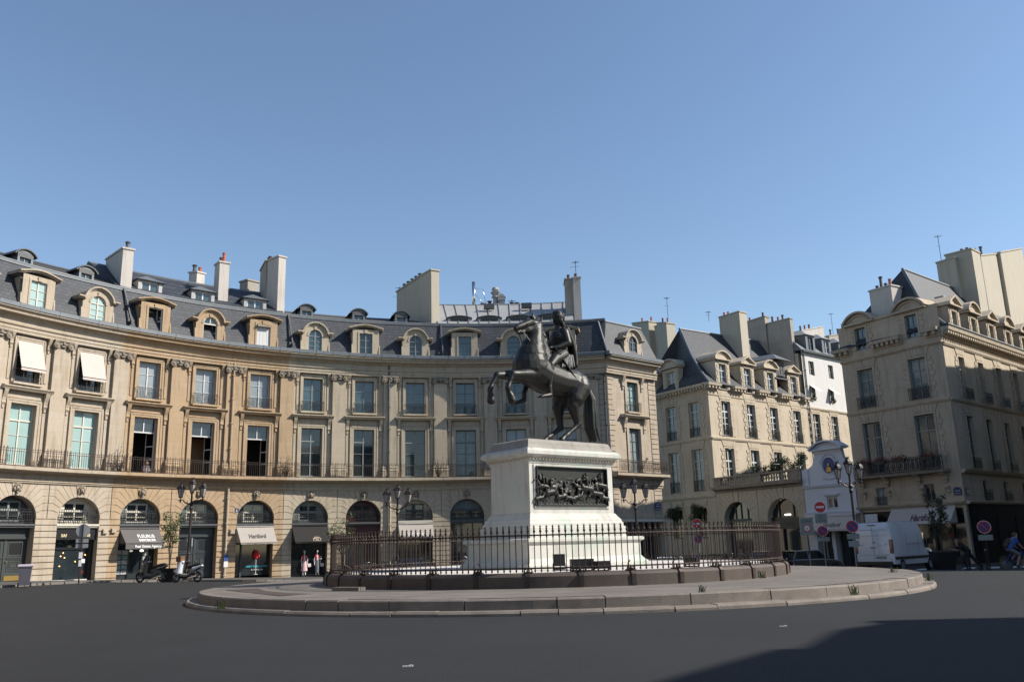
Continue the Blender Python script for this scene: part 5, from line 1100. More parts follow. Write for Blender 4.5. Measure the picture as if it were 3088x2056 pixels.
chimney(RB, CF, (15.75, -2.0), (15.75, -4.3), 1.9, 17, 26.2, 26.2, 'render_cream', [(.3, .35, 'terracotta_dark'), (.5, .35, 'terracotta_dark')], 0); chimney(RB, CF, (14.6, -3.3), (14.6, -4.9), .9, 17, 25.6, 25.5, 'render_cream', [])
chimney(RB, CF, (24.2, -3.2), (31, -3.2), 1.2, 17, 28.0, 29.9, 'render_cream', []); chimney(RB, CF, (19.6, -3.5), (23.9, -3.5), 1.2, 17, 26.8, 27.9, 'render_cream', [(.1, .7, 'terracotta_dark'), (.5, .7, 'lead_dark')])
antenna(RB, CF, 14.6, -4.6, 25.6, 2.6)
q = MB(CF); q.prism([(6.3, 19.2), (7.1, 19.2), (7.1, 20.3), (6.3, 20.3)], -2.6, -1.8); q.build('skylight', 'zinc_light', RB)
q = MB(CF); P8 = [(.75, -.6), (31.9, -.6), (31.9, -8.4), (2.3, -8.4)]; A8 = [q.V(a, d, -2) for a, d in P8]; B8 = [q.V(a, d, 16.4) for a, d in P8]
for i in range(4): q.P(A8[i], A8[(i + 1) % 4], B8[(i + 1) % 4], B8[i])
q.P(*B8); q.build('rear_wall', 'render_cream', RB)
# ---------------- buildings out of the picture on the right; they shade the square ----------------
def plain_building(name, lab, pts, h, zr, m='stone_grey', win=True):
    cx = sum(p[0] for p in pts) / len(pts); cy = sum(p[1] for p in pts) / len(pts); H = thing(name, lab, 'building', (cx, cy, 0), group='houses closing the square on the right'); w = MB(lambda a, d, z: (a, d, z)); n = len(pts)
    for i in range(n):
        p, q = pts[i], pts[(i + 1) % n]; w.quad((*p, -1), (*q, -1), (*q, h), (*p, h))
    w.build('wall', m, H, fix=False); r = MB(lambda a, d, z: (a, d, z)); ins = [(p[0] + (cx - p[0]) * .25, p[1] + (cy - p[1]) * .12) for p in pts]
    for i in range(n):
        j = (i + 1) % n; r.quad((*pts[i], h), (*pts[j], h), (*ins[j], zr), (*ins[i], zr))
    r.P(*[r.V(*p, zr) for p in ins]); r.build('roof', 'slate', H, fix=False)
    for i in range(n):
        p, q = pts[i], pts[(i + 1) % n]; L = hypot(q[0] - p[0], q[1] - p[1])
        if L < 4 or L > 26 or not win: continue
        F = lineF(p, math.degrees(atan2(q[0] - p[0], q[1] - p[1])))
        c = MB(F); c.prof(0, L, [(0, h - .5), (.5, h - .2), (.55, h + .05), (0, h + .1)]); c.prof(0, L, [(0, 6), (.35, 6.1), (.35, 6.5), (0, 6.6)]); c.build('cornice', m, H)
        k = max(1, int(L / 4.1))
        for j in range(k):
            for z0, z1 in ((7, 10.3), (11.6, 13.8), (.2, 3.2)):
                if z1 < h - .4: x = L * (j + .5) / k; window(H, F, x, .75, z0, z1, .06, 'paint_cream', 'window_glass', 3)
    return H

plain_building('side_house', 'grey stone house with slate roof out of view beyond the right edge, near the camera', [(26.6, -15.2), (24.6, -18.5), (22.0, -22.0), (18.5, -25.5), (33, -38), (44, -24), (40, -15.0)], 16.2, 17.6)
plain_building('side_house', 'grey stone house with slate roof beyond the right edge, south of the side street', [(33.2, 6.0), (32.6, 12), (31.4, 17), (45, 24), (47, 6)], 14.4, 16.2)
plain_building('side_house', 'tall stone house with slate roof along the narrow street, out of view at the right', [(34.6, 27.6), (54.6, 47.8), (64, 38), (40, 19)], 19.6, 23.2)

def ring_pts(t0, t1, n=4): return [(FC[0] + R0 * sin(rad(t0 + (t1 - t0) * i / n)), FC[1] + R0 * cos(rad(t0 + (t1 - t0) * i / n))) for i in range(n + 1)] + [(FC[0] + (R0 + 12) * sin(rad(t)), FC[1] + (R0 + 12) * cos(rad(t))) for t in (t1, t0)]
plain_building('side_house', 'pale stone house west of the square, out of view past the left edge', ring_pts(-90, -112), 16.6, 20.0, 'stone_cream')
plain_building('side_house', 'stone house behind the camera on the left, closing the square', ring_pts(-115, -160), 16.6, 20.0, 'stone_cream')
# ---------------- the traffic island ----------------
def polar(mb, r, t, z, c=ISL): return mb.V(c[0] + r * sin(t), c[1] + r * cos(t), z)
idf = lambda a, d, z: (a, d, z)
mb = MB(idf); n = 120; R = []
for r, z in ((.0, .40), (6.9, .40), (7.6, .385), (9, .365), (10.4, .345), (11.1, .335)): R.append([polar(mb, r, 2 * pi * k / n, z) for k in range(n)])
for i in range(1, 6):
    for k in range(n): mb.P(R[i - 1][k] if i > 1 else R[0][0], R[i][k], R[i][(k + 1) % n], *( [R[i - 1][(k + 1) % n]] if i > 1 else []))
mb.build('traffic_island', 'paving_warm', kind='structure')
def kerb_ring(name, m, ri, ro, zb, zt, cnt, seed, bev=.03):
    rnd = random.Random(seed); mb = MB(idf); ts = [0]
    while ts[-1] < 2 * pi - .06: ts.append(ts[-1] + 2 * pi / cnt * rnd.uniform(.6, 1.5))
    ts[-1] = 2 * pi
    for t0, t1 in zip(ts, ts[1:]):
        g = .012 / ro; dz = rnd.uniform(-.008, .008); dr = rnd.uniform(-.015, .015); k = max(1, int((t1 - t0) * ro / .5)); rows = []
        for i in range(k + 1):
            t = t0 + g + (t1 - t0 - 2 * g) * i / k; rows.append([polar(mb, r_ + dr, t, z_ + dz) for r_, z_ in ((ri, zb), (ri, zt), (ro - bev, zt), (ro, zt - bev), (ro + .01, zb))])
        for i in range(k):
            for j in range(4): mb.P(rows[i][j], rows[i][j + 1], rows[i + 1][j + 1], rows[i + 1][j])
        mb.P(*rows[0]); mb.P(*rows[-1])
    return mb.build(name, m, kind='structure')
kerb_ring('island_kerb', 'granite', 11.1, 11.46, -.05, .332, 46, 3); kerb_ring('low_kerb', 'granite', 11.46, 11.80, -.08, .105, 56, 5, .05)
q = MB(idf); q.P(*[q.V(x, y, .355) for x, y in PATCH]); q.build('island_patch', 'granite_dark', kind='structure', fix=False)
rnd = random.Random(9)
def tuft(x, y, z, s, lab):
    o = MB(None)
    for i in range(int(26)):
        a = rnd.uniform(0, 2 * pi); r = rnd.uniform(0, .09) * s; h = rnd.uniform(.05, .16) * s; b = rnd.uniform(-.06, .06) * s; px, py = r * cos(a), r * sin(a)
        o.quad((px - .008, py, 0), (px + .008, py, 0), (px + b + .006, py + b * .5, h), (px + b - .006, py + b * .5, h))
    T_ = o.build('weed_tuft', 'leaf', fix=False); T_.location = (x, y, z); tag(T_, lab, 'weed', 'weeds growing on the traffic island')
for (x, y, z, s, lab) in WEEDS: tuft(x, y, z, s, lab)
# stone ring under the fence with iron straps
RG = thing('stone_ring', 'low round dark granite base under the black railing, with iron straps', 'stone base', (0, 0, .38)); NB = 35
mb = MB(idf); prof_ = [(6.95, .36), (6.95, .74), (7.40, .745), (7.50, .72), (7.55, .66), (7.555, .36)]
for s_ in range(NB):
    rows = []
    for i in range(7):
        t = 2 * pi * (s_ + (i / 6) * .994 + .003) / NB; rows.append([polar(mb, r, t, z, (0, 0)) for r, z in prof_])
    for i in range(6):
        for j in range(5): mb.P(rows[i][j], rows[i][j + 1], rows[i + 1][j + 1], rows[i + 1][j])
mb.build('granite_ring', 'granite_dark', RG)
st = MB(idf); w_ = .06
def strap(mb, t):
    rows = []
    for s in (-w_, w_): rows.append([(r, z) for r, z in ((7.22, .762), (7.41, .77), (7.53, .74), (7.585, .67), (7.585, .40))])
    A = [polar(mb, r, t - w_ / 7.5, z, (0, 0)) for r, z in rows[0]]; Bq = [polar(mb, r, t + w_ / 7.5, z, (0, 0)) for r, z in rows[0]]; A2 = [polar(mb, r - .03, t - w_ / 7.5, z - .02, (0, 0)) for r, z in rows[0]]; B2 = [polar(mb, r - .03, t + w_ / 7.5, z - .02, (0, 0)) for r, z in rows[0]]
    for i in range(4): mb.P(A[i], A[i + 1], Bq[i + 1], Bq[i]); mb.P(A[i], A[i + 1], A2[i + 1], A2[i]); mb.P(Bq[i], Bq[i + 1], B2[i + 1], B2[i])
for s_ in range(NB): q = MB(idf); strap(q, 2 * pi * s_ / NB); q.build('iron_strap', 'iron_rust', RG, fix=False)
o = MB(idf); n = 72
f = [o.V(6.96 * sin(2 * pi * k / n), 6.96 * cos(2 * pi * k / n), .715) for k in range(n)]; o.P(*f); o.build('enclosure_floor', 'gravel_white', kind='structure', fix=False)
# ---------------- the railing ----------------
FE = thing('round_railing', 'tall dark iron railing with spearhead finials ringing the monument', 'railing', (0, 0, .74)); rf = 7.366
for nm, z, h in (('top_rail', 1.68, .018), ('bottom_rail', .862, .02)):
    q = MB(idf); q.tube([(rf * sin(2 * pi * k / 144), rf * cos(2 * pi * k / 144), z) for k in range(144)], h * 1.15, 6, True); q.build(nm, 'iron_rust', FE, smooth=True)
BAR = [(.004, .755), (.018, .775), (.026, .80), (.016, .83), (.024, .85), (.024, .875), (.016, .89), (.0125, .93), (.0125, 1.60), (.022, 1.65), (.026, 1.68), (.022, 1.70), (.013, 1.72), (.03, 1.76), (.034, 1.79), (.018, 1.82), (.026, 1.845), (.026, 1.86), (.014, 1.87), (.014, 1.89)]
def bar(mb, c, n=7):
    mb.lathe(BAR, c, n); x, y, z = c
    for k in range(4): a = pi / 4 + k * pi / 2; mb.tube([(x, y, 1.885 + z), (x + .03 * cos(a), y + .03 * sin(a), 1.895 + z), (x + .034 * cos(a), y + .034 * sin(a), 1.905 + z)], [.012, .01, .004], 4)
    mb.tube([(x, y, 1.88 + z), (x, y, 1.905 + z), (x, y, 1.945 + z)], [.013, .015, .003], 5)
N = 288; order = sorted(range(N), key=lambda k: hypot(rf * sin(2 * pi * k / N), rf * cos(2 * pi * k / N) + 30)); near = order[:100]
q = MB(None); bar(q, (0, 0, -.74)); B0 = q.build('railing_bar', 'iron_rust', FE, smooth=False)
for i, k in enumerate(near):
    b_ = B0 if i == 0 else B0.copy()
    if i: COL.objects.link(b_); b_.parent = FE
    b_.location = (rf * sin(2 * pi * k / N), rf * cos(2 * pi * k / N), 0)
q = MB(idf)
for k in order[100:]: bar(q, (rf * sin(2 * pi * k / N), rf * cos(2 * pi * k / N), 0), 5)
q.build('railing_bar', 'iron_rust', FE, fix=False, kind='stuff')
for s_ in range(NB):
    t = 2 * pi * s_ / NB; G = lambda a, d, z: ((rf + d) * sin(t) + a * cos(t), (rf + d) * cos(t) - a * sin(t), z); q = MB(G)
    q.tube([(0, 0, .74), (0, 0, .86)], [.045, .022], 6); q.box(-.11, .11, -.14, .10, .742, .775); q.tube([(0, -.02, 1.0), (0, -.16, .93), (0, -.22, .84), (0, -.18, .76)], .016, 5); q.tube([(-.1, 0, .77), (-.09, 0, .83), (0, 0, .87), (.09, 0, .83), (.1, 0, .77)], .018, 5); q.sphere((0, .12, .79), .035, 7, 5); q.build('railing_foot', 'iron_rust', FE)
# floodlights and cable inside the railing
def flood(x, y, rz, lab, w=.4, h=.22, lift=0):
    t = thing('floodlight', lab, 'floodlight', (x, y, .72), rz, 'floodlights at the foot of the monument'); q = MB(None); q.box(-w / 2, w / 2, -.12, .12, .06 + lift, .06 + h + lift); q.box(-w / 2 + .03, w / 2 - .03, -.16, -.12, .09 + lift, .03 + h + lift); q.build('housing', 'shop_black', t); q = MB(None); q.box(-w / 2 - .02, -w / 2 + .01, -.03, .03, 0, .14 + lift); q.box(w / 2 - .01, w / 2 + .02, -.03, .03, 0, .14 + lift); q.box(-w / 2, w / 2, -.05, .05, 0, .03); q.build('bracket', 'iron', t)
flood(.75, -6.0, .2, 'wide black floodlight lying low before the lit face of the pedestal', .62, .26); flood(.15, -3.9, .1, 'small square black floodlight against the pedestal foot', .34, .34, .04); flood(1.25, -6.3, .5, 'second wide black floodlight, right of the larger one', .45, .2); flood(3.9, -4.6, -.6, 'black floodlight with loose cable at the right inside the railing', .4, .2)
q = MB(None); q.tube([(-.4, 0, .015), (-.2, .06, .02), (0, -.03, .02), (.25, .05, .02), (.45, 0, .015)], .012, 5); cb = q.build('cable', 'rubber'); cb.location = (.35, -5.2, .715); tag(cb, 'thin black cable on the gravel between the floodlights', 'cable')
q = MB(None); q.box(-.5, .5, -.14, .14, 0, .09); sb = q.build('stone_block', 'granite', fix=True); sb.location = (-5.6, -5.85, .37); sb.rotation_euler = (0, 0, -.55); tag(sb, 'loose flat granite block at the foot of the round base, on its left side', 'stone block')
# ---------------- pedestal ----------------
HD = atan2(-.66913061, -.74314483); HO = (.15, 0)
PD = thing('pedestal', 'tall white marble pedestal with a dark bronze battle relief', 'pedestal', (HO[0], HO[1], .72), HD); Z = .72; cx_, cy_ = .075, -.06; lx, ly = 1.90, 1.0
def rectlevels(name, m, lv, parent, mb=None):
    """lv: (margin, z)"""
    mb = mb or MB(None); R = []
    for g, z in lv: R.append([mb.V(cx_ + sx * (lx + g), cy_ + sy * (ly + g), z - Z) for sx, sy in ((1, 1), (-1, 1), (-1, -1), (1, -1))])
    for i in range(len(R) - 1):
        for k in range(4): mb.P(R[i][k], R[i][(k + 1) % 4], R[i + 1][(k + 1) % 4], R[i + 1][k])
    mb.P(*R[0]); mb.P(*R[-1]); return mb.build(name, m, parent)
rectlevels('base', 'marble', [(.78, .70), (.78, .82), (.74, .86), (.66, .93), (.60, 1.02), (.60, 1.46), (.63, 1.49), (.70, 1.53), (.70, 1.61), (.64, 1.64)], PD)
rectlevels('plinth', 'marble', [(.28, 1.64), (.28, 1.97), (.26, 1.99), (.22, 2.0), (.22, 2.10), (.18, 2.16), (.17, 2.22), (.10, 2.30), (.03, 2.42)], PD)
rectlevels('die', 'marble', [(0, 2.42), (0, 4.03)], PD)
rectlevels('cornice', 'marble', [(.02, 4.03), (.04, 4.12), (.06, 4.16), (.12, 4.24), (.18, 4.27), (.24, 4.30), (.24, 4.41), (.19, 4.46), (.15, 4.50)], PD)
rectlevels('cap_block', 'marble_grey', [(.12, 4.50), (.04, 4.56), (.0, 4.64), (-.01, 4.68), (-.02, 4.72), (-.06, 4.80), (-.14, 4.83)], PD)
q = MB(None)
for sgn, L, W_2, axis in ((1, lx, ly, 0), (-1, lx, ly, 0), (1, ly, lx, 1), (-1, ly, lx, 1)):
    n = int(2 * (L + .1) / .135); q = MB(None)
    for i in range(n):
        s = -(L + .1) + 2 * (L + .1) * (i + .5) / n
        p = (cx_ + s, cy_ + sgn * (W_2 + .08)) if axis == 0 else (cx_ + sgn * (W_2 + .08), cy_ + s); q.sphere((p[0], p[1], 4.185 - Z), .05, 6, 4, (1, 1, 1.35))
    q.build('egg_moulding', 'stone_trim', PD, fix=False)
yf = cy_ + ly
q = MB(None); x0, x1, z0, z1 = -1.5, 1.72, 2.66, 3.93    # frame round the relief
for b_ in ((x0 - .1, x0, z0 - .08, z1 + .06), (x1, x1 + .08, z0 - .08, z1 + .06), (x0, x1, z1, z1 + .06), (x0, x1, z0 - .08, z0)): q.box(b_[0], b_[1], yf - .01, yf + .035, b_[2] - Z, b_[3] - Z)
q.build('relief_frame', 'marble', PD)
RP = sub('relief', PD); q = MB(None); q.box(x0 + .03, x1 - .03, yf - .0, yf + .008, z0 + .03 - Z, z1 - .03 - Z)
for b_ in ((x0, x0 + .03, z0, z1), (x1 - .03, x1, z0, z1), (x0 + .03, x1 - .03, z1 - .03, z1), (x0 + .03, x1 - .03, z0, z0 + .03)): q.box(b_[0], b_[1], yf - .01, yf + .1, b_[2] - Z, b_[3] - Z)
q.build('relief_ground', 'bronze_dark', RP)
def caps_mesh(caps, n=14):
    mb = MB(None)
    for p, q_, r1, r2 in caps:
        p, q_ = Vector(p), Vector(q_); L = (q_ - p).length
        mb.sphere(p, r1, n, 7)
        if L > 1e-4: mb.sphere(q_, r2, n, 7); mb.tube([p, p.lerp(q_, .5), q_], [r1, (r1 + r2) / 2, r2], n)
    return mb
def blob(name, m, parent, caps, vox=.03, smooth=2, label=None, off=(0, 0, 0)):
    """one continuous surface grown over tapered limbs"""
    mb = caps_mesh(caps); me = bpy.data.meshes.new('tmp'); me.from_pydata([v for v in mb.v], [], mb.f); o = bpy.data.objects.new('tmp', me); COL.objects.link(o)
    b = bmesh.new(); b.from_mesh(me); bmesh.ops.recalc_face_normals(b, faces=b.faces); b.to_mesh(me); b.free()
    r = o.modifiers.new('r', 'REMESH'); r.mode = 'VOXEL'; r.voxel_size = vox
    s = o.modifiers.new('s', 'SMOOTH'); s.factor = .5; s.iterations = smooth
    dg = bpy.context.evaluated_depsgraph_get(); nm = bpy.data.meshes.new_from_object(o.evaluated_get(dg)); bpy.data.objects.remove(o); bpy.data.meshes.remove(me); nm.name = name
    for p in nm.polygons: p.use_smooth = True
    if off != (0, 0, 0): nm.transform(Matrix.Translation(off))
    nm.materials.clear(); nm.materials.append(M[m]); x = bpy.data.objects.new(name, nm); COL.objects.link(x)
    if parent is not None: x.parent = parent
    if label: x['label'] = label
    return x
rn = random.Random(4); caps = []
def rider(x, z, s, f):
    y = yf + .05 * s; X = lambda a: x + f * a * s; V_ = lambda a, b, r: (X(a), y + rn.uniform(0, .05), z + b * s)
    caps.extend([(V_(-.25, .28, 0), V_(.18, .34, 0), .1 * s, .09 * s), (V_(.18, .36, 0), V_(.34, .6, 0), .075 * s, .05 * s), (V_(.34, .62, 0), V_(.5, .54, 0), .05 * s, .03 * s), (V_(.2, .3, 0), V_(.42, .22, 0), .04 * s, .02 * s), (V_(.42, .22, 0), V_(.38, .05, 0), .02 * s, .02 * s), (V_(-.28, .26, 0), V_(-.3, .02, 0), .05 * s, .02 * s), (V_(-.2, .2, 0), V_(-.12, 0, 0), .045 * s, .02 * s), (V_(-.33, .3, 0), V_(-.42, .12, 0), .03 * s, .02 * s),
      (V_(-.02, .42, 0), V_(.0, .66, 0), .06 * s, .07 * s), (V_(.01, .8, 0), V_(.02, .82, 0), .05 * s, .045 * s), (V_(.03, .64, 0), V_(.2, .6, 0), .03 * s, .02 * s), (V_(0, .4, 0), V_(.08, .18, 0), .04 * s, .025 * s)])
for x, z, s, f in ((1.45, 3.05, .75, 1), (1.1, 2.85, .8, -1), (.62, 2.75, .7, -1), (.25, 2.72, .62, 1), (-.1, 2.75, .66, -1), (-.5, 2.95, .95, 1), (-.95, 2.8, .9, 1), (-1.2, 3.1, .8, 1), (.9, 3.1, .55, -1), (-.1, 3.15, .5, 1), (1.6, 2.72, .6, -1), (-1.3, 2.72, .7, 1)): rider(x, z - Z, s, f)
for i in range(26): x = x0 + .15 + (x1 - x0 - .3) * rn.random(); h = 3.3 + .25 * abs(x) / 1.5 + rn.uniform(-.12, .1); caps.append(((x, yf + .03, h - Z), (x, yf + .04, h - .14 - Z), .035, .045))
for i in range(7): x = .2 + rn.random() * 1.2; z = 3.35 + rn.random() * .25; caps.append(((x, yf + .04, z - Z), (x - .5, yf + .05, z - .03 - Z), .01, .01))
for i in range(16): x = x0 + .1 + (x1 - x0 - .2) * i / 15; caps.append(((x, yf + .0, 2.68 - Z), (x + .15, yf + .03, 2.7 - Z), .05, .05))
blob('relief_figures', 'bronze', RP, caps, .018, 1)
# ---------------- horse and rider ----------------
ST = thing('equestrian_statue', 'dark bronze rider in a cloak on a rearing horse, on the marble pedestal', 'statue', (HO[0], HO[1], 4.83), HD); OZ = (0, 0, -4.83)
def C_(*a): return a
horse = [((-1.12, .16, 6.98), (-.9, 0, 7.08), .36, .42), ((-1.12, -.16, 6.98), (-.9, 0, 7.08), .36, .42), ((-.9, 0, 7.05), (-.3, 0, 7.06), .43, .45), ((-.3, 0, 7.06), (.35, 0, 7.16), .45, .48), ((.35, 0, 7.16), (1.0, 0, 7.42), .48, .50), ((.95, .12, 7.5), (.95, -.12, 7.5), .42, .42),
 ((.9, 0, 7.75), (.82, 0, 8.1), .46, .36), ((.82, 0, 8.1), (.68, 0, 8.55), .36, .27), ((.68, 0, 8.55), (.6, 0, 8.92), .27, .2), ((.35, 0, 7.75), (.6, 0, 8.5), .28, .2),
 ((.66, 0, 8.98), (.95, 0, 9.02), .17, .15), ((.95, 0, 9.02), (1.5, 0, 8.79), .15, .1), ((1.5, 0, 8.79), (1.57, 0, 8.74), .095, .085), ((.72, 0, 8.82), (1.05, 0, 8.74), .19, .12), ((1.05, 0, 8.72), (1.44, 0, 8.61), .1, .06), ((1.44, .0, 8.6), (1.5, 0, 8.6), .055, .05), ((.7, .1, 8.85), (.8, .1, 8.8), .12, .1), ((.7, -.1, 8.85), (.8, -.1, 8.8), .12, .1),
 ((.86, .13, 9.05), (.9, .13, 9.04), .055, .05), ((.86, -.13, 9.05), (.9, -.13, 9.04), .055, .05), ((.5, .11, 9.1), (.42, .13, 9.3), .05, .015), ((.5, -.11, 9.1), (.44, -.13, 9.3), .05, .015)]
def leg(pts): 
    for (p, r1), (q, r2) in zip(pts, pts[1:]): horse.append((p, q, r1, r2))
leg([((.85, .28, 7.4), .27), ((1.05, .3, 7.15), .2), ((1.25, .31, 7.1), .155), ((1.75, .3, 7.06), .105), ((2.0, .3, 7.04), .095), ((2.06, .3, 6.95), .075), ((2.15, .3, 6.75), .055), ((2.24, .3, 6.55), .07), ((2.20, .3, 6.42), .06), ((2.13, .3, 6.3), .085), ((2.07, .3, 6.14), .10)])
leg([((.9, -.28, 7.4), .27), ((1.2, -.3, 7.2), .2), ((1.45, -.31, 7.14), .15), ((1.95, -.3, 7.11), .105), ((2.2, -.3, 7.08), .095), ((2.28, -.3, 6.96), .07), ((2.42, -.3, 6.75), .055), ((2.52, -.3, 6.57), .07), ((2.53, -.3, 6.45), .06), ((2.5, -.3, 6.34), .085), ((2.49, -.3, 6.18), .10)])
leg([((-1.1, .22, 6.85), .33), ((-.85, .28, 6.45), .25), ((-.72, .29, 6.2), .17), ((-.82, .27, 5.9), .115), ((-.93, .25, 5.62), .085), ((-.98, .25, 5.55), .09), ((-.82, .25, 5.42), .065), ((-.5, .25, 5.2), .055), ((-.40, .25, 5.13), .07), ((-.27, .25, 5.05), .06), ((-.15, .25, 4.94), .085)])
leg([((-1.0, -.22, 6.85), .33), ((-.7, -.28, 6.45), .25), ((-.55, -.29, 6.2), .17), ((-.55, -.27, 5.85), .11), ((-.57, -.25, 5.52), .085), ((-.60, -.25, 5.45), .09), ((-.42, -.25, 5.34), .065), ((-.1, -.25, 5.14), .055), ((.01, -.25, 5.09), .07), ((.12, -.25, 5.02), .06), ((.22, -.25, 4.93), .08)])
KX = lambda r: 1.27 if r > .35 else 1.36 if r > .16 else 1.45
blob('horse', 'bronze', ST, [(a, b_, r1 * (1.1 if a[2] > 8.52 else KX(r1)), r2 * (1.1 if b_[2] > 8.52 else KX(r2))) for a, b_, r1, r2 in horse], .026, 6, off=OZ)
mane = []
for i in range(26):
    t = i / 25; x = .52 - .32 * sin(t * 1.7) + .02 * rn.uniform(-1, 1); z = 9.12 - 1.25 * t; w_2 = .07 + .03 * rn.random(); mane.append(((x, .05 * rn.uniform(-1, 1), z), (x - .1 - .05 * rn.random(), .10 * rn.uniform(-1, 1) - .03, z - .14), w_2, .035))
for i in range(9): mane.append(((.62 + .03 * i, .06 * rn.uniform(-1, 1), 9.17), (.6 + .035 * i, .07 * rn.uniform(-1, 1), 9.25 + .12 * rn.random()), .06, .04))
blob('mane', 'bronze_dark', ST, mane, .022, 1, off=OZ)
tail = []
for i in range(15):
    oy = .17 * rn.uniform(-1, 1); ox = .10 * rn.uniform(-1, 1); pts = [(-1.52, oy * .2, 7.05), (-1.72 + ox * .4, oy * .5, 6.9), (-1.86 + ox, oy, 6.5), (-1.84 + ox * 1.4, oy * 1.2, 6.0), (-1.86 + ox * 1.5, oy * 1.2, 5.5), (-2.02 + ox * 1.5, oy * 1.1, 5.0 + .08 * rn.random())]; rs = [.07, .08, .085, .075, .06, .03]
    for k in range(5): tail.append((pts[k], pts[k + 1], rs[k], rs[k + 1]))
blob('tail', 'bronze_dark', ST, tail, .026, 1, off=OZ)
man = [((-.47, 0, 8.0), (-.48, 0, 8.35), .25, .24), ((-.48, 0, 8.35), (-.46, 0, 8.65), .24, .29), ((-.5, -.24, 8.83), (-.5, .24, 8.83), .15, .15), ((-.47, 0, 8.75), (-.45, 0, 9.12), .2, .10), ((-.43, 0, 9.3), (-.41, 0, 9.48), .155, .18), ((-.33, 0, 9.26), (-.27, 0, 9.30), .09, .07), ((-.25, 0, 9.41), (-.215, 0, 9.36), .035, .035),
 ((-.5, .26, 8.82), (-.5, .42, 8.4), .14, .11), ((-.5, .42, 8.4), (-.12, .3, 8.22), .105, .075), ((-.12, .3, 8.22), (.14, .18, 8.2), .075, .05), ((-.5, -.26, 8.82), (-.4, -.42, 8.42), .14, .11), ((-.4, -.42, 8.42), (.05, -.3, 8.35), .10, .075), ((.05, -.3, 8.35), (.25, -.2, 8.38), .07, .05),
 ((-.4, .18, 7.98), (.12, .36, 7.75), .22, .17), ((.12, .36, 7.75), (.42, .46, 7.5), .17, .12), ((.42, .46, 7.5), (.46, .47, 7.15), .115, .11), ((.46, .47, 7.15), (.52, .47, 6.72), .11, .065), ((.52, .47, 6.72), (.5, .47, 6.45), .075, .07), ((.5, .47, 6.43), (.95, .5, 6.34), .075, .05),
 ((-.4, -.18, 7.98), (.15, -.36, 7.72), .22, .17), ((.15, -.36, 7.72), (.5, -.46, 7.35), .17, .12), ((.5, -.46, 7.35), (.7, -.47, 7.0), .11, .105), ((.7, -.47, 7.0), (.88, -.47, 6.62), .1, .065), ((.88, -.47, 6.62), (.88, -.47, 6.38), .075, .07), ((.88, -.47, 6.36), (1.3, -.5, 6.2), .075, .05)]
for s_, bx_, bz_ in ((.5, .95, 6.34), (-.5, 1.3, 6.2)):
    for i in range(5): man.append(((bx_ - .02, s_ + .035 * (i - 2), bz_), (bx_ + .1 - .015 * abs(i - 1), s_ + .038 * (i - 2), bz_ - .03), .024, .02))
for hx, hy, hz in ((.14, .18, 8.2), (.25, -.2, 8.38)):
    for i in range(5): man.append(((hx, hy + .03 * (i - 2), hz), (hx + .09, hy + .028 * (i - 2), hz - .01), .024, .02)); man.append(((hx + .09, hy + .028 * (i - 2), hz - .01), (hx + .06, hy + .028 * (i - 2), hz - .07), .02, .018))
RI = blob('rider', 'bronze', ST, [(a, b_, r1 * 1.2, r2 * 1.2) for a, b_, r1, r2 in man], .02, 2, off=OZ)
hair = []
for i in range(34):
    a = rn.uniform(-2.3, 2.3); h = rn.uniform(0, 1); x = -.47 - .14 * cos(a) * (1 if h < .6 else .8); y = .17 * sin(a); z = 9.55 - .5 * h; hair.append(((x, y, z), (x - .04, y * 1.05, z - .08), .055, .05))
for i in range(11): a = -1.3 + 2.6 * i / 10; hair.append(((-.44 + .19 * cos(a), .18 * sin(a), 9.55), (-.44 + .20 * cos(a), .19 * sin(a), 9.6), .04, .025))
x = blob('hair', 'bronze_dark', RI, hair + [((-.5, 0, 9.5), (-.44, 0, 9.58), .17, .14)], .02, 1, off=OZ)
cape = []
for i in range(11):
    y = -.3 + .6 * i / 10; w_3 = .085 + .025 * (i % 2)
    for k in range(6): t0, t1 = k / 6, (k + 1) / 6; P4 = lambda t: (-.6 - .32 * sin(t * 1.9) - .02 * (i % 2), y * (1 + .15 * t), 8.95 - 1.3 * t); cape.append((P4(t0), P4(t1), w_3, w_3))
for k in range(7): a = -.5 + k / 7 * 1.3; cape.append(((-.5 + .28 * cos(a + 1.8), .30, 8.9 - .08 * k), (-.3 + .04 * k, -.1, 8.75 - .09 * k), .06, .05))
for i in range(6): cape.append(((-.3 - .08 * i, .33 + .02 * (i % 2), 7.95), (-.1 - .12 * i, .45, 7.45 + .05 * (i % 3)), .08, .05))
blob('cloak', 'bronze_dark', RI, cape, .022, 1, off=OZ)
q = MB(None); n, m_ = 10, 22
for i in range(n):
    for j in range(m_):
        def S_(i_, j_):
            x = -.82 + .95 * i_ / n; a = rad(-112 + 224 * j_ / m_); r = .50 + .012 * sin(j_ * 2.1) + .01 * sin(i_ * 3); return (x, r * sin(a), 7.09 + .05 * i_ / n + r * cos(a) - 4.83)
        q.quad(S_(i, j), S_(i + 1, j), S_(i + 1, j + 1), S_(i, j + 1))
for i in range(40):
    x = -.82 + .95 * i / 39
    for s in (-1, 1): a = rad(112); q.tube([(x, s * .5 * sin(a), 7.12 + .5 * cos(a) - 4.83), (x, s * .49 * sin(a + .2), 7.12 + .5 * cos(a + .2) - 4.85)], .012, 4)
o = q.build('saddle_cloth', 'bronze_dark', ST, smooth=True); sm_ = o.modifiers.new('s', 'SOLIDIFY'); sm_.thickness = .03
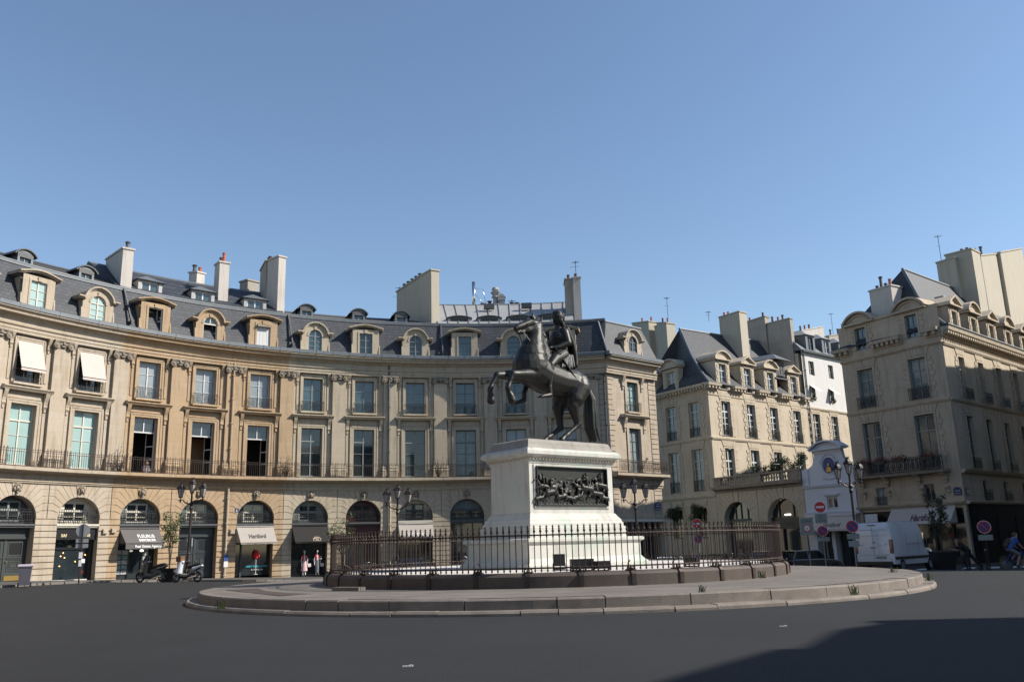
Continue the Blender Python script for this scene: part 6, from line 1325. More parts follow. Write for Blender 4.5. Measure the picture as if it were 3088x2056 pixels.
q = MB(None); q.tube([(.12, .47, 3.24), (.0, .47, 3.1)], .022, 6); q.tube([(.08, .40, 3.02), (-.04, .56, 3.12)], .018, 6); q.sphere((.15, .47, 3.27), .035, 8, 6); q.tube([(.0, .47, 3.1), (-.72, .52, 2.27)], [.042, .03], 6); q.build('sword', 'bronze', ST)
q = MB(None); z_ = -4.83
for s in (-1, 1): q.tube([(1.38, .1 * s, 8.68 + z_), (1.15, .2 * s, 8.35 + z_), (.95, .36 * s, 8.05 + z_), (.6, .36 * s, 7.98 + z_), (.2, .2 * s, 8.2 + z_)], .016, 5); q.tube([(1.38, .1 * s, 8.68 + z_), (1.0, .17 * s, 8.95 + z_), (.6, .19 * s, 9.05 + z_)], .014, 5); q.tube([(1.15, .17 * s, 8.97 + z_), (1.1, .13 * s, 8.68 + z_)], .014, 5)
q.tube([(.72, .40 * sin(a_), 8.0 + .1 * cos(a_) + z_ + .0) for a_ in [k * pi / 10 - pi / 2 for k in range(21)]], .02, 5) if 0 else None
q.build('bridle', 'bronze_dark', ST)
# ---------------- street lamps ----------------
def lamp_proto(name, label, loc):
    L = thing(name, label, 'street lamp', loc, 0, 'three-lantern iron street lamps'); q = MB(None)
    q.lathe([(.30, 0), (.30, .12), (.24, .16), (.22, .5), (.25, .56), (.17, .62), (.15, .95), (.19, 1.02), (.19, 1.1), (.13, 1.18), (.10, 1.5), (.12, 1.56), (.085, 1.62), (.075, 2.4), (.065, 4.2), (.09, 4.25), (.11, 4.35), (.07, 4.45), (.12, 4.6), (.06, 4.72), (.05, 5.15), (.07, 5.2), (.03, 5.24)], (0, 0, 0), 12); q.build('post', 'lamp_iron', L)
    for s in (-1, 1):
        q = MB(None); q.tube([(0, 0, 4.62), (s * .22, 0, 4.58), (s * .42, 0, 4.68), (s * .56, 0, 4.84), (s * .71, 0, 4.86)], [.045, .04, .035, .035, .03], 6); q.tube([(s * .18, 0, 4.60), (s * .32, 0, 4.74), (s * .24, 0, 4.8)], .02, 5); q.sphere((s * .71, 0, 4.86), .06, 8, 6); q.sphere((s * .80, 0, 4.84), .035, 6, 5); q.lathe([(.02, 4.68), (.05, 4.76), (.04, 4.86), (.03, 4.98)], (s * .71, 0, 0), 8); q.build('arm', 'lamp_iron', L)
    for x, z in ((-.71, 4.97), (.71, 4.97), (0, 5.24)):
        Ln = sub('lantern', L); q = MB(None); n = 6
        q.lathe([(.11, z), (.13, z + .03), (.11, z + .05)], (x, 0, 0), 6)
        for k in range(n): a = 2 * pi * k / n; q.tube([(x + .115 * cos(a), .115 * sin(a), z + .04), (x + .225 * cos(a), .225 * sin(a), z + .56)], .011, 4)
        q.lathe([(.25, z + .55), (.27, z + .58), (.26, z + .62), (.20, z + .68), (.22, z + .70), (.13, z + .82), (.09, z + .86), (.09, z + .9), (.12, z + .93), (.04, z + .95)], (x, 0, 0), 6)
        for k in range(n): a = 2 * pi * k / n; q.tube([(x + .25 * cos(a), .25 * sin(a), z + .6), (x + .29 * cos(a), .29 * sin(a), z + .68)], [.03, .008], 4); q.tube([(x + .09 * cos(a), .09 * sin(a), z + .92), (x + .12 * cos(a), .12 * sin(a), z + 1.02)], [.02, .006], 4)
        q.build('lantern_frame', 'lamp_iron', Ln); q = MB(None); q.lathe([(.105, z + .05), (.215, z + .56)], (x, 0, 0), 6); q.build('lantern_glass', 'lamp_glass', Ln)
    return L
LP = [((-22.6, 24.1), 'three-lantern lamp behind the white scooter, before the dark door under the ochre house'), ((-10.1, 27.1), 'three-lantern lamp behind the left part of the railing, before the pale awning arch'), ((5.17, 24.7), 'three-lantern lamp between the pedestal and the street name plate'), ((16.6, 19.3), 'three-lantern lamp in shade beside the white van, before the small white house')]
def gz(x, y):
    z = ground(x, y); t = atan2(x - FC[0], y - FC[1]); r = hypot(x - FC[0], y - FC[1]); return z + (.1 if r > kr(t) and (t - TH0) / DT < 10.5 else 0)
L0 = None
for i, ((x, y), lb) in enumerate(LP):
    if i == 0: L0 = lamp_proto('street_lamp', lb, (x, y, gz(x, y))); q = MB(None); q.box(-.2, -.17, -.05, .12, 2.0, 2.5); q.box(.15, .18, -.05, .12, 2.0, 2.5); nt0 = q
    else: dup(L0, (x, y, gz(x, y)), .1 * i, lb)
nt0.build('notice_holder', 'grey_plate', L0)
# ---------------- signs ----------------
def disc(mb, c, r, y0, y1, n=20): mb.prism([(c[0] + r * cos(2 * pi * k / n), c[1] + r * sin(2 * pi * k / n)) for k in range(n)], y0, y1)
def sign(label, loc, rz, parts, h=3.2, pm='grey_plate'):
    """parts in the sign's own plane (x across, -y towards the reader)"""
    s = thing('road_sign', label, 'road sign', (loc[0], loc[1], gz(*loc)), rz); q = MB(None); q.tube([(0, .04, 0), (0, .04, h)], .035, 8); q.build('pole', pm, s)
    for nm, m, fn in parts: q = MB(None); fn(q); q.build(nm, m, s)
    return s
Sg = sign('round grey sign seen from behind on a dark pole, before the homeware shop', (-24.7, 15.4), .35, [('sign_plate', 'grey_plate', lambda q: disc(q, (0, 2.72), .34, .08, .11)), ('sub_plate', 'grey_plate', lambda q: q.box(-.3, .3, .08, .1, 2.1, 2.3)), ('sub_plate', 'grey_plate', lambda q: q.box(-.3, .3, .08, .1, 1.84, 2.04)), ('sticker', 'white', lambda q: q.box(-.09, .09, -.03, -.01, 1.3, 1.62)), ('sticker', 'white', lambda q: q.box(-.07, .07, -.03, -.01, .9, 1.22))], 3.05, 'lamp_iron')
def no_entry(z): return [('sign_plate', 'white', lambda q: disc(q, (0, z), .32, -.01, .01)), ('sign_face', 'red', lambda q: disc(q, (0, z), .295, -.02, -.011)), ('sign_bar', 'white', lambda q: q.box(-.22, .22, -.03, -.021, z - .055, z + .055))]
def no_park(z, r=.3):
    def bar_(q): a = rad(-45); q.prism([(r * .75 * cos(a) * s - .035 * sin(a) * t, z + r * .75 * sin(a) * s + .035 * cos(a) * t) for s, t in ((-1, -1), (1, -1), (1, 1), (-1, 1))], -.04, -.031)
    return [('sign_plate', 'white', lambda q: disc(q, (0, z), r, -.01, .01)), ('sign_rim', 'red', lambda q: disc(q, (0, z), r * .93, -.02, -.011)), ('sign_face', 'blue', lambda q: disc(q, (0, z), r * .74, -.03, -.021)), ('sign_bar', 'red', bar_)]
s1 = sign('no entry and no parking signs on one pole before the small white house', (15.24, 20.73), -.25, no_entry(3.62) + [('text_plate', 'paint_grey', lambda q: q.box(-.32, .32, -.01, .01, 2.72, 3.25))] + no_park(2.3) + [('tow_plate', 'paint_grey', lambda q: q.box(-.34, .34, -.01, .01, 1.72, 1.95))], 3.7)
F0 = None
for t_, z_, s_ in (('SAUF', 3.08, .13), ('BUS', 2.95, .13), ('CYCLISTES', 2.83, .11)): 
    x = text(None, t_, 0, 0, 0, s_, 'black', s1, 'lettering')
    for v in x.data.vertices: v.co = Vector((v.co.x, -.015 - v.co.y * 0, v.co.z + z_))
s2 = sign('grey zone sign showing a 30 speed circle, at the left of the no entry pole', (14.46, 20.96), -.25, [('sign_plate', 'paint_grey', lambda q: q.box(-.36, .36, -.01, .01, 2.1, 3.05)), ('speed_ring', 'red', lambda q: disc(q, (0, 2.48), .22, -.02, -.011)), ('speed_face', 'white', lambda q: disc(q, (0, 2.48), .16, -.03, -.021)), ('arrow', 'shop_black', lambda q: q.box(-.03, .03, -.02, .0, 1.1, 2.1))], 2.2)
x = text(None, 'ZONE', 0, 0, 0, .2, 'black', s2, 'lettering')
for v in x.data.vertices: v.co = Vector((v.co.x, -.015, v.co.z + 2.8))
x = text(None, '30', 0, 0, 0, .17, 'black', s2, 'lettering')
for v in x.data.vertices: v.co = Vector((v.co.x, -.035, v.co.z + 2.42))
sign('no parking sign with two plates, half hidden behind the left edge of the white van', (15.44, 16.3), -.25, no_park(2.22, .32) + [('sub_plate', 'paint_grey', lambda q: q.box(-.3, .3, -.01, .01, 1.58, 1.85)), ('sub_plate', 'grey_plate', lambda q: q.box(-.26, .26, -.01, .01, 1.2, 1.5))], 2.4)
sign('no parking sign with white plate, in deep shade before the black shop', (21.75, 15.6), -.4, no_park(2.1, .32) + [('sub_plate', 'paint_grey', lambda q: q.box(-.33, .33, -.01, .01, 1.45, 1.72))], 2.3, 'iron')
sign('no entry sign seen through the railing spikes, before the arcade wing', (9.3, 27.22), -.2, no_entry(3.45) + no_park(2.5), 3.6)
# ---------------- bin, planters, trees ----------------
Bn = thing('wheelie_bin', 'grey wheeled bin with pale lilac lid at the left edge', 'bin', (-26.5, 13.6, gz(-26.5, 13.6)), .5); q = MB(None)
v = [q.V(x * s, y * s2_, z) for z, s, s2_ in ((.08, .8, .8), (1.0, 1, 1)) for x, y in ((-.29, -.3), (.29, -.3), (.29, .3), (-.29, .3))]
for f in ((0, 1, 5, 4), (1, 2, 6, 5), (2, 3, 7, 6), (3, 0, 4, 7), (0, 1, 2, 3), (4, 5, 6, 7)): q.P(*[v[i] for i in f])
q.box(-.31, .31, -.32, .32, .94, 1.0); q.build('body', 'bin_grey', Bn)
q = MB(None); q.prof(-.33, .33, [(-.34, 1.0), (-.34, 1.06), (0, 1.1), (.34, 1.06), (.38, 1.0)]); q.tube([(-.25, .4, 1.0), (.25, .4, 1.0)], .02, 6); q.build('lid', 'bin_lid', Bn)
for s in (-1, 1): q = MB(None); q.tube([(s * .24, .27, .11), (s * .31, .27, .11)], .11, 12); q.build('wheel', 'rubber', Bn)
def leaves(mb, c, r, n, size, rn_, squash=(1, 1, 1)):
    for i in range(n):
        while True:
            p = Vector((rn_.uniform(-1, 1), rn_.uniform(-1, 1), rn_.uniform(-1, 1)))
            if p.length < 1: break
        p = Vector((p.x * r * squash[0], p.y * r * squash[1], p.z * r * squash[2])) + Vector(c); a = Vector((rn_.uniform(-1, 1), rn_.uniform(-1, 1), rn_.uniform(-.8, .8))).normalized(); b_ = a.cross(Vector((rn_.uniform(-1, 1), rn_.uniform(-1, 1), rn_.uniform(-1, 1)))).normalized(); s = size * rn_.uniform(.6, 1.3)
        mb.quad(p - a * s, p + b_ * s * .38, p + a * s, p - b_ * s * .38)
def potted_tree(label, x, y, h, spread, seed, pot=1.0, lm='leaf', dens=1.0):
    T_ = thing('potted_tree', label, 'potted tree', (x, y, gz(x, y)), 0, 'small trees in dark square planters'); rn_ = random.Random(seed); q = MB(None); w0, w1 = .34 * pot, .46 * pot
    v = [q.V(a * w, b * w, z) for z, w in ((0, w0), (.85 * pot, w1)) for a, b in ((-1, -1), (1, -1), (1, 1), (-1, 1))]
    for f in ((0, 1, 5, 4), (1, 2, 6, 5), (2, 3, 7, 6), (3, 0, 4, 7), (0, 1, 2, 3)): q.P(*[v[i] for i in f])
    q.box(-w1 - .03, w1 + .03, -w1 - .03, w1 + .03, .8 * pot, .87 * pot); q.build('planter', 'shop_black', T_)
    tr = MB(None); lf = MB(None); z0 = .8 * pot
    for k in range(6):
        a = k * 2.1 + rn_.random(); top = h * rn_.uniform(.65, 1.0); r = spread * rn_.uniform(.3, 1); pts = [(0, 0, z0), (.1 * cos(a) * spread, .1 * sin(a) * spread, z0 + (top - z0) * .35), (r * cos(a) * .6, r * sin(a) * .6, z0 + (top - z0) * .7), (r * cos(a), r * sin(a), top)]
        tr.tube(pts, [.035, .028, .018, .008], 5)
        for j in range(7):
            t = .3 + .7 * j / 6; p = Vector(pts[2]).lerp(Vector(pts[3]), (t - .5) * 2) if t > .5 else Vector(pts[1]).lerp(Vector(pts[2]), t * 2 - .1)
            e = p + Vector((rn_.uniform(-.35, .35), rn_.uniform(-.35, .35), rn_.uniform(-.05, .25))) * spread; tr.tube([p, e], [.012, .004], 4); leaves(lf, e, .2 * spread + .05, int(16 * dens), .075, rn_)
    tr.build('trunk', 'bark', T_, fix=False); lf.build('crown', lm, T_, fix=False); return T_
potted_tree('sparse leafy tree in a black planter between two parked scooters, before the estate agent', -20.9, 17.6, 4.1, .62, 3, .85, 'leaf', 1.3)
potted_tree('bushy little tree in a dark planter, peeping out at the left end of the railing', -12.6, 22.6, 3.7, .95, 8, 1.05, 'leaf', 1.3)
potted_tree('shaded leafy tree in a large black planter before the beige awning at the right', 19.67, 15.93, 3.75, .6, 12, 1.1, 'leaf_dark', 1.5)
def bush(name, label, cat, F, spots, m, group=None, ln=60, size=.09, parent=None):
    """spots: (a, d, z, r)"""
    rn_ = random.Random(len(label)); q = MB(idf)
    for a, d, z, r in spots: leaves(q, F(a, d, z), r, int(ln * r / .4), size, rn_, (1, 1, .8)); 
    for a, d, z, r in spots[:6]: q.tube([F(a, d, z - r * 1.2), F(a + .05, d, z)], [.02, .008], 4)
    o = q.build(name, m, fix=False); c = Vector(F(*spots[0][:3])); o.data.transform(Matrix.Translation(-c)); o.location = c; tag(o, label, cat, group); return o
rn5 = random.Random(5)
bush('shrub', 'dark green shrubs spilling over the middle of the arcade balustrade', 'shrub', LF, [(4.6 + rn5.random() * 2.4, -.6 + .5 * rn5.random(), 7.0 + .8 * rn5.random(), .35) for i in range(16)], 'leaf_dark', 'plants on the arcade terrace', 90)
bush('shrub', 'tall bushy shrubs on the right half of the arcade terrace, next to the white gable', 'shrub', LF, [(7.0 + rn5.random() * 3.2, -.8 + .5 * rn5.random(), 7.2 + 1.2 * rn5.random(), .42) for i in range(22)], 'leaf', 'plants on the arcade terrace', 90)
bush('shrub', 'light green stems beside the left baluster group on the terrace', 'shrub', LF, [(2.2 + rn5.random() * 2, -.5, 6.9 + .5 * rn5.random(), .18) for i in range(9)], 'leaf', 'plants on the arcade terrace', 60)
bush('window_bush', 'dark bush hanging before the ground floor window nearest the townhouse corner', 'bush', LF, [(-3.3 + rn5.random() * 1.6, .35, 3.1 + 1.5 * rn5.random(), .42) for i in range(14)], 'leaf_dark', 'bushes on the townhouse ground floor', 100)
bush('window_bush', 'dark bush over the second ground floor window of the townhouse, left of the other', 'bush', LF, [(-6.6 + rn5.random() * 1.7, .35, 2.9 + 1.7 * rn5.random(), .42) for i in range(16)], 'leaf_dark', 'bushes on the townhouse ground floor', 100)
for i, (a, w) in enumerate(((17.2, .9), (18.7, .8), (20.3, 1.0), (22.6, .9))):
    o = bush('flower_box', ['red flowers in a box at the left end of the iron balcony', 'green and red flower box second from the left on the iron balcony', 'wide dark red flower box third from the left on the iron balcony', 'red flower box at the right end of the iron balcony'][i], 'flower box', LF, [(a - w / 2 + w * k / 4, .95, 7.0 + .1 * (k % 2), .26) for k in range(5)], 'flower', 'flower boxes on the iron balcony', 90, .06)
    q = MB(idf); c = o.location
    v = [q.V(*(Vector(LF(a + s * w / 2, d, z)) - c)) for s in (-1, 1) for d in (.82, 1.05) for z in (6.72, 6.95)]
    for f in ((0, 1, 3, 2), (4, 5, 7, 6), (0, 1, 5, 4), (2, 3, 7, 6), (0, 2, 6, 4)): q.P(*[v[k] for k in f])
    x = q.build('box', 'shop_black', fix=False); x.parent = o
bush('balcony_plant', 'green potted plant on the pavilion balcony before the curtained window', 'plant', SF, [(2.9 + .2 * i, .7, 7.3 + .25 * i, .22) for i in range(4)], 'leaf', None, 70, .06)
bush('balcony_plant', 'small round dark plant on the balcony left of the pedestal', 'plant', facF, [(8 * B + .35, .6, 7.1, .24)], 'leaf_dark', None, 260, .05)
def dry(label, a, z, h, seed, lean=0):
    rn_ = random.Random(seed); q = MB(None)
    for k in range(12):
        p = Vector((rn_.uniform(-.12, .12), 0, 0)); t = Vector((rn_.uniform(-.35, .35) + lean, rn_.uniform(-.2, .2), 1)).normalized(); L = h * rn_.uniform(.45, 1)
        pts = [p]
        for j in range(5): t = (t + Vector((rn_.uniform(-.3, .3), rn_.uniform(-.2, .2), .1))).normalized(); pts.append(pts[-1] + t * L / 5)
        q.tube(pts, [.022, .018, .014, .01, .008, .004], 4)
        for j in range(1, 5):
            for _ in range(2): q.tube([pts[j], pts[j] + Vector((rn_.uniform(-.3, .3), rn_.uniform(-.2, .2), rn_.uniform(-.1, .3)))], [.01, .003], 4)
    o = q.build('dry_plant', 'dry_twig', fix=False); o.location = facF(a, .72, z); tag(o, label, 'dry plant', 'bare dry plants on the long balcony')
dry('bare dry plant on the balcony between the closed and the open windows at the left', 1.52 * B, 6.85, 2.1, 2); dry('thin bare plant on the balcony beside the grey downpipe bay, above the black awning', 4.48 * B, 6.85, 1.9, 6, .1); dry('bare twigs leaning on the balcony left of the statue', 7.5 * B - .3, 6.85, 2.0, 11, .12)
# ---------------- scooters ----------------
def scooter(label, loc, rz, white):
    s = thing('scooter', label, 'scooter', (loc[0], loc[1], gz(*loc)), rz, 'scooters parked at the left kerb'); bm_, m2_ = ('car_white', 'car_black') if white else ('car_black', 'shop_grey')
    for x in (-.68, .70):
        w = sub('wheel', s); q = MB(None); q.tube([(x + .235 * cos(2 * pi * k / 18), 0, .285 + .235 * sin(2 * pi * k / 18)) for k in range(18)], .052, 8, True); q.build('tyre', 'rubber', w); q = MB(None); q.tube([(x, -.05, .285), (x, .05, .285)], .07, 10)
        for k in range(5): a = 2 * pi * k / 5; q.tube([(x, 0, .285), (x + .2 * cos(a), 0, .285 + .2 * sin(a))], .02, 5)
        q.build('rim', 'grey_plate', w)
    blob('body', m2_, s, [((.45, 0, .35), (-.1, 0, .3), .12, .13), ((-.1, 0, .32), (-.45, 0, .5), .15, .17), ((-.1, 0, .55), (-.75, 0, .75), .14, .1), ((-.35, 0, .45), (-.72, 0, .4), .14, .08), ((-.3, .1, .3), (-.72, .12, .29), .07, .06)], .022, 2)
    blob('fairing', bm_, s, [((.52, .05, .5), (.42, .03, .98), .14, .12), ((.52, -.05, .5), (.42, -.03, .98), .14, .12), ((.72, 0, .56), (.6, 0, .62), .09, .1), ((.4, 0, 1.0), (.3, 0, 1.02), .11, .08)], .022, 2); blob('tail_panel', bm_, s, [((-.45, .08, .68), (-.92, .03, .83), .1, .05), ((-.45, -.08, .68), (-.92, -.03, .83), .1, .05)], .022, 2)
    blob('seat', 'rubber', s, [((-.12, 0, .76), (-.5, 0, .82), .1, .11), ((-.5, 0, .84), (-.8, 0, .9), .11, .08)], .022, 2)
    q = MB(None); q.tube([(.68, -.07, .3), (.5, -.05, .75), (.42, 0, 1.02)], .025, 6); q.tube([(.68, .07, .3), (.5, .05, .75), (.42, 0, 1.02)], .025, 6); q.tube([(.33, -.33, 1.04), (.4, 0, 1.05), (.33, .33, 1.04)], .02, 6); q.build('fork_and_handlebar', 'iron', s)
    for k in (-1, 1): q = MB(None); q.tube([(.38, k * .24, 1.06), (.42, k * .3, 1.24)], .01, 4); q.sphere((.42, k * .31, 1.27), .06, 8, 6, (.5, 1, .7)); q.build('mirror', 'shop_black', s)
    q = MB(None); q.quad((.5, -.2, 1.0), (.5, .2, 1.0), (.3, .15, 1.38 if not white else 1.25), (.3, -.15, 1.38 if not white else 1.25)); q.build('windscreen', 'car_glass', s, fix=False); q = MB(None); q.sphere((.55, 0, .86), .08, 8, 6, (.6, 1.3, .7)); q.build('headlight', 'chrome', s); q = MB(None); q.tube([(-.15, .13, .2), (-.75, .17, .32)], [.03, .055], 7); q.build('exhaust', 'chrome', s); q = MB(None); q.tube([(.05, .1, .2), (.1, .22, 0)], .014, 4); q.build('side_stand', 'iron', s)
    if white: q = MB(None); q.box(.32, .62, -.16, .16, 1.05, 1.32); q.build('luggage', 'interior_wood', s)
scooter('black touring scooter with windscreen parked before the estate agent posters', (-20.9, 15.5), pi - .25, False); scooter('black and white scooter parked right of the planter, before the dark door', (-18.9, 15.2), pi - .3, True)
for lb, p, r in (('dark scooter behind the left end of the railing, before the red shop', (-10.5, 21.5), pi), ('dark motor scooter with pale top box, second behind the left railing', (-8.9, 21.3), pi + .3)): scooter(lb, p, r, False)
# ---------------- cars ----------------
def loft(mb, st):
    """st: (x, [(y,z),...]) half sections mirrored"""
    R = []
    for x, sec in st: R.append([mb.V(x, y, z) for y, z in sec] + [mb.V(x, -y, z) for y, z in reversed(sec)])
    m = len(R[0])
    for i in range(len(R) - 1):
        for k in range(m): mb.P(R[i][k], R[i][(k + 1) % m], R[i + 1][(k + 1) % m], R[i + 1][k])
    mb.P(*R[0]); mb.P(*R[-1])
def wheel(c, p, r=.31):
    w = sub('wheel', c); q = MB(None); x, y = p; q.tube([(x, y - .1, r), (x, y + .1, r)], r, 20); q.build('tyre', 'rubber', w); q = MB(None); s = 1 if y > 0 else -1; q.tube([(x, y + s * .09, r), (x, y + s * .115, r)], r * .62, 16); q.build('rim', 'grey_plate', w)
def car(label, cat, loc, rz, m, L=3.9, Wd=1.68, H=1.42, kind='hatch', lit=False, group='cars round the square', plate='white', name='parked_car'):
    c = thing(name, label, cat, (loc[0], loc[1], gz(*loc)), rz, group); w = Wd / 2; h = L / 2
    if kind == 'hatch': prof = [(-h, .35, .62), (-h + .05, .3, .86), (-h + .2, .26, .93), (-.3, .24, .93), (.45, .24, .93), (h - .5, .26, .86), (h - .12, .3, .7), (h, .38, .55)]; cab = [(-h + .16, .93), (-h + .5, H), (.15, H + .01), (.85, .93)]
    else: prof = [(-h, .35, .66), (-h + .06, .3, .9), (-h + .75, .26, .95), (-.4, .24, .94), (.6, .24, .93), (h - .5, .26, .84), (h - .12, .3, .7), (h, .38, .55)]; cab = [(-h + .45, .94), (-h + 1.15, H), (.1, H + .02), (1.0, .93)]
    q = MB(None); loft(q, [(x, [(w * (.86 if abs(x) > h - .02 else .93), zb), (w * (.94 if abs(x) > h - .02 else 1), zb + .12), (w * (.94 if abs(x) > h - .02 else 1), (zb + zt) / 2 + .1), (w * (.86 if abs(x) > h - .02 else .94), zt)]) for x, zb, zt in prof]); bo = q.build('body', m, c); bv = bo.modifiers.new('b', 'BEVEL'); bv.width = .04; bv.segments = 2; bv.limit_method = 'ANGLE'
    smooth_by_angle(bo, 50)
    q = MB(None); (x0, z0), (x1, z1), (x2, z2), (x3, z3) = cab; loft(q, [(x0, [(w * .86, z0 - .02), (w * .84, z0)]), (x1, [(w * .88, z0 - .02), (w * .70, z1)]), (x2, [(w * .88, z0 - .02), (w * .72, z2)]), (x3, [(w * .86, z3 - .02), (w * .84, z3)])]); q.build('windows', 'car_glass', c)
    q = MB(None); loft(q, [(x1 - .08, [(w * .69, z1 - .04), (w * .66, z1)]), (x1 + .1, [(w * .715, z1 - .02), (w * .66, z1 + .035)]), (x2 - .1, [(w * .73, z2 - .02), (w * .66, z2 + .035)]), (x2 + .08, [(w * .72, z2 - .05), (w * .66, z2)])]); q.build('roof', m, c)
    q = MB(None)
    for s in (-1, 1):
        q.tube([(x0, s * w * .84, z0), (x1, s * w * .70, z1)], .035, 5); q.tube([(x3, s * w * .84, z3), (x2, s * w * .72, z2)], .03, 5); xm = (x1 + x2) / 2; q.tube([(xm, s * w * .89, z0), (xm, s * w * .72, (z1 + z2) / 2)], .035, 5)
    q.build('pillars', m, c)
    for x in (-h + .68, h - .72):
        for s in (-1, 1): wheel(c, (x, s * (w - .1)))
    for s in (-1, 1):
        q = MB(None); y0, y1 = sorted((s * w * .62, s * w * .95)); q.box(-h - .015, -h + .12, y0, y1, .62, .82); q.build('taillight', 'brake_lamp' if lit and s < 0 else 'tail_red', c); q = MB(None); y0, y1 = sorted((s * w * .6, s * w * .9)); q.box(h - .2, h - .02, y0, y1, .6, .72); q.build('headlight', 'chrome', c)
        q = MB(None); q.sphere((x3 - .12, s * (w + .07), .98), .09, 8, 6, (.6, 1, .7)); q.build('mirror', m, c)
    q = MB(None); q.box(-h - .02, -h + .02, -.26, .26, .5, .61); q.build('number_plate', 'plate_yellow' if plate == 'y' else 'white', c); q = MB(None); q.box(-h - .03, -h + .05, -w * .86, w * .86, .3, .46); q.build('bumper', m, c); q = MB(None); q.box(-h - .03, -h, -.3, .3, .82, .85); q.build('boot_handle', 'chrome', c)
    return c
def hd(az): return rad(90 - az)
car('dark small hatchback with a yellow number plate, parked before the small white house', 'car', (15.6, 25.2), hd(66), 'car_grey', 3.8, 1.68, 1.42, plate='y')
car('black saloon with one brake light glowing, just right of the railing end', 'car', (13.2, 24.6), hd(50), 'car_black', 4.3, 1.74, 1.45, 'sedan', True)
car('white car seen through the railing, sunlit, between the pedestal and the street lamps', 'car', (7.3, 27.5), hd(200), 'car_white', 4.0, 1.7, 1.45)
car('black car with bright headlight behind the left part of the railing', 'car', (-8.6, 27.4), hd(100), 'car_black', 4.2, 1.74, 1.45)
car('silver small car just left of the pedestal, seen through the railing', 'car', (-4.6, 28.0), hd(105), 'car_silver', 3.7, 1.66, 1.45)
car('dark car nosing out of the side street before the pavilion canopy', 'car', (12.3, 37.5), hd(215), 'car_black', 4.1, 1.7, 1.45)
V = thing('white_van', 'white high-roofed delivery van seen from behind, parked in shade at the right', 'van', (18.6, 19.1, gz(18.6, 19.1)), hd(44)); q = MB(None); w = .99; hL = 2.75
def sec(zb, zt, k=1.0, tp=.86): return [(w * k, zb), (w * k, zb + .25), (w * k, 1.3), (w * k * .98, 1.9), (w * k * tp, zt - .06), (w * k * (tp - .12), zt)]
loft(q, [(-hL, sec(.5, 2.42, .93, .8)), (-hL + .1, sec(.45, 2.56)), (-1, sec(.42, 2.62)), (.7, sec(.42, 2.62)), (1.25, sec(.42, 2.45, 1, .82))]); o = q.build('body', 'car_white', V); smooth_by_angle(o, 30)
def sec2(zt, k): return [(w * k, .42), (w * k, .6), (w * k, .62 + (zt - .62) * .4), (w * k, .62 + (zt - .62) * .6), (w * k * .96, zt - .06), (w * k * .9, zt)]
q = MB(None); loft(q, [(1.25, sec2(1.25, 1)), (2.1, sec2(1.2, .98)), (2.6, sec2(1.0, .92)), (2.8, sec2(.75, .85))]); q.build('bonnet', 'car_white', V)
q = MB(None); loft(q, [(1.25, [(w * .97, 1.24), (w * .8, 2.42)]), (1.35, [(w * .96, 1.24), (w * .78, 2.3)]), (2.15, [(w * .9, 1.2), (w * .86, 1.24)])]); q.build('windscreen', 'car_glass', V)
q = MB(None); q.box(-hL - .06, -hL + .25, -.92, .92, .42, .6)
for s in (-1, 1): y0, y1 = sorted((s * w * .99, s * (w + .03))); q.box(-hL + .2, 2.3, y0, y1, .68, .82)
q.build('bumper_and_mouldings', 'shop_black', V)
q = MB(None)
for y in (0,): q.box(-hL - .012, -hL + .0, y - .008, y + .008, .7, 2.4)
for z in (.92, 1.9, 2.2): q.box(-hL - .01, -hL, -.8, .8, z - .008, z + .008)
for y in (-.62, .62): q.box(-hL - .03, -hL, y - .05, y + .02, 1.42, 1.47)
q.box(-hL - .04, -hL, -.1, .14, 1.28, 1.33); q.tube([(-hL - .01, -.04, 1.56), (-hL - .03, -.04, 1.56)], .06, 12); q.build('rear_door_fittings', 'grey_plate', V)
for s in (-1, 1): y0, y1 = sorted((s * .84, s * .995)); q = MB(None); q.box(-hL - .01, -hL + .12, y0, y1, 1.0, 1.7); q.build('taillight', 'tail_red', V); q = MB(None); q.box(1.7, 1.85, *sorted((s * 1.0, s * 1.28)), 1.4, 1.72); q.build('mirror', 'shop_black', V); q = MB(None); q.quad((1.15, s * (w + .003), 1.3), (2.0, s * (w * .93 + .04), 1.3), (1.5, s * (w * .9 + .03), 2.0), (1.15, s * (w * .98 + .01), 2.0)); q.build('side_window', 'car_glass', V, fix=False)
for z in (1.12, .95): q = MB(None)
q = MB(None); q.box(-hL - .02, -hL, -.62, -.08, .74, .86); q.build('number_plate', 'paint_grey', V); q = MB(None); q.box(-hL - .03, -hL + .05, -.2, .2, 2.42, 2.47); q.build('brake_strip', 'tail_red', V)
q = MB(None); q.box(-1.0, .9, -w - .012, -w, 1.42, 1.46); q.box(-1.0, -.98, -w - .008, -w, .7, 2.0); q.box(.55, .57, -w - .008, -w, .7, 2.0); q.build('side_door_rail', 'grey_plate', V)
for x in (-1.75, 1.85):
    for s in (-1, 1): wheel(V, (x, s * .9), .34)
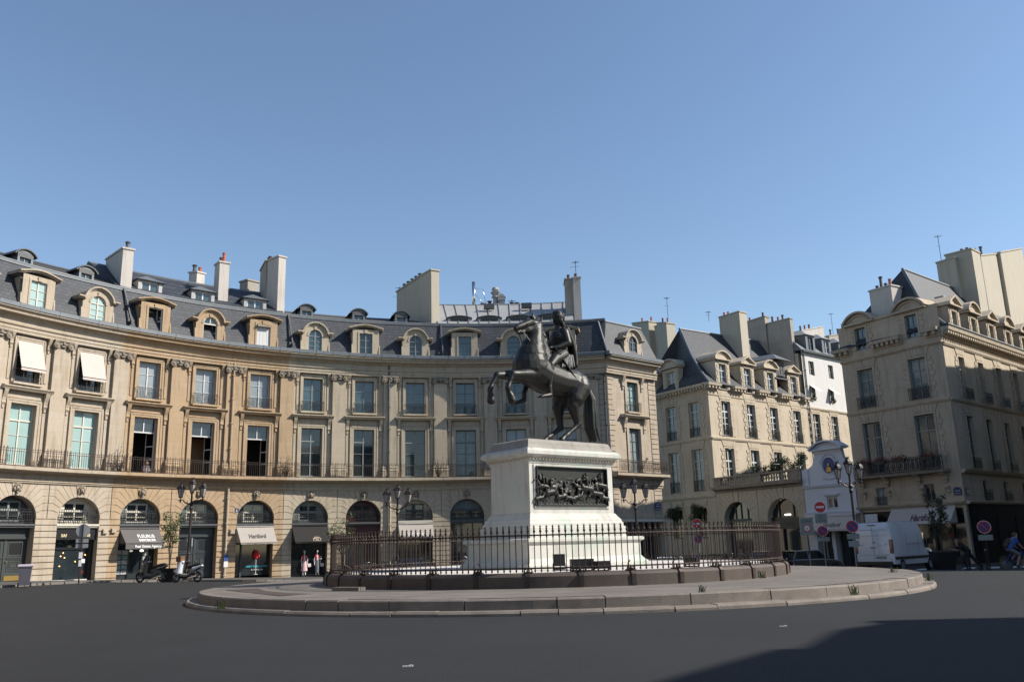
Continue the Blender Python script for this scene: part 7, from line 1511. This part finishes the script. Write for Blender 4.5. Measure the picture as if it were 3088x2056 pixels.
# ---------------- crossing, posts ----------------
q = MB(idf)
for i in range(9):
    F = lineF((20.0, 26.5), 118); a = i * 1.25; P4 = [F(a, 0, 0), F(a + .6, 0, 0), F(a + .6, 3.2, 0), F(a, 3.2, 0)]; q.quad(*[(x, y, ground(x, y) + .02) for x, y, _ in P4])
q.build('crossing_stripes', 'paint_white', kind='structure', fix=False)
for i, (x, y, lb) in enumerate(((21.5, 17.2, 'dark iron post with a ball top, left of two before the black shop'), (22.3, 17.0, 'dark iron post with a ball top, right of two before the black shop'))):
    p = thing('bollard', lb, 'bollard', (x, y, gz(x, y)), 0, 'iron posts at the right pavement'); q = MB(None); q.lathe([(.06, 0), (.06, .1), (.035, .14), (.035, .9), (.05, .92), (.03, .96)], (0, 0, 0), 10); q.build('shaft', 'iron', p); q = MB(None); q.sphere((0, 0, 1.0), .055, 10, 8); q.build('ball_top', 'paint_grey', p)
# ---------------- people ----------------
def person(label, loc, rz, body, clothes, hairc=None, z=None, name='person', vox=.02, cat='person'):
    p = thing(name, label, cat, (loc[0], loc[1], gz(*loc) if z is None else z), rz); bd = blob('body', 'skin', p, body, vox, 2)
    for nm, m, cp in clothes: blob(nm, m, p, cp, vox, 2)
    if hairc: blob('hair', 'hair', p, hairc, vox, 1)
    return p
def face(x, y, z, f=1): return [((x, y, z), (x, y, z + .06), .085, .09), ((x + f * .07, y, z - .02), (x + f * .085, y, z - .02), .025, .02), ((x + f * .02, y, z - .07), (x + f * .045, y, z - .075), .055, .045), ((x, y, z - .08), (x - f * .02, y, z - .2), .05, .06)]
def hand(x, y, z, dx=0, dz=-1):
    c = [((x, y, z), (x + dx * .06, y, z + dz * .06), .032, .035)]
    for i in range(4): yy = y + .02 * (i - 1.5); c.append(((x + dx * .07, yy, z + dz * .07), (x + dx * .14 + .01 * abs(i - 1), yy, z + dz * .14), .0105, .009))
    c.append(((x + .02, y + .03, z + dz * .02), (x + .05, y + .045, z + dz * .07), .012, .010)); return c
# leaning figure stretching against the planter (faces -x, left)
person('person in dark clothes leaning against the large planter, one leg stretched back', (21.1, 16.0), -.05, face(-.62, 0, 1.42, -1) + [((-.5, 0, 1.3), (-.15, 0, .98), .12, .12), ((-.48, .18, 1.25), (-.62, .2, 1.0), .045, .04), ((-.62, .2, 1.0), (-.82, .18, 1.05), .038, .03), ((-.48, -.18, 1.25), (-.62, -.2, .98), .045, .04), ((-.62, -.2, .98), (-.82, -.18, 1.02), .038, .03), ((.42, .1, .25), (.56, .1, .08), .05, .04)] + hand(-.84, .18, 1.06, -1, 0) + hand(-.84, -.18, 1.03, -1, 0),
 [('jacket', 'cloth_dark', [((-.5, .14, 1.3), (-.15, .1, .95), .13, .13), ((-.5, -.14, 1.3), (-.15, -.1, .95), .13, .13), ((-.48, .19, 1.27), (-.62, .21, 1.0), .06, .05), ((-.48, -.19, 1.27), (-.62, -.21, .98), .06, .05)]), ('trousers', 'cloth_dark', [((-.15, .09, .95), (.15, .1, .55), .12, .085), ((.15, .1, .55), (.5, .1, .14), .085, .055), ((-.15, -.09, .95), (-.4, -.1, .52), .12, .085), ((-.4, -.1, .52), (-.3, -.1, .12), .08, .055)]), ('shoes', 'rubber', [((.5, .1, .07), (.38, .1, .05), .05, .05), ((-.3, -.1, .06), (-.45, -.1, .05), .055, .045)])], [((-.6, 0, 1.5), (-.52, 0, 1.44), .095, .09)])
# cyclist at the right edge, riding right (+x)
CYx, CYy = 22.55, 14.65; cz0 = gz(CYx, CYy)
bk_ = thing('bicycle', 'bicycle ridden in the shade at the right edge of the picture', 'bicycle', (CYx, CYy, cz0), .1)
for x in (-.52, .52):
    w = sub('wheel', bk_); q = MB(None); q.tube([(x + .33 * cos(2 * pi * k / 24), 0, .35 + .33 * sin(2 * pi * k / 24)) for k in range(24)], .018, 6, True); q.build('tyre', 'rubber', w); q = MB(None)
    for k in range(12): a = 2 * pi * k / 12; q.tube([(x, 0, .35), (x + .32 * cos(a), 0, .35 + .32 * sin(a))], .003, 3)
    q.build('spokes', 'chrome', w)
q = MB(None); 
for a_, b_ in (((-.52, 0, .35), (-.08, 0, .3)), ((-.08, 0, .3), (-.22, 0, .85)), ((-.22, 0, .8), (.36, 0, .82)), ((.36, 0, .82), (-.08, 0, .3)), ((-.52, 0, .35), (-.2, 0, .75)), ((.36, 0, .95), (.4, 0, .8)), ((.4, 0, .8), (.52, 0, .35))): q.tube([a_, b_], .018, 6)
q.build('frame', 'cloth_blue', bk_); q = MB(None); q.tube([(.3, -.25, 1.02), (.36, 0, .98), (.3, .25, 1.02)], .014, 6); q.build('handlebar', 'iron', bk_); q = MB(None); q.sphere((-.24, 0, .9), .1, 10, 6, (1.3, .8, .35)); q.build('saddle', 'rubber', bk_)
q = MB(None); q.tube([(-.08, -.1, .3), (-.0, -.1, .16)], .012, 5); q.tube([(-.08, .1, .3), (-.16, .1, .44)], .012, 5); q.tube([(-.08, -.03, .3), (-.08, .03, .3)], .09, 14); q.build('crank', 'iron', bk_)
person('cyclist in a blue shirt and grey shorts with a small rucksack, bending over the handlebar', (CYx, CYy), .1, face(.2, 0, 1.62) + [((.12, 0, 1.45), (-.2, 0, 1.0), .13, .13), ((.1, .19, 1.4), (.2, .22, 1.2), .045, .04), ((.2, .22, 1.2), (.3, .24, 1.06), .038, .03), ((.1, -.19, 1.4), (.2, -.22, 1.2), .045, .04), ((.2, -.22, 1.2), (.3, -.24, 1.06), .038, .03), ((.15, .1, .72), (-.08, .12, .5), .06, .045), ((.2, -.1, .68), (.0, -.12, .22), .06, .04)] + hand(.3, .24, 1.05, .6, -.3) + hand(.3, -.24, 1.05, .6, -.3),
 [('shirt', 'cloth_blue', [((.08, .12, 1.42), (-.22, .08, 1.02), .13, .13), ((.08, -.12, 1.42), (-.22, -.08, 1.02), .13, .13), ((.1, .19, 1.4), (.16, .215, 1.28), .06, .055), ((.1, -.19, 1.4), (.16, -.215, 1.28), .06, .055)]), ('shorts', 'cloth_grey', [((-.22, .09, .98), (.14, .11, .74), .12, .09), ((-.22, -.09, .98), (.16, -.11, .72), .12, .09)]), ('shoes', 'rubber', [((-.12, .12, .42), (.0, .12, .4), .045, .04), ((-.02, -.12, .16), (.1, -.12, .14), .045, .04)]), ('rucksack', 'bark', [((-.2, .0, 1.42), (-.38, 0, 1.15), .1, .11)])], [((.18, 0, 1.7), (.13, 0, 1.66), .09, .09)], cz0)
# person by the open window above the estate agent
person('person with short dark hair sitting low in the open window above the estate agent', facF(2 * B + .1, .3, 0)[:2], TH0 * -1 - pi / 2 - 2 * DT, face(.12, 0, .62) + [((0, 0, .1), (.02, 0, .42), .15, .14), ((0, .2, .4), (.1, .24, .18), .045, .04), ((.1, .24, .18), (.28, .16, .12), .038, .03), ((0, -.2, .4), (.1, -.24, .18), .045, .04), ((.1, -.24, .18), (.28, -.16, .12), .038, .03)] + hand(.3, .16, .12, 1, 0) + hand(.3, -.16, .12, 1, 0),
 [('top', 'cloth_grey', [((0, .08, .08), (.02, .12, .4), .16, .13), ((0, -.08, .08), (.02, -.12, .4), .16, .13), ((0, .2, .4), (.06, .22, .28), .065, .06), ((0, -.2, .4), (.06, -.22, .28), .065, .06)])], [((.08, 0, .72), (.04, 0, .66), .095, .09)], 6.86)
for lb, (x, y), c1, c2 in (('walker in a blue top and dark trousers beside the white car, seen through the railing', (9.4, 31.0), 'cloth_blue', 'cloth_dark'), ('walker in dark clothes seen through the railing before the arcade wing', (12.6, 30.5), 'cloth_grey', 'cloth_dark')):
    person(lb, (x, y), -1.9, face(.02, 0, 1.6) + [((0, 0, 1.4), (0, 0, 1.0), .12, .12), ((0, .2, 1.38), (.02, .24, 1.1), .042, .038), ((.02, .24, 1.1), (.1, .23, .86), .036, .028), ((0, -.2, 1.38), (-.03, -.24, 1.1), .042, .038), ((-.03, -.24, 1.1), (-.02, -.23, .86), .036, .028)] + hand(.1, .23, .85) + hand(-.02, -.23, .85),
     [('shirt', c1, [((0, .12, 1.38), (0, .08, .98), .12, .11), ((0, -.12, 1.38), (0, -.08, .98), .12, .11), ((0, .2, 1.38), (.02, .23, 1.15), .058, .05), ((0, -.2, 1.38), (-.02, -.23, 1.15), .058, .05)]), ('trousers', c2, [((0, .09, .95), (.12, .09, .5), .11, .075), ((.12, .09, .5), (.05, .09, .1), .07, .05), ((0, -.09, .95), (-.08, -.09, .5), .11, .075), ((-.08, -.09, .5), (-.2, -.09, .14), .07, .05)]), ('shoes', 'rubber', [((.04, .09, .05), (.18, .09, .04), .05, .045), ((-.2, -.09, .08), (-.08, -.09, .04), .05, .045)])], [((0, 0, 1.7), (-.04, 0, 1.64), .095, .09)])
# ---------------- shop window dummies ----------------
def dummy(label, a, d, z, top, skirt, rz=0):
    x, y, _ = facF(a, d, 0); p = thing('mannequin', label, 'mannequin', (x, y, z), -(TH0 + a / R0) - pi / 2, 'mannequins in the shop window')
    blob('figure', 'mannequin_white', p, [((0, 0, 1.66), (0, 0, 1.72), .08, .085), ((0, 0, 1.58), (0, 0, 1.4), .045, .05), ((0, .15, 1.38), (0, -.15, 1.38), .05, .05), ((0, 0, 1.35), (0, 0, 1.0), .10, .11), ((0, .17, 1.36), (.02, .24, 1.08), .04, .035), ((.02, .24, 1.08), (.08, .22, .82), .033, .025), ((0, -.17, 1.36), (.02, -.24, 1.08), .04, .035), ((.02, -.24, 1.08), (.08, -.22, .82), .033, .025), ((0, .08, .95), (0, .09, .05), .09, .045), ((0, -.08, .95), (0, -.09, .05), .09, .045), ((0, .09, .04), (.14, .1, .03), .04, .03), ((0, -.09, .04), (.14, -.1, .03), .04, .03)] + hand(.08, .22, .8) + hand(.08, -.22, .8), .02, 2)
    blob('top', top, p, [((0, .1, 1.36), (0, .06, 1.05), .10, .09), ((0, -.1, 1.36), (0, -.06, 1.05), .10, .09)], .02, 2)
    q = MB(None); q.lathe([(.13, 1.06), (.15, .95), (.2, .7), (.24, .35), (.25, .3)] if skirt == 'cloth_pink' else [(.13, 1.06), (.15, .95), (.17, .6), (.16, .12)], (0, 0, 0), 14); q.build('skirt', skirt, p); q = MB(None); q.box(-.05, .05, .28, .5, .58, .82); q.build('handbag', 'mannequin_white', p)
dummy('white mannequin in a pink skirt and patterned top outside the black shop, left of two', 5 * B - .28, -.1, -.28, 'cloth_red', 'cloth_pink'); dummy('mannequin in a red top and grey trousers in the black shop window, right of two', 5 * B + .72, -.22, -.28, 'cloth_red', 'cloth_grey')
x, y, _ = facF(4 * B + .3, -.25, 0); p = thing('dress_form', 'red jacket on a small bust in the window under the beige awning', 'dress form', (x, y, -.1), 0); blob('jacket', 'cloth_red', p, [((0, 0, 1.55), (0, 0, 1.2), .17, .14), ((.16, 0, 1.5), (.22, 0, 1.25), .06, .05), ((-.16, 0, 1.5), (-.22, 0, 1.25), .06, .05)], .025, 2); q = MB(None); q.lathe([(.15, 0), (.15, .03), (.02, .05), (.02, 1.7), (.06, 1.76), (.02, 1.8)], (0, 0, 0), 10); q.build('stand', 'mannequin_white', p)
# litter
for i, (x, y) in enumerate(((-1.9, -18.6), (3.8, -14.6))):
    q = MB(None); q.box(-.05, .05, -.02, .02, 0, .012); q.box(.03, .08, -.01, .03, .0, .02); o = q.build('litter', 'paint_white'); o.location = (x, y, ground(x, y)); tag(o, ['small white paper scrap on the asphalt, left of the middle foreground', 'thin white scrap on the asphalt just above the shadow edge'][i], 'litter')
